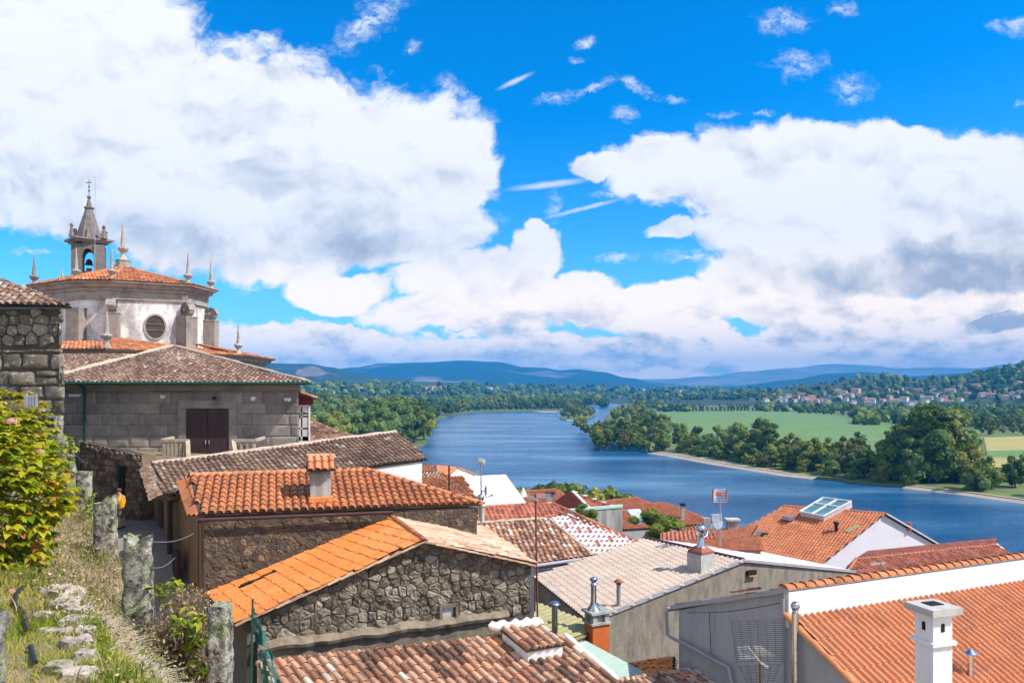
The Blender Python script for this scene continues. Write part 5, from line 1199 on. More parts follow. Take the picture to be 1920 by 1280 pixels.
# low flue with conical hat on the roof
rp = plane(TL, TRr, lower); fb_ = on(1820, 1270, rp); zt = P(1820, 1226, fb_.y).z
mb = MB(); mb.tube([fb_-Vector((0, 0, .1)), Vector((fb_.x, fb_.y, zt))], .085, 14); fo = mb.build('flue', M['steel'], t)
mb = MB(); mb.lathe((fb_.x, fb_.y, zt+.015), [(.085, 0), (.19, .01), (.18, .03), (.01, .16)], 14, sm=False); mb.build('flue_hat', M['blue_steel'], fo)

# ---- aerials
def yagi(mb, base, ax, n, L, el, ev, r=.008):
    mb.bar(base, base+ax*L, .03, .03)
    for i in range(n):
        c_ = base+ax*(L*(i+.3)/n); mb.bar(c_-ev*el/2, c_+ev*el/2, r*1.6, r*1.6)
t = thing('tv_aerial', 'big grid aerial on a rusty mast in front of the grey wall', 'aerial', P(1424, 1290, 21))
D_ = 21.0; mb = MB(); mb.tube([P(1425, 1212, D_), P(1426, 1330, D_)], .032, 10); mb.build('mast', M['rust'], t)
mb = MB()
for i in range(22): mb.tube([P(1370+i*.55, 1164+i*3.55, D_-.3), P(1468+.25*i, 1160+i*3.75, D_-.9)], .0065, 4, cap=False)
for i in range(7): mb.tube([P(1371+i*16.4, 1163, D_-.3-i*.1), P(1381+i*14.8, 1240+i, D_-.3-i*.1)], .006, 4, cap=False)
for i in range(8): mb.tube([P(1384+i*2.2, 1249+i*4, D_-.3), P(1466-i*2, 1244+i*4.4, D_-.9)], .0065, 4, cap=False)
for i in range(6): mb.tube([P(1386+i*15, 1246, D_-.5), P(1402+i*9, 1284, D_-.5)], .006, 4, cap=False)
mb.build('reflector', M['shaded_wire'], t)
mb = MB(); mb.bar(P(1404, 1214, D_-.4), P(1428, 1244, D_), .05, .05)
for i in range(6):
    mb.bar(P(1382+i*1.0, 1213+i*4.3, D_-.35), P(1405+i*2.4, 1211+i*4.3, D_-.35), .018, .018); mb.bar(P(1414+i*1.2, 1211+i*3.4, D_-.35), P(1428+i*5, 1211+i*3.4, D_-.35), .018, .018)
mb.bar(P(1420, 1238, D_), P(1440, 1250, D_), .05, .05); mb.build('dipole', M['aluminium'], t)
t = thing('tv_aerial', 'orange tipped grid aerial on a tall pole standing against the river', 'aerial', P(1350, 1020, 47))
D_ = 47.; mb = MB(); mb.tube([P(1350, 918, D_), P(1350, 1021, D_)], .055, 8); mb.build('mast', M['zinc'], t)
mb = MB()
for i in range(9): mb.tube([P(1337, 917+i*2.9, D_-.3), P(1345, 918+i*2.9, D_), P(1363, 917+i*2.9, D_-.2)], .022, 4)
for i in range(9): mb.tube([P(1334+i*.3, 964+i*2.2, D_-.2), P(1353+.2*i, 963+i*2.2, D_)], .012, 4)
for i in range(6): mb.tube([P(1336+i*1.5, 984+i*1.7, D_-.2), P(1356-i*.6, 978+i*2, D_)], .012, 4)
mb.build('reflector', M['white_paint'], t)
mb = MB()
for u in (1337, 1362): mb.tube([P(u+1, 916, D_-.3), P(u-1, 928, D_-.35), P(u, 940, D_-.3)], .05, 6)
mb.box(P(1348, 926, D_-.5), (.28, .2, .22)); mb.build('dipole', M['orange_paint'], t)
t = thing('tv_aerial', 'tall thin rusty mast with spread rods beside the dark gable corner', 'aerial', P(1007, 1160, 28.6))
D_ = 28.6; mb = MB(); mb.tube([P(1004, 926, D_), P(1008, 1170, D_)], .035, 8); mb.bar(P(1002, 1025, D_), P(1014, 1025, D_), .05, .04)
mb.tube([P(1003, 1085, D_), P(1003, 1145, D_)], .03, 6); mb.build('mast', M['rust'], t)
mb = MB()
for i in range(5): mb.bar(P(982+i*2, 927+i*2.2, D_-.2), P(1004+i*1.0, 933+i*1.0, D_), .02, .02); mb.bar(P(1005, 926+i*1.8, D_), P(1033-i*.8, 925+i*1.9, D_+.2), .016, .016)
mb.bar(P(990, 926, D_-.3), P(1010, 941, D_), .04, .04)
for i in range(7): mb.bar(P(998, 1108+i*4, D_), P(1007, 1107+i*4, D_), .016, .016)
mb.build('dipole', M['zinc'], t)
t = thing('tv_aerial', 'thin mast with aerial head in front of the white sheet roof', 'aerial', P(902, 932, 52))
D_ = 52.; mb = MB(); mb.tube([P(902, 868, D_), P(902, 932, D_)], .045, 6); mb.build('mast', M['zinc'], t)
mb = MB(); mb.bar(P(892, 868, D_), P(910, 868, D_), .04, .04); mb.bar(P(900, 862, D_-.3), P(907, 866, D_+.3), .25, .3)
for i in range(4): mb.bar(P(893+i*3, 866, D_), P(894+i*3, 872, D_), .03, .03)
for i in range(5): mb.bar(P(893, 882+i*2, D_), P(901, 883+i*2, D_), .03, .03)
mb.build('dipole', M['aluminium'], t)
t = thing('satellite_dish', 'rusty satellite dish edge-on beside the round flue below white roof', 'dish', P(908, 932, 50))
D_ = 50.; mb = MB(); c_ = P(911, 920, D_); rows_ = []
for j in range(5):
    rr_ = .4*j/4; rows_.append([c_+Vector((.08*(1-(j/4)**2)*-1+.12*math.cos(a)*rr_, rr_*math.cos(a), rr_*math.sin(a))) for a in [2*math.pi*i/16 for i in range(16)]])
mb.grid(rows_, .5, 0, True, True); mb.build('reflector', M['rust'], t)
mb = MB(); mb.bar(P(903, 920, D_), P(911, 921, D_), .05, .05); mb.bar(P(911, 932, D_), P(922, 928, D_-.3), .04, .04); mb.box(P(922, 928, D_-.3), (.14, .14, .14)); mb.tube([P(903, 918, D_), P(904, 945, D_)], .04, 6); mb.build('mount', M['zinc'], t)
t = thing('flue_pipe', 'steel flue with round cowl at the hip end of the orange tile roof', 'flue', P(901, 945, 33.5))
D_ = 33.5; p = P(901, 946, D_); mb = MB(); mb.tube([p-Vector((0, 0, .6)), p+Vector((0, 0, .2))], .11, 12); mb.build('pipe', M['steel'], t)
mb = MB(); mb.lathe((p.x, p.y, p.z+.16), [(.11, 0), (.15, .05), (.15, .16)]+[(.16*math.cos(math.radians(a)), .18+.13*math.sin(math.radians(a))) for a in range(0, 91, 15)], 14); mb.build('cowl', M['steel'], t)
t = thing('flue_pipe', 'fat grey pipe rising beside the hip end of the orange tile roof', 'flue', P(904, 975, 33.0))
mb = MB(); mb.tube([P(904, 978, 33.0), P(904, 948, 33.0)], .10, 12); mb.lathe(P(904, 950, 33.0), [(.10, 0), (.14, .02), (.14, .08), (.1, .1)], 12); mb.build('pipe', M['concrete_pale'], t)
t = thing('tv_aerial', 'plain dark pole standing before the orange roof left of white roof', 'aerial', P(842, 925, 56)); mb = MB(); mb.tube([P(842, 872, 56), P(842, 926, 56)], .06, 6); mb.bar(P(838, 880, 56), P(846, 880, 56), .03, .03); mb.build('mast', M['black_metal'], t)

# ---- roofs nearer the river
far = lambda i, k, u, v, r: .5+.5*(r.random()-.5)
t, pts, pl_ = small_roof('row_house', 'orange tiled house beside the white sheet roof', [(780, 897, 63), (867, 893, 66), (898, 944, 58), (780, 940)], (3, 2), 'tile_orange', 91, pitch=.30, row=.44, cap=[(0, 1)], wall='plaster_white')
t = thing('white_roof_house', 'house with smooth bright white sheet roof and an orange fascia', 'house', P(930, 945, 60))
a, b, c_ = P(867, 893, 66), P(948, 889, 67.5), P(899, 946, 58.2); plw = plane(a, b, c_); d_ = on(986, 941, plw); mb = MB(); mb.prism([a, b, d_, c_], -plw[1]*.12)
for k_ in (.32, .66): mb.bar(lerp(a, b, k_)+plw[1]*.02, lerp(c_, d_, k_)+plw[1]*.02, .05, .04)
mb.build('roof', M['white_sheet'], t); mb = MB(); mb.bar(c_-Vector((0, 0, .25)), d_-Vector((0, 0, .25)), .08, .3); mb.build('fascia', M['orange_paint'], t)
bodyq('wall', [a, b, d_, c_], M['plaster_white'], t, inset=.2, drop=.2)
small_roof('row_house', 'low tiled house with pinkish roof right of the white plastered end wall', [(780, 873, 84), (815, 872, 84), (812, 884, 79), (780, 885)], (3, 2), 'tile_far', 92, pitch=.30, row=.44, wall='plaster_ochre')
small_roof('row_house', 'mossy tiled strip roof in front of the pinkish roof', [(780, 886, 74), (829, 884, 74), (833, 897, 70), (780, 899)], (3, 2), 'tile_mixed', 93, pitch=.30, row=.44, wall='plaster_ochre')
t, pts, pl_ = small_roof('row_house', 'orange roofed house with white gable at the water side', [(818, 873, 82), (858, 877, 82), (842, 893, 76), (818, 886)], (3, 2), 'tile_far', 94, pitch=.30, row=.44, wall='plaster_white')
mb = MB(); ga = [P(842, 893, 76), P(858, 879, 79), P(890, 890, 80), P(890, 900, 80), P(842, 905, 76)]; mb.prism(ga, Vector((.1, .4, 0))); mb.build('gable_wall', M['plaster_white'], t)
mb = MB(); caps(mb, P(857, 876.5, 79), P(892, 889.5, 80), .16, .5, 3); mb.build('verge_tile', M['tile_far'], t)
t, pts, pl_ = small_roof('row_house', 'orange hipped roof behind the white roof, with a grey chimney', [(975, 921, 92), (1040, 916, 94), (1062, 928, 92), (1040, 944), (978, 944)], (4, 3), 'tile_far', 95, pitch=.30, row=.44, wall='plaster_ochre', cap=[(0, 1), (1, 2)])
mb = MB(); c_ = P(1031, 935, 88); mb.box((c_.x, c_.y, c_.z), (.9, .8, 1.3)); chm = mb.build('chimney', M['concrete'], t); mb = MB(); mb.box((c_.x, c_.y, c_.z+.72), (1.1, 1.0, .16)); mb.build('chimney_slab', M['black_metal'], chm)
t = thing('garden_parasol', 'closed pale parasol behind the corner of the white roof', 'parasol', P(981, 935, 84)); mb = MB(); mb.lathe(P(981, 930, 84), [(.5, 0), (.42, .1), (.12, .8), (.02, 1.0)], 8, sm=False); mb.build('canopy', M['white_paint'], t); mb = MB(); mb.tube([P(981, 945, 84), P(981, 916, 84)], .05, 6); mb.build('pole', M['zinc'], t)
# roofless brick gables with the sloping white coping
t = thing('brick_gable_house', 'roofless red brick house with pointed gable and broken white coping', 'house', P(1070, 955, 75))
a, ap, b = P(1034, 943, 76), P(1069, 920, 74), P(1112, 962, 72); mb = MB(); mb.prism([a, ap, b, P(1112, 975, 72), P(1034, 962, 76)], Vector((.15, .35, 0))); mb.build('gable_wall', M['brick'], t)
mb = MB(); c2 = P(1157, 951, 80); mb.prism([ap, c2, P(1157, 965, 80), P(1105, 968, 74)], Vector((-.1, .35, 0))); mb.build('side_wall', M['brick'], t)
mb = MB(); rc = random.Random(8); q0_, q1_ = ap+Vector((.25, -.25, .03)), P(1109, 955, 72)
for i in range(6): mb.bar(lerp(q0_, q1_, i/6), lerp(q0_, q1_, (i+rc.uniform(.7, 1))/6), .28, .1)
for i in range(5): p_ = lerp(ap, c2, (i+.5)/5); mb.box((p_.x, p_.y, p_.z+.05), (.5, .3, .12))
mb.build('coping', M['mortar_white'], t); mb = MB(); mb.bar(P(1066, 925, 74.6)-Vector((0, .1, 0)), P(1066, 962, 74.6)-Vector((0, .1, 0)), .4, .12); mb.build('pillar', M['concrete'], t)
t = thing('concrete_block_house', 'streaked bare concrete wall block with pale green top edge', 'house', P(1130, 1000, 62))
a, b = P(1064, 960, 61), P(1166, 951.5, 63); mb = MB(); mb.prism([Vector((a.x, a.y, 20)), Vector((b.x, b.y, 20)), b, a], Vector((.1, .5, 0))); mb.build('wall', M['concrete'], t); mb = MB(); mb.prism([a+Vector((0, -.06, .02)), b+Vector((.05, -.06, .02)), b+Vector((.05, -.06, .2)), a+Vector((0, -.06, .2))], Vector((.1, .62, 0))); mb.build('coping', mat_plain('green_edge', (.42, .62, .50), bmp=0), t)
SM = SHRUB[0]
def near_bush(px, d, h, label, s=1.0, lm=None, cat='bush', seed=1, n=16, lv=260, ls=.03, name='bush', w=.45):
    o = tree_proto(name, (w, .02, 1), n, lv, ls, seed, lm or M['leaf_pale'], label, cat); p = P(px[0], px[1], d); o.location = p; o.scale = (h, h, h); return o
near_bush((1095, 980), 59, 1.5, 'fresh green bush growing at the foot of the concrete wall', seed=81, w=.6)
near_bush((1112, 990), 58.5, .9, 'small green bush right of the bigger one at the concrete wall', seed=82, w=.6, n=8)
small_roof('row_house', 'far orange roof behind the concrete block with rounded white vent', [(1112, 941, 96), (1192, 932, 98), (1228, 946, 96), (1220, 952), (1150, 955)], (4, 3), 'tile_far', 96, pitch=.30, row=.44, wall='plaster_ochre', cap=[(0, 1), (1, 2)])
t, pts, pl_ = small_roof('row_house', 'reddish hipped roof with pale skylight and a tall dark chimney', [(1150, 947, 80), (1246, 942, 82), (1338, 976, 78), (1330, 982), (1160, 994)], (4, 3), 'tile_far', 97, pitch=.30, row=.44, wall='plaster_grey', cap=[(0, 1), (1, 2)])
n_ = pl_[1]; mb = MB(); sk = [on(*uv, (pl_[0]+n_*.14, n_)) for uv in ((1171, 955), (1200, 953), (1219, 978), (1197, 983))]; mb.prism(sk, -n_*.12); s_ = mb.build('skylight', M['zinc'], t); mb = MB(); mb.prism(shrink(sk, .3, .02), n_*.02); mb.build('pane', mat_plain('pale_pane', (.55, .60, .56), rough=.3, bmp=0), s_)
p_ = on(1280, 974, pl_); mb = MB(); zt = P(1280, 947, p_.y).z; mb.box((p_.x, p_.y, (p_.z+zt)/2-.2), (.40, .40, zt-p_.z+.4)); chm = mb.build('chimney', M['concrete'], t); mb = MB(); mb.box((p_.x, p_.y, zt+.1), (.5, .5, .28)); mb.build('chimney_slab', M['black_metal'], chm)
mb = MB(); mb.box(P(1325, 982, 76), (.7, .6, 1.2)); mb.build('chimney', M['concrete'], t)
near_bush((1230, 1012), 66, 2.6, 'round leafy green tree between the red roofs and the grey-pink roof', seed=83, n=22, name='garden_tree', cat='tree', lm=M['leaf_tree'], w=.58).scale = (3.6, 3.6, 2.7)
small_roof('row_house', 'low red roof with blue solar panel in front of the river', [(1240, 1000, 58), (1330, 993, 60), (1345, 1012, 55), (1300, 1018), (1238, 1016)], (4, 3), 'tile_red', 98, style='roman', pitch=.30, row=.44, wall='plaster_ochre', cap=[(0, 1)])
t = thing('solar_panel', 'tilted blue solar panel in a white frame beside the mast', 'solar panel', P(1318, 1008, 54)); fr_ = [P(1304, 998, 54.5), P(1328, 995, 54.8), P(1327, 1003, 54.0), P(1316, 1010, 53.4)]; mb = MB(); mb.prism(fr_, Vector((0, .06, -.05)), .5, 0); mb.build('frame', M['white_paint'], t); mb = MB(); mb.prism(shrink(fr_, .11), Vector((0, -.03, .03))); mb.build('panel', M['blue_panel'], t); mb = MB(); mb.bar(P(1316, 1010, 53.8), P(1316, 1022, 53.8), .08, .08); mb.build('leg', M['zinc'], t)
small_roof('row_house', 'little orange roof peak half hidden under the reddish hipped roof', [(1270, 996, 66), (1302, 986, 67), (1335, 993, 66), (1320, 999)], (0, 2), 'tile_far', 99, pitch=.30, row=.44, wall='plaster_ochre')
t, pts, pl_ = small_roof('row_house', 'orange roof with stubby grey chimney left of the glazed roof', [(1330, 996, 66), (1420, 986, 67), (1405, 1008, 61), (1320, 1020)], (3, 2), 'tile_far', 100, pitch=.30, row=.44, wall='plaster_ochre', cap=[(0, 1)])
mb = MB(); c_ = P(1373, 992, 66); mb.box((c_.x, c_.y, c_.z), (.9, .8, 1.6)); chm = mb.build('chimney', M['concrete'], t); mb = MB(); mb.box((c_.x, c_.y, c_.z+.85), (1.2, 1.1, .14)); mb.build('chimney_slab', M['concrete_pale'], chm)
small_roof('row_house', 'flat orange tiles under the pole of the orange tipped aerial', [(1240, 1017, 53), (1420, 1004, 57), (1432, 1030, 52), (1270, 1034)], (3, 2), 'tile_far', 101, style='roman', pitch=.30, row=.44, wall='plaster_ochre')

# ---- big orange roof with glazed lantern
A, L0, R0 = P(1660, 962, 72), P(1530, 1066, 67.8), P(1775, 1029, 76.2); Bk = P(1469, 948, 78); pl = plane(A, L0, Bk); L1 = on(1332, 1024, pl)
t = thing('glazed_roof_house', 'large orange roofed house with white gable and a glazed roof lantern', 'house', (A.x, A.y, 22))
mb = MB(); tile_roof(mb, [Bk, A, L0, L1], (3, 2), pitch=.30, row=.44, style='roman', seed=111, sag=.02, tint=lambda i, k, u, v, r: .5+.6*(r.random()-.5)+.3*noise.noise(Vector((u*.4, v*.4, 9))))
mb.build('roof', [M['tile_beige'] if False else M['tile_far'], M['deck']], t)
RBk = Bk+(R0-A); mb = MB(); tile_roof(mb, [Bk, A, R0, RBk], (3, 2), pitch=.30, row=.44, style='roman', seed=112, sag=0); mb.build('rear_roof', [M['tile_far'], M['deck']], t)
bodyq('wall', [L0, A, R0, RBk, Bk, L1], M['plaster_lilac'], t, inset=.2, drop=.16)
mb = MB(); caps(mb, Bk, A, .16, .5, 3); mb.build('ridge_cap', M['tile_far'], t)
vb = MB(); vb.bar(A+Vector((.03, -.1, 0)), R0+Vector((.03, -.1, 0)), .25, .08); vb.build('verge', M['white_paint'], t)
n_ = pl[1]; base = [on(*uv, pl) for uv in ((1500, 971), (1548, 975), (1592, 951), (1540, 945))]; up_ = [p+n_*.55 for p in base]
base = [on(1502, 968, pl), on(1546, 977, pl), on(1598, 949, pl), on(1545, 942, pl)]
mb = MB()
for i in range(4): mb.prism([base[i]-n_*.1, base[(i+1) % 4]-n_*.1, base[(i+1) % 4]+n_*.55, base[i]+n_*.55], unit(lerp(base[(i+2) % 4], base[(i+3) % 4], .5)-lerp(base[i], base[(i+1) % 4], .5))*.12)
for k_ in (0, .5, 1): mb.bar(lerp(base[0], base[1], k_)+n_*.6, lerp(base[3], base[2], k_)+n_*.6, .16, .12)
for k_ in (0, .6, 1): mb.bar(lerp(base[0], base[3], k_)+n_*.6, lerp(base[1], base[2], k_)+n_*.6, .16, .12)
lo = mb.build('lantern', M['white_paint'], t)
for i in range(2):
    for (j0, j1) in ((0, .6), (.6, 1)):
        q = lambda a_, b_: lerp(lerp(base[0], base[1], a_), lerp(base[3], base[2], a_), b_)+n_*.56
        mb = MB(); mb.prism([q(i*.5, j0), q(i*.5+.5, j0), q(i*.5+.5, j1), q(i*.5, j1)], -n_*.03); mb.build('pane', M['glass'], lo)
mb = MB(); w4 = [on(*uv, (pl[0]+n_*.12, n_)) for uv in ((1409, 1004), (1432, 997), (1442, 999), (1420, 1007))]; mb.prism(w4, -n_*.2); s_ = mb.build('roof_window', M['black_metal'], t)
mb = MB(); w5 = [on(*uv, (pl[0]+n_*.16, n_)) for uv in ((1409, 1004), (1421, 1000), (1433, 1002), (1420, 1007))]; w5[1] += n_*.35; w5[2] += n_*.35; mb.prism(w5, n_*.04); mb.build('sash', M['zinc'], s_)
p_ = on(1484, 972, pl); mb = MB(); mb.box((p_.x, p_.y, p_.z+.1), (1.5, .9, .35), .4); s_ = mb.build('dome_light', M['zinc'], t)
p_ = on(1568, 996, pl); mb = MB(); mb.tube([p_, p_+Vector((0, 0, .7))], .16, 10); mb.lathe(p_+Vector((0, 0, .6)), [(.16, 0), (.26, .12), (.26, .3), (.1, .36)], 10); mb.build('vent_pipe', M['black_metal'], t)
mb = MB(); w4 = [on(*uv, (pl[0]+n_*.12, n_)) for uv in ((1582, 994), (1605, 983), (1613, 985), (1592, 997))]; mb.prism(w4, -n_*.14); mb.build('skylight', M['ochre_sheet'], t)
mb = MB(); p_ = P(1705, 985, 73.5); mb.tube([p_-Vector((0, 0, .5)), p_+Vector((0, 0, .3))], .18, 8); mb.build('chimney', M['tile_red'], t)

# ---- long red roof in front of the water, right
A = P(1605, 1048, 54); B = PZ(1866, 1021, A.z); D = P(1572, 1100, 48.5); pl = plane(A, B, D); C = on(1960, 1075, pl)
t = thing('long_roof_house', 'long plain red tiled roof in front of the river behind the white parapet', 'house', (A.x, A.y, 22))
mb = MB(); tile_roof(mb, [A, B, C, D], (3, 2), pitch=.33, row=.5, style='roman', seed=121, sag=.01); hp = P(1588, 1058, 54.5)
tile_roof(mb, [A, D, P(1560, 1092, 52)], (1, 2), pitch=.33, row=.5, style='roman', seed=122, sag=0); mb.build('roof', [M['tile_red'], M['deck']], t)
dz_ = D-A; bk = Vector((-dz_.x*.8, -dz_.y*.8, dz_.z*.8)); RA2, RB2 = A+bk, B+bk
mb = MB(); tile_roof(mb, [A, B, RB2, RA2], (3, 2), pitch=.30, row=.44, style='roman', seed=123, sag=0); mb.build('rear_roof', [M['tile_red'], M['deck']], t)
mb = MB(); caps(mb, A, B, .14, .45, 3, lambda r: .9); caps(mb, A, D, .14, .45, 4, lambda r: .7); mb.build('ridge_cap', M['tile_red'], t)
bodyq('wall', [D, C, RB2, RA2], M['plaster_lilac'], t, inset=.3, drop=.15)
t = thing('tv_aerial', 'white rod aerial lying over the long red roof', 'aerial', P(1650, 1066, 48)); mb = MB()
for i in range(7): mb.bar(P(1634+i*3.6, 1053+i*.3, 48), P(1638+i*3.6, 1060-i*.4, 48), .035, .035)
mb.bar(P(1632, 1058, 48), P(1660, 1054, 48), .04, .04); mb.build('dipole', M['white_paint'], t); mb = MB(); mb.tube([P(1652, 1054, 48), P(1653, 1072, 48)], .04, 6); mb.build('mast', M['zinc'], t)
t = thing('lean_to', 'slatted yellowish lean-to front under the sheet roof end', 'shed', P(1570, 1090, 50)); mb = MB()
for i in range(14): mb.bar(P(1540+i*4.6, 1083-i*.6, 50.2), P(1540+i*4.6, 1094, 50.2), .1, .05)
mb.build('slat_front', M['ochre_sheet'], t); mb = MB(); mb.prism([P(1536, 1076, 50.4), P(1606, 1072, 50.6), P(1606, 1110, 50.6), P(1536, 1110, 50.4)], Vector((.3, 1, 0))); mb.build('wall', M['mortar_dark'], t)

# ---- trees at the near river edge
for (u, d, vt, i) in [(1000, 148, 911, 0), (1015, 146, 909, 2), (1034, 150, 912, 0), (1046, 146, 909, 0), (1062, 145, 902, 4), (1075, 150, 914, 0), (1111, 146, 916, 0), (1148, 147, 916, 0), (1140, 150, 920, 5), (1166, 148, 923, 4), (1330, 140, 1000, 0), (985, 150, 915, 1)]:
    zb = gz(Vector((0, d, 0))); p = P(u, vt, d); put(TR[i], p.x, p.y, zb, p.z-zb, rt.uniform(0, 6), used, ('rounded green', 'broad green', 'dark', 'wide', 'pale green', 'yellowing')[i]+' treetop rising behind the roofs at the near water edge', 'treetops at the near water edge')
# ---- granite annex with hipped roof and double door
t = thing('granite_annex', 'granite block building with hipped tile roof, green gutter and brown double door', 'building', P(340, 860, 42))
L, Rt, Ap = P(118, 713, 41.3), P(581, 717.5, 41.3), P(325, 650, 48.5)
L = Vector((L.x-1.5, L.y, Rt.z)); rr_ = Vector((Rt.x-3.4, Rt.y+11, Rt.z)); ll_ = Vector((L.x-5, L.y+11, Rt.z))
mb = MB(); tile_roof(mb, [Ap, Rt, L], (2, 1), pitch=.25, row=.38, seed=201, sag=.04, tint=oldtint(.42, .7))
Ap2 = Ap+Vector((-1.4, 3, 0)); tile_roof(mb, [Ap, Ap2, rr_, Rt], (3, 2), pitch=.25, row=.38, seed=202, sag=.03, tint=oldtint(.42, .7)); tile_roof(mb, [Ap2, Ap, L, ll_], (2, 3), pitch=.25, row=.38, seed=203, sag=.0, tint=oldtint(.42, .7))
mb.build('roof', [M['tile_old'], M['deck']], t)
mb = MB(); lump(mb, [lerp(Ap, L, i/20)+Vector((0, 0, .08)) for i in range(21)], .17, 3); lump(mb, [lerp(Ap, Rt, i/20)+Vector((0, 0, .06)) for i in range(21)], .13, 5); mb.build('ridge_cap', M['mortar_pale'], t)
b0, b1 = P(108, 750, 42), P(560, 750, 42); zb, zt = P(0, 866, 42).z, P(0, 721, 42).z
mb = MB(); mb.skirt([Vector((b0.x, 42.02, zt)), Vector((b1.x, 42.02, zt)), Vector((b1.x-3.2, 52, zt)), Vector((b0.x-4, 52, zt))], 31); mb.build('wall', M['ashlar'], t)
dx0, dx1, dzt, dzb = P(350, 0, 42).x, P(430, 0, 42).x, P(0, 766, 42).z, P(0, 862, 42).z
mb = MB(); masonry(mb, Vector((b0.x, 42, 0)), Vector((b1.x, 42, 0)), zb-1, lambda s: zt-.3, row=.60, asp=(1.2, 2.6), depth=.035, gap=.010, seed=204, coursed=True, rough=.012, skip=lambda s, z: dx0-.55 < b0.x+s < dx1+.55 and z < dzt+.35); mb.build('stone_wall', M['ashlar'], t)
mb = MB(); mb.box(((b0.x+b1.x)/2, 41.93, zt-.15), (b1.x-b0.x+.1, .3, .3)); mb.build('cornice', M['ashlar'], t)
for (xa_, xb_) in ((dx0-.42, dx0), (dx1, dx1+.42)):
    mb = MB()
    for k in range(5):
        z0_, z1_ = dzb+(dzt-dzb)*k/5, dzb+(dzt-dzb)*(k+1)/5; mb.box(((xa_+xb_)/2, 41.97, (z0_+z1_)/2), (xb_-xa_-.02, .12, z1_-z0_-.02), 0, .3+.1*k)
    mb.build('door_jamb', M['ashlar'], t)
mb = MB(); mb.box(((dx0+dx1)/2, 41.97, dzt+.24), (dx1-dx0+.8, .12, .42), 0, .6); mb.build('lintel', M['ashlar'], t)
rb_ = [P(100, 664, 51), P(250, 664, 50), P(215, 694, 47.5)]; pb_ = plane(*rb_); rb_.append(on(95, 705, pb_)); mb = MB(); tile_roof(mb, rb_, (3, 2), pitch=.25, row=.38, seed=209, sag=.03, tint=oldtint(.45, .7)); mb.build('rear_roof', [M['tile_old'], M['deck']], t)
for s in (0, 1):
    x0, x1 = (dx0, (dx0+dx1)/2-.012) if s == 0 else ((dx0+dx1)/2+.012, dx1)
    mb = MB(); mb.box(((x0+x1)/2, 41.99, (dzt+dzb)/2), (x1-x0, .08, dzt-dzb)); d_ = mb.build('door', M['dark_wood'], t)
    mb = MB(); xk = x1-.08 if s == 0 else x0+.08; mb.tube([Vector((xk, 41.92, 36.95)), Vector((xk, 41.9, 37.05)), Vector((xk, 41.92, 37.2))], .025, 6); mb.build('handle', M['zinc'], d_)
gutter(t, Vector((L.x, 41.22, Rt.z-.03)), Vector((Rt.x+.05, 41.22, Rt.z-.03)), .075, 'green_metal')
px = P(158, 0, 41.7).x; pipe(t, [Vector((px, 41.3, Rt.z-.08)), Vector((px, 41.75, Rt.z-.35)), Vector((px, 41.78, 33.5))], .075, 'green_metal')
def lamp(u, v, w, h, m_, nm='wall_lamp'): 
    p = P(u, v, 41.86); mb = MB(); mb.box(p, (w, .22, h)); mb.box((p.x, p.y-.08, p.z-h*.55), (w*.8, .1, h*.35)); return mb.build(nm, M[m_], t)
lamp(140, 740.5, .55, .12, 'white_paint'); lamp(305.5, 743, .2, .16, 'white_paint'); lamp(402, 745.5, .14, .13, 'black_metal'); lamp(475.5, 746.5, .22, .17, 'white_paint')
lamp(536, 748, .12, .14, 'white_paint', 'camera_bracket'); p = P(543, 748.5, 41.8); mb = MB(); mb.tube([p, p+Vector((0, -.22, -.03))], .09, 12); mb.build('camera_head', M['white_paint'], t)
# stair landing with two railings, door step and terrace
t = thing('terrace', 'earthen terrace in front of the granite building door', 'terrace', P(330, 860, 40)); mb = MB()
tz = P(0, 850, 41).z; mb.skirt([Vector((P(162, 0, 39).x, 38.7, tz-.05)), Vector((P(300, 0, 37.4).x, 37.4, tz-.15)), Vector((P(470, 0, 40).x, 40, tz-.3)), Vector((P(565, 0, 42).x, 41.95, tz-.3)), Vector((P(150, 0, 42).x, 41.95, tz+.2))], 31); mb.build('surface', M['earth'], t)
def railing(label, u0, u1, v0, v1, dd, side):
    t = thing('stair_railing', label, 'railing', P((u0+u1)/2, v1, dd)); x0, x1, zt_, zb_ = P(u0, 0, dd).x, P(u1, 0, dd).x, P(0, v0, dd).z, P(0, v1, dd).z
    mb = MB(); mb.box(((x0+x1)/2, dd, zt_-.07), (x1-x0+.1, .18, .14))
    if side < 0: mb.bar(Vector((x0, dd, zt_-.05)), Vector((x0-.1, dd+1.5, zt_-.02)), .16, .14); mb.bar(Vector((x1, dd, zt_-.1)), Vector((x1+.25, dd-.5, zb_-.1)), .2, .2)
    else: mb.bar(Vector((x0, dd, zt_-.1)), Vector((x0+.32, dd-.5, zb_-.1)), .2, .2); mb.bar(Vector((x1, dd, zt_-.05)), Vector((x1+.1, dd+1.0, zt_+.02)), .16, .14)
    mb.build('handrail', M['mortar_pale'], t); n_ = 6 if side < 0 else 4
    for i in range(n_):
        x = x0+.12+(x1-x0-.24)*i/(n_-1); mb = MB(); mb.box((x, dd, (zt_+zb_)/2-.05), (.15 if i in (0, n_-1) else .11, .14, zt_-zb_-.1)); mb.build('baluster', M['mortar_pale'], t)
    if side < 0: mb = MB(); mb.box((x0-.05, dd+.9, (zt_+zb_)/2-.1), (.12, 1.3, zt_-zb_-.25)); mb.build('side_panel', M['mortar'], t)
railing('pale concrete railing left of the brown double door', 304, 352, 823, 858, 39.2, -1)
railing('pale concrete railing right of the brown double door', 437, 480, 823, 852, 40.6, 1)
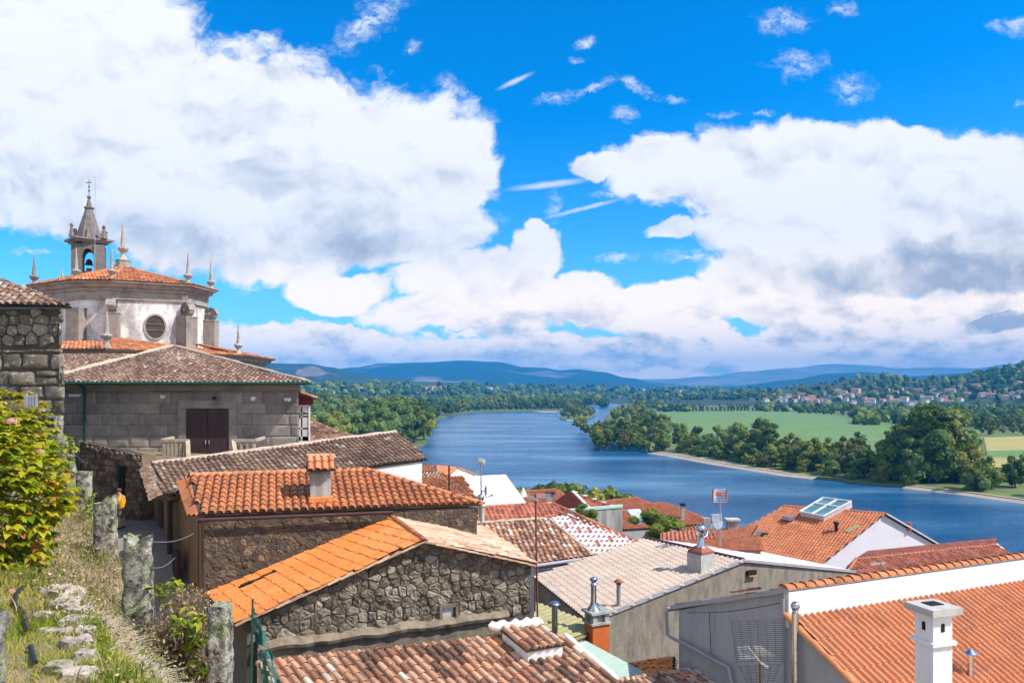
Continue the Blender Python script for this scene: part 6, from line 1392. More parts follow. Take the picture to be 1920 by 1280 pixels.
# red eaved white glazed gallery at the right corner
t = thing('glazed_gallery', 'white framed glazed gallery with red boarded eave at the building corner', 'gallery', P(568, 825, 45))
d0 = 45.; xa, xb = P(548, 0, d0).x, P(577, 0, d0).x; z0_, z1_ = P(0, 826, d0).z, P(0, 762, d0).z
mb = MB()
for (u, w) in ((553, .12), (562.5, .10), (573, .34), (579, .12)): x = P(u, 0, d0).x; mb.box((x, d0, (z0_+z1_)/2), (w, .12, z1_-z0_))
for v in (761, 775, 780.5, 803, 821, 826): z = P(0, v, d0).z; mb.box(((xa+xb)/2, d0, z), (xb-xa+.1, .12, .10 if v not in (821, 826) else .2))
for y in (1, 2, 3): mb.box((xb+.05-.27*y, d0+y, (z0_+z1_)/2), (.1, .12, z1_-z0_))
mb.build('frame', M['white_paint'], t); mb = MB(); mb.box(((xa+xb)/2, d0+.03, (z0_+z1_)/2+.05), (xb-xa, .02, z1_-z0_-.1)); mb.build('pane', M['dark_glass'], t)
mb = MB(); mb.skirt([Vector((xa-.1, d0-.05, z0_)), Vector((xb+.1, d0-.05, z0_)), Vector((xb-.9, d0+3.4, z0_)), Vector((xa-1, d0+3.4, z0_))], 31); mb.build('base_wall', M['plaster_white'], t)
mb = MB(); mb.prism([P(560, 737, d0), P(587, 747, d0), P(587, 759, d0), P(578, 760, d0), P(578, 764, d0), P(548, 762, d0), P(548, 737, d0)], Vector((-1.0, 3.5, 0))); mb.build('eave_boards', M['red_wood'], t)
mb = MB(); tile_roof(mb, [P(548, 731, d0-.4), P(548, 731, d0-.4)+Vector((-1.1, 4, 0)), P(593, 746.5, d0-.4)+Vector((-1.1, 4, 0)), P(593, 746.5, d0-.4)], (3, 2), pitch=.25, row=.4, seed=231, sag=0); mb.build('roof', [M['tile_orange'], M['deck']], t)
small_roof('row_house', 'old tile roof beyond the glazed gallery, under the left bank trees', [(575, 786, 60), (672, 820, 57), (640, 838, 53), (560, 842)], (3, 2), 'tile_mixed', 205, pitch=.28, row=.42, tint=oldtint(.4, .7), rise=.9)

# ---- rough stone building at the left edge
t = thing('rubble_building', 'dark rubble building with mossy tile eave at the left edge', 'building', P(50, 780, 29))
d0 = 29.; xr = P(117, 0, d0).x; zt = P(0, 578, d0).z; xl = xr-9
mb = MB(); mb.skirt([Vector((xl, d0+.12, zt)), Vector((xr-.12, d0+.12, zt)), Vector((xr-5.25, d0+8, zt)), Vector((xl-5, d0+8, zt))], 30); mb.build('wall', M['mortar_dark'], t)
mb = MB(); masonry(mb, Vector((xl, d0+.1, 0)), Vector((xr, d0+.1, 0)), 32.5, lambda s: zt-1.5, row=.56, asp=(1.0, 2.1), depth=.11, gap=.022, seed=211, jitter=.10, rough=.085)
rubble(mb, Vector((xl, d0+.1, 0)), Vector((xr, d0+.1, 0)), zt-1.48, lambda s: zt-.05, row=.33, asp=1.7, depth=.10, gap=.016, seed=212, rough=.07)
masonry(mb, Vector((xr-.1-5.1, d0+8, 0)), Vector((xr-.1, d0, 0)), 32.5, lambda s: zt-.05, row=.55, asp=(.9, 1.8), depth=.08, gap=.02, seed=213, jitter=.1, flip=True)
mb.build('stone_wall', M['block_dark'], t)
e0, e1 = P(-190, 552, d0-.35), P(135, 574.5, d0-.35); e0.z = e1.z+ .0
a1 = P(-10, 528, d0+2.6); a0 = Vector((e0.x, a1.y, a1.z+.25))
mb = MB(); tile_roof(mb, [a0, a1, e1+Vector((0, 0, 0)), e0], (3, 2), down=Vector((.25, -1, -.3)), pitch=.27, row=.4, seed=214, sag=.06, tint=oldtint(.5, .8, .05), rise=1.2); mb.build('roof', [M['tile_old'], M['mortar_dark']], t)

# ---- the domed chapel of the cathedral: octagonal drum over a lower roof
def ngon(pts, k):  # move plan points towards the middle
    c = sum((Vector(p) for p in pts), Vector((0, 0)))/len(pts)
    return [Vector(p)-(Vector(p)-c).normalized()*k for p in pts]
oct_ = [Vector(p) for p in ((-32.5, 57), (-29.6, 57), (-24.6, 59.6), (-24.2, 63.6), (-30.8, 71), (-34.5, 71.5), (-39.6, 67.5), (-37.9, 60.3))]
t = thing('church', 'octagonal white and stone church with two orange tiled roofs and stone pinnacles', 'church', (-32, 64, 34))
ZE = H+7.95
mb = MB(); apex = Vector((-32.2, 64, ZE+2.15))
for i in range(8):
    a, b = oct_[i], oct_[(i+1) % 8]; A_, B_ = Vector((a.x, a.y, ZE+.08)), Vector((b.x, b.y, ZE+.08)); tile_roof(mb, [apex, B_, A_], (2, 1), pitch=.30, row=.5, style='roman', seed=220+i, sag=0, rise=.8)
    caps(mb, apex, A_, .14, .5, i)
mb.build('roof', [M['tile_orange'], M['deck']], t)
mb = MB()
for (k0, z0_, k1, z1_) in ((.02, .06, .05, -.08), (.05, -.08, .35, -.12), (.35, -.12, .42, -.35), (.42, -.35, .72, -.45), (.72, -.45, .72, -.62), (.72, -.62, .86, -.66), (.86, -.66, .86, -1.15), (.86, -1.15, .78, -1.18), (.78, -1.18, .78, -1.28), (.78, -1.28, 1.0, -1.32)):
    p0_, p1_ = ngon(oct_, k0), ngon(oct_, k1); mb.grid([[Vector((p.x, p.y, ZE+z0_)) for p in p0_], [Vector((p.x, p.y, ZE+z1_)) for p in p1_]], .55, 0, False, True)
mb.build('cornice', M['granite'], t)
wl = ngon(oct_, .95); mb = MB(); mb.skirt([Vector((p.x, p.y, ZE-1.2)) for p in wl], H-2); mb.build('wall', M['plaster_drum'], t)
ang8 = []
for i, (hz0, hz1) in ((1, (3.3, 5.65)), (2, (3.2, 5.55)), (3, (3.1, 5.6)), (0, (3.3, 6.0)), (7, (3.3, 6.0))):
    p = wl[i]; c_ = sum(oct_, Vector((0, 0)))/8; dv = (p-c_).normalized(); an = math.atan2(dv.y, dv.x); q_ = p+dv*.28
    mb = MB(); mb.box((q_.x, q_.y, H+(hz0+hz1)/2-.8), (1.15, 1.05, hz1-hz0+1.6), an); mb.box((q_.x, q_.y, H+hz1-.06), (1.22, 1.12, .1), an); bt = mb.build('buttress', M['ashlar'], t)
    if i in (1, 2, 3):
        mb = MB(); dv3 = Vector((dv.x, dv.y, 0)); sd = Vector((-dv.y, dv.x, 0)); cc_ = Vector((q_.x, q_.y, H+hz1+.50))+dv3*.12; rows_ = []
        for k in range(34):   # scroll: a band wound round itself
            th = k/33*4.2*math.pi; r_ = .56-.44*(k/33); pc = cc_+dv3*r_*math.cos(th)+Vector((0, 0, r_*math.sin(th)))
            rows_.append([pc-sd*.34, pc+sd*.34])
        mb.grid(rows_, .5, 0); mb.tube([cc_-sd*.20, cc_+sd*.20], .5, 18); mb.tube([cc_-sd*.38, cc_+sd*.38], .13, 10); mb.tube([cc_-dv3*.5+Vector((0, 0, .2)), cc_-dv3*.5+Vector((0, 0, .9)), cc_-dv3*.35+Vector((0, 0, 1.2))], .26, 8)
        mb.build('scroll', M['granite'], bt)
# oval window on the front right face
fa_, fb__ = wl[1], wl[2]; m_ = lerp(fa_, fb__, .56); dr_ = (fb__-fa_).normalized(); nn_ = Vector((dr_.y, -dr_.x)); oc = Vector((m_.x, m_.y, H+4.72)); D3 = Vector((dr_.x, dr_.y, 0)); N3 = Vector((nn_.x, nn_.y, 0))
ovu = on(291, 613, (oc, N3)); oc = ovu
ov = lambda k, off, n=28: [oc+D3*(.69*k)*math.cos(2*math.pi*i/n)+Vector((0, 0, .88*k*math.sin(2*math.pi*i/n)))+N3*off for i in range(n)]
mb = MB(); mb.grid([ov(1.16, .0), ov(1.16, .08), ov(1.0, .08), ov(.97, .0)], .7, 0, False, True); wn_ = mb.build('window', M['granite'], t)
mb = MB(); mb.poly(ov(1.0, .015)); mb.build('recess', M['mortar_dark'], wn_); mb = MB()
for zz in (-.25, .2): hw_ = .67*math.sqrt(1-(zz/.86)**2); mb.bar(oc+N3*.04+Vector((0, 0, zz))-D3*hw_, oc+N3*.04+Vector((0, 0, zz))+D3*hw_, .05, .05)
mb.build('louvre', M['mortar'], wn_)
PIN = [(.30, 0), (.34, .05), (.30, .10), (.17, .30), (.12, .46), (.15, .54), (.30, .70), (.36, .80), (.32, .88), (.17, .93), (.155, 1.0), (.03, 2.5), (.0, 2.55)]
def pinnacle(par, x, y, z, s, nm='pinnacle'):
    mb = MB(); mb.lathe((x, y, z), [(r*s, h_*s) for r, h_ in PIN], 8, rnd0.random(), sm=False); return mb.build(nm, M['granite'], par)
pp = ngon(oct_, .55)
for i in (0, 1, 2, 3, 4, 6, 7, 5): pinnacle(t, pp[i].x, pp[i].y, ZE-.05, 1.02)
mb = MB(); mb.lathe((apex.x, apex.y, apex.z-.25), [(.75, 0), (.72, .3), (.55, .34), (.55, .62), (.6, .66), (.6, .74)], 8, .4, sm=False); mb.build('apex_base', M['granite'], t); pinnacle(t, apex.x, apex.y, apex.z+.42, 1.28)
# lower storey
low = [Vector(p) for p in ((-34.5, 51.6), (-26.9, 51.2), (-21.0, 61.8), (-21.4, 70), (-27, 78), (-38, 78), (-46, 70), (-44.5, 58))]
t2 = t; ZL = H+2.62
mb = MB(); inn_ = [Vector((p.x, p.y, ZL+.85)) for p in ngon(oct_, .3)]; outp = [Vector((p.x, p.y, ZL)) for p in low]
for i in range(8):
    j = (i+1) % 8; pl_ = plane(outp[i], outp[j], lerp(inn_[i], inn_[j], .5)); 
    q4 = [inn_[i], inn_[j], outp[j], outp[i]]; q4 = [q-pl_[1]*((q-pl_[0]).dot(pl_[1])) for q in q4]; tile_roof(mb, q4, (3, 2), pitch=.30, row=.5, style='roman', seed=240+i, sag=0, rise=.8)
mb.build('roof', [M['tile_orange'], M['deck']], t2)
mb = MB()
for (k0, z0_, k1, z1_) in ((.02, .02, .06, -.12), (.06, -.12, .35, -.16), (.35, -.16, .42, -.40), (.42, -.40, .8, -.46), (.8, -.46, .8, -.62), (.8, -.62, .95, -.66), (.95, -.66, .95, -1.2), (.95, -1.2, .85, -1.25), (.85, -1.25, 1.1, -1.4)):
    p0_, p1_ = ngon(low, k0), ngon(low, k1); mb.grid([[Vector((p.x, p.y, ZL+z0_)) for p in p0_], [Vector((p.x, p.y, ZL+z1_)) for p in p1_]], .55, 0, False, True)
mb.build('cornice', M['granite'], t2); mb = MB(); mb.skirt([Vector((p.x, p.y, ZL-1.3)) for p in ngon(low, 1.0)], 28); mb.build('wall', M['ashlar'], t2)
pq = ngon(low, .6); pinnacle(t2, pq[1].x, pq[1].y, ZL, 1.12); pinnacle(t2, P(447, 0, 61.5).x, 61.5, ZL, 1.0)
p = on(345, 650, (Vector((0, 50.4, 0)), Vector((0, 1, 0)))); 
t = thing('roof_dome', 'small pale domed cover peeping over the hipped roof apex', 'dome', P(330, 652, 49.6)); mb = MB(); c_ = P(331, 654, 50.6)
mb.lathe((c_.x, c_.y, c_.z-.6), [(.75, 0), (.75, .35), (.62, .62), (.35, .8), (.02, .86)], 14); mb.build('cover', M['zinc'], t)
# bell tower
t = thing('bell_tower', 'slender stone bell tower with spire, cross and corner pinnacles', 'tower', P(166, 560, 82)); d0 = 82.; c_ = P(167, 0, d0); S = d0/F
zc_ = P(0, 452, d0).z; rot = .42; hw_ = 1.52; zb = zc_-6.5
def rp2(x, y): return Vector((c_.x+x*math.cos(rot)-y*math.sin(rot), d0+x*math.sin(rot)+y*math.cos(rot), 0))
mb = MB()
for (i, j) in ((-1, -1), (1, -1), (1, 1), (-1, 1)):
    p = rp2(i*(hw_-.49), j*(hw_-.49)); mb.box((p.x, p.y, (zb+zc_)/2-.3), (.98, .98, zc_-zb-.5), rot, rnd0.random())
for (i, j) in ((0, -1), (1, 0), (0, 1), (-1, 0)):
    ax = Vector((math.cos(rot), math.sin(rot), 0)) if i == 0 else Vector((-math.sin(rot), math.cos(rot), 0)); nr = Vector((math.cos(rot)*i-math.sin(rot)*j, math.sin(rot)*i+math.cos(rot)*j, 0))
    cen = Vector((c_.x, d0, 0))+nr*(hw_-.42); ar = [cen+ax*(-.56)+Vector((0, 0, zc_-.3)), cen+ax*.56+Vector((0, 0, zc_-.3)), cen+ax*.56+Vector((0, 0, zc_-1.8))]+[cen+ax*(.46*math.cos(math.radians(a)))+Vector((0, 0, zc_-1.6+.6*math.sin(math.radians(a)))) for a in range(0, 181, 15)]+[cen-ax*.56+Vector((0, 0, zc_-1.8))]
    mb.prism([p+nr*.3 for p in ar], -nr*.6, .4)
mb.box((c_.x, d0, zb), (3.0, 3.0, 1.2), rot); mb.build('belfry', M['granite_dark'], t)
mb = MB(); mb.box((c_.x, d0, zb+1.9), (.5, .5, 3.4), rot); mb.box((c_.x, d0, zb+3.2), (2.6, .16, .16), rot); mb.build('pillar', M['granite_dark'], t)
mb = MB(); mb.lathe((c_.x, d0, zc_-2.55), [(.42, 0), (.36, .12), (.26, .5), (.12, .62), (.02, .66)], 12); mb.build('bell', M['black_metal'], t)
mb = MB(); q2 = math.sqrt(2); mb.lathe((c_.x, d0, zc_), [(1.52*q2, -.34), (1.6*q2, -.2), (1.85*q2, -.1), (1.9*q2, .08), (1.5*q2, .14)], 4, rot+math.pi/4, sm=False); mb.build('cornice', M['granite_dark'], t)
zs = P(0, 391, d0).z; mb = MB(); mb.lathe((c_.x, d0, zc_), [(1.35, .1), (1.3, .35), (.38, zs-zc_-.1), (.52, zs-zc_), (.5, zs-zc_+.12), (.30, zs-zc_+.2), (.12, zs-zc_+1.05), (.22, zs-zc_+1.15), (.2, zs-zc_+1.28), (.05, zs-zc_+1.4)], 8, rot, sm=False); mb.build('spire', M['granite_dark'], t)
zr = zs+1.4; mb = MB(); mb.tube([Vector((c_.x, d0, zr-.1)), Vector((c_.x, d0, zr+1.65))], .035, 6); mb.lathe((c_.x, d0, zr+.35), [(.02, 0), (.13, .1), (.02, .22)], 8); mb.lathe((c_.x, d0, zr+.8), [(.02, 0), (.11, .09), (.02, .2)], 8); mb.bar(Vector((c_.x-.30, d0, zr+1.35)), Vector((c_.x+.30, d0, zr+1.35)), .06, .06); mb.build('cross', M['black_metal'], t)
for (i, j) in ((-1, -1), (1, -1), (1, 1), (-1, 1)): p = rp2(i*1.48, j*1.48); mb = MB(); mb.lathe((p.x, p.y, zc_+.1), [(.34, 0), (.28, .15), (.12, 1.05), (.22, 1.15), (.2, 1.28), (.03, 1.42)], 6, rot, sm=False); mb.build('pinnacle', M['granite_dark'], t)
for (i, j) in ((0, -1), (1, 0), (-1, 0)): p = rp2(i*1.2, j*1.2); mb = MB(); mb.lathe((p.x, p.y, zc_+.1), [(.36, 0), (.3, .2), (.03, 1.15)], 4, rot, sm=False); mb.build('gablet', M['granite_dark'], t)
mb = MB(); xr_ = P(178, 0, d0-2).x; mb.tube([Vector((xr_, d0-2, zc_-4.2)), Vector((xr_, d0-2, P(0, 402, d0-2).z))], .035, 5); mb.tube([Vector((xr_, d0-2, P(0, 402, d0-2).z)), Vector((xr_+.05, d0-2, P(0, 331, d0-2).z))], .02, 5); mb.build('lightning_rod', M['zinc'], t)

# ---- lane, retaining wall with door, person
lane = MB(); cl_ = [(-20.5, 44, -6.2), (-17.5, 38, -6.25), (-15.4, 34.2, -6.3), (-13.8, 31, -8.6), (-12.2, 28.5, -10), (-9.8, 24.5, -11), (-7, 20, -12), (-3, 14, -13)]
lane.grid([[V3(x-3.6, y-1.6, z), V3(x-1, y-.5, z-.03), V3(x+2.0, y+.8, z+.02)] for x, y, z in cl_], .5, 0, True); tag(lane.build('lane', M['cobble']), kind='structure')
t = thing('retaining_wall', 'brown mossy retaining wall with narrow dark doorway beside the lane', 'wall', P(230, 992, 36.5))
w0, w1 = P(150, 0, 38.7), P(267, 0, 36.8); ztf = lambda s: lerp(P(0, 826, 38.7).z, P(0, 853, 36.8).z, s/(w1-w0).length)+.06*noise.noise(Vector((s*2, 0, 0)))
w0.z = w1.z = 0; Lw = (w1-w0).length; dw = (w1-w0)/Lw; nw = Vector((dw.y, -dw.x, 0)); ds0, ds1 = [((on(u, 900, (w0, nw))-w0).dot(dw)) for u in (224, 234.5)]; dzt = P(0, 875, 37.4).z
mb = MB(); rubble(mb, w0, w1, 33.2, ztf, row=.22, asp=1.3, depth=.06, gap=.008, seed=301, rough=.05, skip=lambda s, z: ds0-.1 < s < ds1+.1 and z < dzt+.1); mb.build('stone_wall', M['rubble_warm'], t)
mb = MB(); mb.prism([w0+Vector((0, 0, 33)), w1+Vector((0, 0, 33)), w1+Vector((0, 0, ztf(Lw)-.05)), w0+Vector((0, 0, ztf(0)-.05))], -nw*.5); mb.build('core', M['mortar_dark'], t)
mb = MB(); mb.prism([w0+dw*ds0+nw*.03+Vector((0, 0, 33.4)), w0+dw*ds1+nw*.03+Vector((0, 0, 33.4)), w0+dw*ds1+nw*.03+Vector((0, 0, dzt)), w0+dw*ds0+nw*.03+Vector((0, 0, dzt))], -nw*.03); mb.build('doorway', M['dark_open'], t)
mb = MB(); e0_ = w1+Vector((0, 0, 33)); mb.prism([e0_, e0_+Vector((1.2, 2.0, 0)), e0_+Vector((1.2, 2.0, ztf(Lw)-33.3)), e0_+Vector((0, 0, ztf(Lw)-33))], nw*-.4+Vector((-.3, 0, 0))); mb.build('return_wall', M['rubble_warm'], t)
# person: one skinned body, clothes over it
pf = P(228, 990, 34.6); t = thing('person', 'person in yellow shirt and dark shorts standing in the lane, head bowed', 'person', (pf.x, pf.y, pf.z))
def skinmesh(name, verts, edges, radii, mat, par, root=0):
    me = bpy.data.meshes.new(name); me.from_pydata(verts, edges, []); o = bpy.data.objects.new(name, me); COL.objects.link(o); o.parent = par
    sk_ = o.modifiers.new('skin', 'SKIN'); sk_.use_smooth_shade = True
    if not me.skin_vertices: 
        bpy.context.view_layer.objects.active = o
    for i, r_ in enumerate(radii): me.skin_vertices[0].data[i].radius = (r_, r_*.9); me.skin_vertices[0].data[i].use_root = (i == root)
    ss = o.modifiers.new('sub', 'SUBSURF'); ss.levels = 1; ss.render_levels = 2; me.materials.append(mat); return o
fx = -1  # faces left
bv = [(0, 0, .95), (.0, 0, 1.15), (-.03, 0, 1.38), (-.07, 0, 1.50), (-.13, -.01, 1.60), (-.17, -.01, 1.68),
      (.0, -.11, .88), (-.03, -.12, .50), (.03, -.12, .10), (-.14, -.12, .04), (.03, .11, .88), (.03, .12, .50), (.10, .12, .10), (-.06, .12, .04),
      (-.03, -.2, 1.40), (.0, -.26, 1.13), (-.24, -.20, 1.12), (-.34, -.15, 1.17), (-.03, .2, 1.40), (.0, .26, 1.13), (-.24, .18, 1.14), (-.34, .10, 1.18)]
be = [(0, 1), (1, 2), (2, 3), (3, 4), (4, 5), (0, 6), (6, 7), (7, 8), (8, 9), (0, 10), (10, 11), (11, 12), (12, 13), (2, 14), (14, 15), (15, 16), (16, 17), (2, 18), (18, 19), (19, 20), (20, 21)]
br_ = [.14, .14, .15, .06, .10, .085, .085, .062, .045, .04, .085, .062, .045, .04, .06, .048, .036, .04, .06, .048, .036, .04]
skinmesh('body', bv, be, br_, M['skin'], t)
skinmesh('shirt', [(0, 0, .92), (0, 0, 1.15), (-.03, 0, 1.38), (-.05, 0, 1.45), (-.03, -.2, 1.40), (0, -.25, 1.2), (-.03, .2, 1.40), (0, .25, 1.2)], [(0, 1), (1, 2), (2, 3), (2, 4), (4, 5), (2, 6), (6, 7)], [.185, .18, .185, .09, .085, .08, .085, .08], M['shirt'], t, 1)
skinmesh('shorts', [(0, 0, .92), (0, -.11, .82), (-.03, -.12, .52), (.03, .11, .82), (.03, .12, .52)], [(0, 1), (1, 2), (0, 3), (3, 4)], [.17, .12, .11, .12, .11], M['shorts'], t)
for y, x in ((-.12, .0), (.12, .07)): skinmesh('shoe', [(x+.05, y, .06), (x-.06, y, .05), (x-.17, y, .045)], [(0, 1), (1, 2)], [.06, .058, .045], M['shoe'], t)
mb = MB(); blob(mb, Vector((pf.x-.12, pf.y-.01, pf.z+1.71)), .115, 3, 4, .18, 2.5, .5, 0, .9, True); mb.build('hair', M['hairmat'], t)
# ------------------------------------------------------------------ the garden edge in the foreground
PL = [(.4, 4), (-1.2, 6.0), (-3.2, 8.5), (-5.1, 10.5), (-8.3, 15.7), (-11.7, 21), (-15.2, 26.5), (-19, 33)]
def xline(y):
    for (a, p), (b, q) in zip(PL, PL[1:]):
        if p <= y <= q: return a+(b-a)*(y-p)/(q-p)
    return PL[0][0]-(y-4)*.8 if y < 4 else PL[-1][0]
def gh(x, y):
    n = xline(y)-x
    if n < 0: z = -3.4-.25*smooth(0, .5, -n)-4.4*smooth(.35, 1.0, -n)
    else: z = -3.4+1.02*smooth(.15, 1.75, n)+.12*smooth(2, 5, n)
    far_ = smooth(12, 18, y)*smooth(.2, 1.8, n)*-.55
    return H+z+far_+.07*nz((x*1.3, y*1.3, 2))+.05*nz((x*3.5, y*3.5, 7))
mb = MB(); rows = []
for j in range(150):
    y = 3.5+j*.2; rows.append([Vector((xline(y)+1.3-i*.16, y, gh(xline(y)+1.3-i*.16, y))) for i in range(95)])
mb.grid(rows, .5, 0, True); tag(mb.build('garden_slope', M['earth']), kind='structure')
# weathered granite fence posts
def post(u0, u1, vt, vb, d, seed, label, notch=None, lean=0, thick=.12, wt=None):
    t = thing('stone_post', label, 'post', P((u0+u1)/2, vb, d), 'granite slab posts along the garden edge')
    x0, x1, zt, zb = P(u0, 0, d).x, P(u1, 0, d).x, P(0, vt, d).z, P(0, vb, d).z-.5; rows = []; K = 26; n_ = 28
    for k in range(K+1):
        f = k/K; z = zb+(zt-zb)*f; ring = []
        for i in range(n_):
            a = 2*math.pi*i/n_; ca, sa = math.cos(a), math.sin(a); ex = 9
            r_ = 1/((abs(ca)**ex+abs(sa)**ex)**(1/ex)); w = (x1-x0)/2*(1.05-.08*f); x = (x0+x1)/2+lean*f+ca*r_*w; y = d+thick+sa*r_*thick
            e = noise.fractal(Vector((x*6+seed, y*6, z*5)), .8, 2.1, 6)*.022+.02*noise.noise(Vector((seed, z*1.2, a))); zz = z
            if notch and f > .8: zz = z-notch((x-x0)/(x1-x0))*(f-.8)/.2
            elif f > .9: zz = z-.03*abs(ca)**3+.03*noise.noise(Vector((x*6, y*6, seed)))
            ring.append(Vector((x+ca*e*1.2, y+sa*e*1.2, zz)))
        rows.append(ring)
    mb = MB(); mb.grid(rows, .5, 0, True, True); cen = sum(rows[-1], Vector((0, 0, 0)))/n_; cen.z -= .02 if not notch else .06
    for i in range(n_): mb.poly((rows[-1][i], rows[-1][(i+1) % n_], cen), .5, 0, True)
    mb.build('slab', M['lichen_stone'], t); return t
post(386, 425, 1137, 1290, 8.5, 1, 'pale green lichened square stone post nearest the orange roof edge')
post(227, 274, 1003, 1195, 10.5, 2, 'tall stone post with deeply notched top in the weeds', notch=lambda s: .18*math.exp(-((s-.52)/.2)**2)+.03*math.sin(s*9))
post(173, 212, 929, 1058, 15.7, 3, 'grey stone post with slanted top, second behind the notched one', notch=lambda s: .16*(1-smooth(.3, .8, s)))
post(140, 167, 884, 1000, 21, 4, 'flat topped stone post beside the hydrangea, third behind notched one')
post(112, 140, 853, 900, 23.5, 5, 'low leaning stone post close to the hydrangea leaves', lean=-.1)
post(98, 122, 816, 880, 25.5, 6, 'rough stone post in front of the rubble building corner')
post(99, 113, 778, 850, 28, 7, 'farthest thin stone post at the rubble building corner')
t = post(-100, -24, 1158, 1300, 5.6, 8, 'smooth grey stone post cut by the bottom left picture corner')
# wires strung between the posts
t = thing('fence_wire', 'thin sagging wire strung between the stone posts', 'wire'); mb = MB()
for (a, b) in ((P(283, 1015, 10.4), P(362, 1000, 14)), (P(283, 1064, 10.4), P(328, 1045, 13)), (P(140, 850, 25), P(165, 868, 24)), (P(168, 1000, 20.8), P(176, 985, 15.8))):
    mb.tube([lerp(a, b, i/10)-Vector((0, 0, .06*math.sin(math.pi*i/10))) for i in range(11)], .006, 4, cap=False)
mb.build('strand', M['zinc'], t)
# hydrangea
def leaf(mb, p, out, size, rnd, t, droop=.4):
    side = unit(out.cross(Vector((0, 0, 1)))+Vector((rnd.uniform(-.3, .3), rnd.uniform(-.3, .3), rnd.uniform(-.3, .3)))); nrm = unit(side.cross(out)); w = size*.36
    pts = []
    for k, (f, ww, dz) in enumerate(((0, .12, 0), (.25, .8, .04), (.55, 1.0, .0), (.82, .55, -.10), (1.0, .04, -.22))):
        c = p+out*size*f+Vector((0, 0, 1))*size*dz*droop*2
        pts.append((c-side*w*ww+nrm*w*.35*ww, c, c+side*w*ww+nrm*w*.35*ww))
    mb.grid(pts, t, 0, False)
def hydrangea(name, label, c, rx, ry, rz, n, size, seed, heads):
    rnd = random.Random(seed); t = thing(name, label, 'bush', (c.x, c.y, c.z-rz)); mb = MB(); st = MB(); hd = []
    for k in range(n):
        th = rnd.uniform(0, 2*math.pi); zz = rnd.uniform(-.95, 1)
        q = math.sqrt(max(0, 1-zz*zz)); dv = Vector((q*math.cos(th), q*math.sin(th), zz))
        lump_ = 1+.16*noise.noise(dv*2.3+Vector((seed, 0, 0)))+.10*noise.noise(dv*5+Vector((0, seed, 0))); rr = lump_*rnd.choice((1, 1, 1, .93, .86, .72))
        p = c+Vector((dv.x*rx, dv.y*ry, dv.z*rz))*rr; base = .42+.25*noise.noise(dv*3+Vector((9, 0, seed)))+rnd.gauss(0, .1)
        m_ = 5 if rr > .9 else 4; a0 = rnd.uniform(0, 6.28)
        for i in range(m_):
            a = a0+i*2*math.pi/m_*1.02; o_ = Vector((math.cos(a), math.sin(a), rnd.uniform(-.25, .35)))
            o_ = unit(o_+dv*.55+Vector((0, 0, -.1))); leaf(mb, p, o_, size*rnd.uniform(.75, 1.25), rnd, max(0, min(1, base+rnd.gauss(0, .13)+(.34 if rnd.random() < .10 else 0)-(.25 if rnd.random() < .12 else 0))), rnd.uniform(.2, .9))
        if k % 14 == 0: st.tube([Vector((c.x+dv.x*rx*.25, c.y+dv.y*ry*.25, c.z-rz*1.02)), c+Vector((dv.x*rx, dv.y*ry, dv.z*rz))*.5, p], [.014, .01, .006], 5, cap=False)
    mb.build('leaves', M['hydrangea'], t); st.build('stems', M['twig'], t)
    for (u, v, d, s) in heads:
        b = MB(); p = P(u, v, d)
        for _ in range(90):
            w = Vector((rnd.gauss(0, 1), rnd.gauss(0, 1), abs(rnd.gauss(0, .8)))); w = unit(w); x = p+Vector((w.x*s, w.y*s, w.z*s*.7)); a = unit(w.cross(Vector((.3, .2, 1)))); e = w.cross(a); k_ = s*.24
            b.quad(x-a*k_, x-e*k_, x+a*k_, x+e*k_, rnd.random())
        b.build('dry_flower_head', M['dry_bloom'], t)
    return t
hydrangea('hydrangea_bush', 'large yellow-green hydrangea bush filling the left edge', Vector((-7.72, 10.4, H-1.56)), 1.48, 1.3, 1.32, 1350, .155, 3, [(22, 792, 9.4, .08), (75, 848, 9.6, .055), (20, 1110, 8.9, .06), (108, 1012, 9.6, .05)])
hydrangea('hydrangea_bush', 'upper yellow-green hydrangea bush standing behind the larger one', Vector((-9.25, 12.6, H-.98)), 1.1, 1.0, 1.1, 520, .165, 8, [(78, 770, 12.0, .06)])
hydrangea('hydrangea_bush', 'darker green bush under the rubble wall behind the hydrangeas', Vector((-12.7, 19.5, H-1.2)), 1.0, .9, 1.1, 260, .2, 12, [])
t = thing('garden_gate', 'short weathered grey picket panel behind the hydrangea', 'gate', P(58, 775, 14.5)); mb = MB()
for i in range(4): mb.box(P(52+i*5.2, 753-i*.8, 14.5), (.038, .02, .24))
mb.build('picket', M['grey_pipe'], t); mb = MB(); mb.bar(P(50, 746, 14.5), P(70, 742, 14.5), .025, .03); mb.bar(P(49, 737, 14.5), P(49, 762, 14.5), .05, .05); mb.build('rail', M['grey_pipe'], t)
# stones of the terrace edge
RK = [(118, 1117, 70, 26, 'long flat stone at the top of the stone edging'), (92, 1112, 40, 22, 'rounded stone at the left end of the top edging'), (128, 1126, 40, 14, 'small pale stone under the long flat one'), (85, 1160, 46, 20, 'flat stone lying alone in the grass'), (120, 1141, 60, 22, 'dark cracked stone in the middle of the edging'), (150, 1152, 44, 24, 'pale stone at the bend of the edging'), (140, 1172, 50, 26, 'square stone below the bend of the edging'),
      (112, 1190, 40, 20, 'buried grey stone beside the square one'), (160, 1188, 34, 22, 'small stone right of the square one'), (85, 1182, 22, 8, 'tiny flat stone in the yellow grass'), (146, 1215, 54, 34, 'large rounded stone low in the edging'), (160, 1240, 40, 34, 'white patched stone near the bottom of the edging'), (112, 1251, 52, 18, 'long grey stone half sunk in the grass'), (150, 1268, 60, 24, 'broad stone at the very bottom of the edging')]
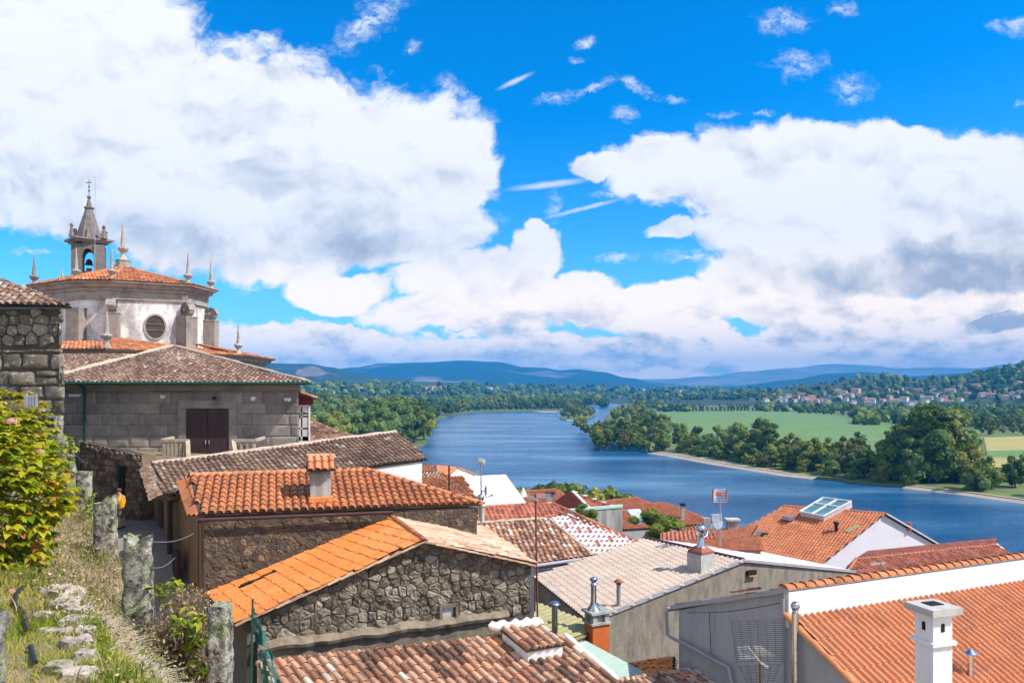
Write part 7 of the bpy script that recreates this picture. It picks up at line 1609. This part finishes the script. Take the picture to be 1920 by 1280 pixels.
for k, (u, v, w, h, lab) in enumerate(RK):
    lo_, hi_ = 4.0, 14.0
    for _ in range(30):
        md = (lo_+hi_)/2; p = P(u, v, md)
        if p.z > gh(p.x, p.y): lo_ = md
        else: hi_ = md
    d = lo_; p = P(u, v, d); mb = MB(); r_ = w*.5*d/F; vs, fs = ico(3); rn = random.Random(k+4); an = rn.uniform(-.5, .5); out = []
    for q in vs:
        n_ = 1+.28*noise.noise(q*1.5+Vector((k*3.1, 0, 0)))+.12*noise.noise(q*4+Vector((0, k*2.2, 0))); s_ = Vector((max(-.8, min(.8, q.x))*1.25, max(-.75, min(.75, q.y))*1.0, max(-.7, min(.62, q.z))*h/w*1.9))*n_*r_
        out.append(Vector((p.x+s_.x*math.cos(an)-s_.y*math.sin(an), p.y+s_.x*math.sin(an)+s_.y*math.cos(an), p.z+s_.z)))
    mb.mesh(out, fs, .5, 0, False); tag(mb.build('edging_stone', M['rockmat']), lab, 'stone', 'stones edging the garden terrace')
def groundpt(u, v):
    lo_, hi_ = 3.8, 30.0
    for _ in range(30):
        md = (lo_+hi_)/2; p = P(u, v, md)
        if p.z > gh(p.x, p.y): lo_ = md
        else: hi_ = md
    return P(u, v, lo_)
t = thing('garden_hose', 'dark hose lying in loops through the grass by the stones', 'hose'); mb = MB()
for seq in ([(43, 1108), (30, 1122), (27, 1140), (38, 1150), (46, 1165), (50, 1190)], [(57, 1222), (62, 1240), (66, 1252)]):
    mb.tube([groundpt(*q)+Vector((0, 0, .05)) for q in seq], .024, 8)
mb.build('tube', M['black_metal'], t)
# grass, weeds and straw
ws = MB(); gs = MB(); rg = random.Random(17)
def blade(mb, p, h, w, t, bend):
    a = rg.uniform(0, 6.28); s = Vector((math.cos(a), math.sin(a), 0)); l = Vector((rg.gauss(0, 1), rg.gauss(0, 1), 0))*bend*h
    mb.grid([[p-s*w, p+s*w], [p+l*.35+Vector((0, 0, h*.6))-s*w*.7, p+l*.35+Vector((0, 0, h*.6))+s*w*.7], [p+l+Vector((0, 0, h))-s*w*.12, p+l+Vector((0, 0, h))+s*w*.12]], t)
for _ in range(15000):
    y = 4.2+(rg.random()**1.25)*19; n = rg.uniform(-.5, 2.3); x = xline(y)-n
    if x/y*F+U0 < -40: continue
    k = noise.noise(Vector((x*.9, y*.9, 5))); k2 = noise.noise(Vector((x*2.2, y*2.2, 15)))
    if n > 1.55 and k < .2: continue
    h = rg.uniform(.05, .24)*(1+.5*k)*(1.15 if n < .5 else .8); t_ = .50+.42*k2+rg.gauss(0, .18)
    if k > .22: t_ = .18+rg.gauss(0, .1)
    blade(ws, Vector((x, y, gh(x, y)-.02)), h, rg.uniform(.003, .008)*(1+y*.03), max(0, min(1, t_)), rg.uniform(.15, .8))
for _ in range(1500):   # pale matted straw streak along the foot of the stones
    f = rg.random(); y = 5.6+f*3.6; n = 1.45-.25*f+rg.gauss(0, .13); x = xline(y)-n; p = Vector((x, y, gh(x, y)+.01)); a = rg.gauss(1.9, 1.3); l = Vector((math.cos(a), math.sin(a), rg.uniform(-.12, .12)))*rg.uniform(.1, .3); s = unit(l.cross(Vector((0, 0, 1))))*.005
    ws.quad(p-s, p+s, p+l+s*.5, p+l-s*.5, rg.uniform(.75, 1))
for _ in range(26000):   # small leaves and seed heads of the low weeds
    y = 4.4+(rg.random()**1.2)*18; n = rg.uniform(-.6, 2.0); x = xline(y)-n
    if x/y*F+U0 < -20: continue
    k = noise.noise(Vector((x*1.7, y*1.7, 55)))+.6*noise.noise(Vector((x*5, y*5, 5)))
    if rg.random() > .55+.7*k: continue
    q = Vector((x, y, gh(x, y)+rg.random()**2*.28*(1+k))); t_ = max(0, min(1, .42-.55*noise.noise(Vector((x*1.2, y*1.2, 77)))+rg.gauss(0, .2)))
    a = Vector((rg.gauss(0, 1), rg.gauss(0, 1), rg.gauss(0, .6))).normalized(); b = unit(a.cross(Vector((rg.gauss(0, 1), rg.gauss(0, 1), rg.gauss(0, 1))))); k_ = rg.uniform(.008, .026)*(1+.03*y)
    ws.quad(q-a*k_, q-b*k_*.55, q+a*k_, q+b*k_*.55, t_)
tag(ws.build('dry_weeds', M['straw'], fix=False), kind='stuff')
for _ in range(24000):
    y = 4.2+rg.random()*7.0; n = 1.5+rg.random()**1.3*3.6; x = xline(y)-n
    if not -60 < x/y*F+U0 < 330: continue
    k = noise.noise(Vector((x*1.1, y*1.1, 25)))+.5*noise.noise(Vector((x*3.3, y*3.3, 2))); blade(gs, Vector((x, y, gh(x, y)-.01)), rg.uniform(.03, .10)*(1.2+.6*k), rg.uniform(.003, .007), max(0, min(1, .50-.55*k+rg.gauss(0, .16))), rg.uniform(.2, .8))
tag(gs.build('grass', M['grass'], fix=False), kind='stuff')
# scrambling plants with bright leaves between the posts
def scramble(name, label, pts, n, size, seed, d, lm='vine_leaf'):
    rnd = random.Random(seed); t = thing(name, label, 'plant', P(pts[0][0], pts[0][1], d)); lm_ = MB(); st = MB()
    for _ in range(n):
        (u, v, ru, rv) = rnd.choice(pts); p = P(u+rnd.gauss(0, ru*.5), v+rnd.gauss(0, rv*.5), d+rnd.uniform(-.3, .5))
        if rnd.random() < .5:
            k = rnd.uniform(.1, .4); q = p+Vector((rnd.uniform(-k, k), rnd.uniform(-.2, .2), -rnd.uniform(.1, .5))); st.tube([p, lerp(p, q, .5)+Vector((rnd.uniform(-.05, .05), 0, 0)), q], [.003, .005, .006], 4, cap=False)
        for i in range(2): leaf(lm_, p, unit(Vector((rnd.uniform(-1, 1), rnd.uniform(-1, .3), rnd.uniform(-.5, .6)))), size*rnd.uniform(.5, 1.2), rnd, rnd.random(), .5)
    lm_.build('leaves', M[lm], t); st.build('stems', M['twig'], t)
scramble('climbing_plant', 'bright yellow-green climber left of the square lichened post', [(345, 1175, 25, 30), (372, 1165, 14, 40), (360, 1215, 26, 30), (378, 1262, 16, 26)], 95, .13, 5, 9.0)
scramble('climbing_plant', 'small yellow-green sprays right of the notched post', [(302, 1108, 14, 16), (318, 1130, 18, 16), (330, 1100, 14, 10)], 48, .11, 6, 10.6)
scramble('climbing_plant', 'yellow weeds growing along the far posts by the lane', [(130, 830, 8, 22), (152, 1010, 8, 40), (172, 950, 5, 30), (125, 870, 6, 20)], 60, .2, 7, 20)
def twigs(label, u0, u1, v0, v1, n, d, seed):
    rnd = random.Random(seed); t = thing('dry_shrub', label, 'shrub', P((u0+u1)/2, v1, d)); mb = MB(); lf = MB()
    for _ in range(n):
        p = P(rnd.uniform(u0, u1), v1+rnd.uniform(-20, 20), d+rnd.uniform(-.4, .4)); q = P(rnd.uniform(u0, u1), rnd.uniform(v0, v1), d+rnd.uniform(-.4, .4)); m_ = lerp(p, q, .6)+Vector((rnd.uniform(-.1, .1), 0, .05)); mb.tube([p, m_, q], [.006, .004, .002], 4, cap=False)
        for _ in range(4): e = lerp(m_, q, rnd.random()); f = e+Vector((rnd.uniform(-.14, .14), rnd.uniform(-.1, .1), rnd.uniform(.0, .14))); mb.tube([e, f], [.003, .0015], 3, cap=False); leaf_quads(lf, f, .03, 2, .018, rnd, tb=.45)
    mb.build('twigs', M['twig'], t); lf.build('leaves', M['straw'], t)
twigs('tangled brown dry shrub between the notched post and the square post', 285, 385, 1140, 1285, 210, 9.3, 4)
twigs('grey brown seeding shrub at the left corner of the orange tile roof', 318, 388, 1105, 1170, 80, 10.2, 5)
twigs('brown dry weeds at the foot of the notched post', 205, 300, 1170, 1270, 120, 9.6, 6)

for nm in [o.name for o in bpy.data.objects if o.get('label') == 'x']:      # trees drawn up but never planted
    for c in list(bpy.data.objects[nm].children): bpy.data.objects.remove(c)
    bpy.data.objects.remove(bpy.data.objects[nm])
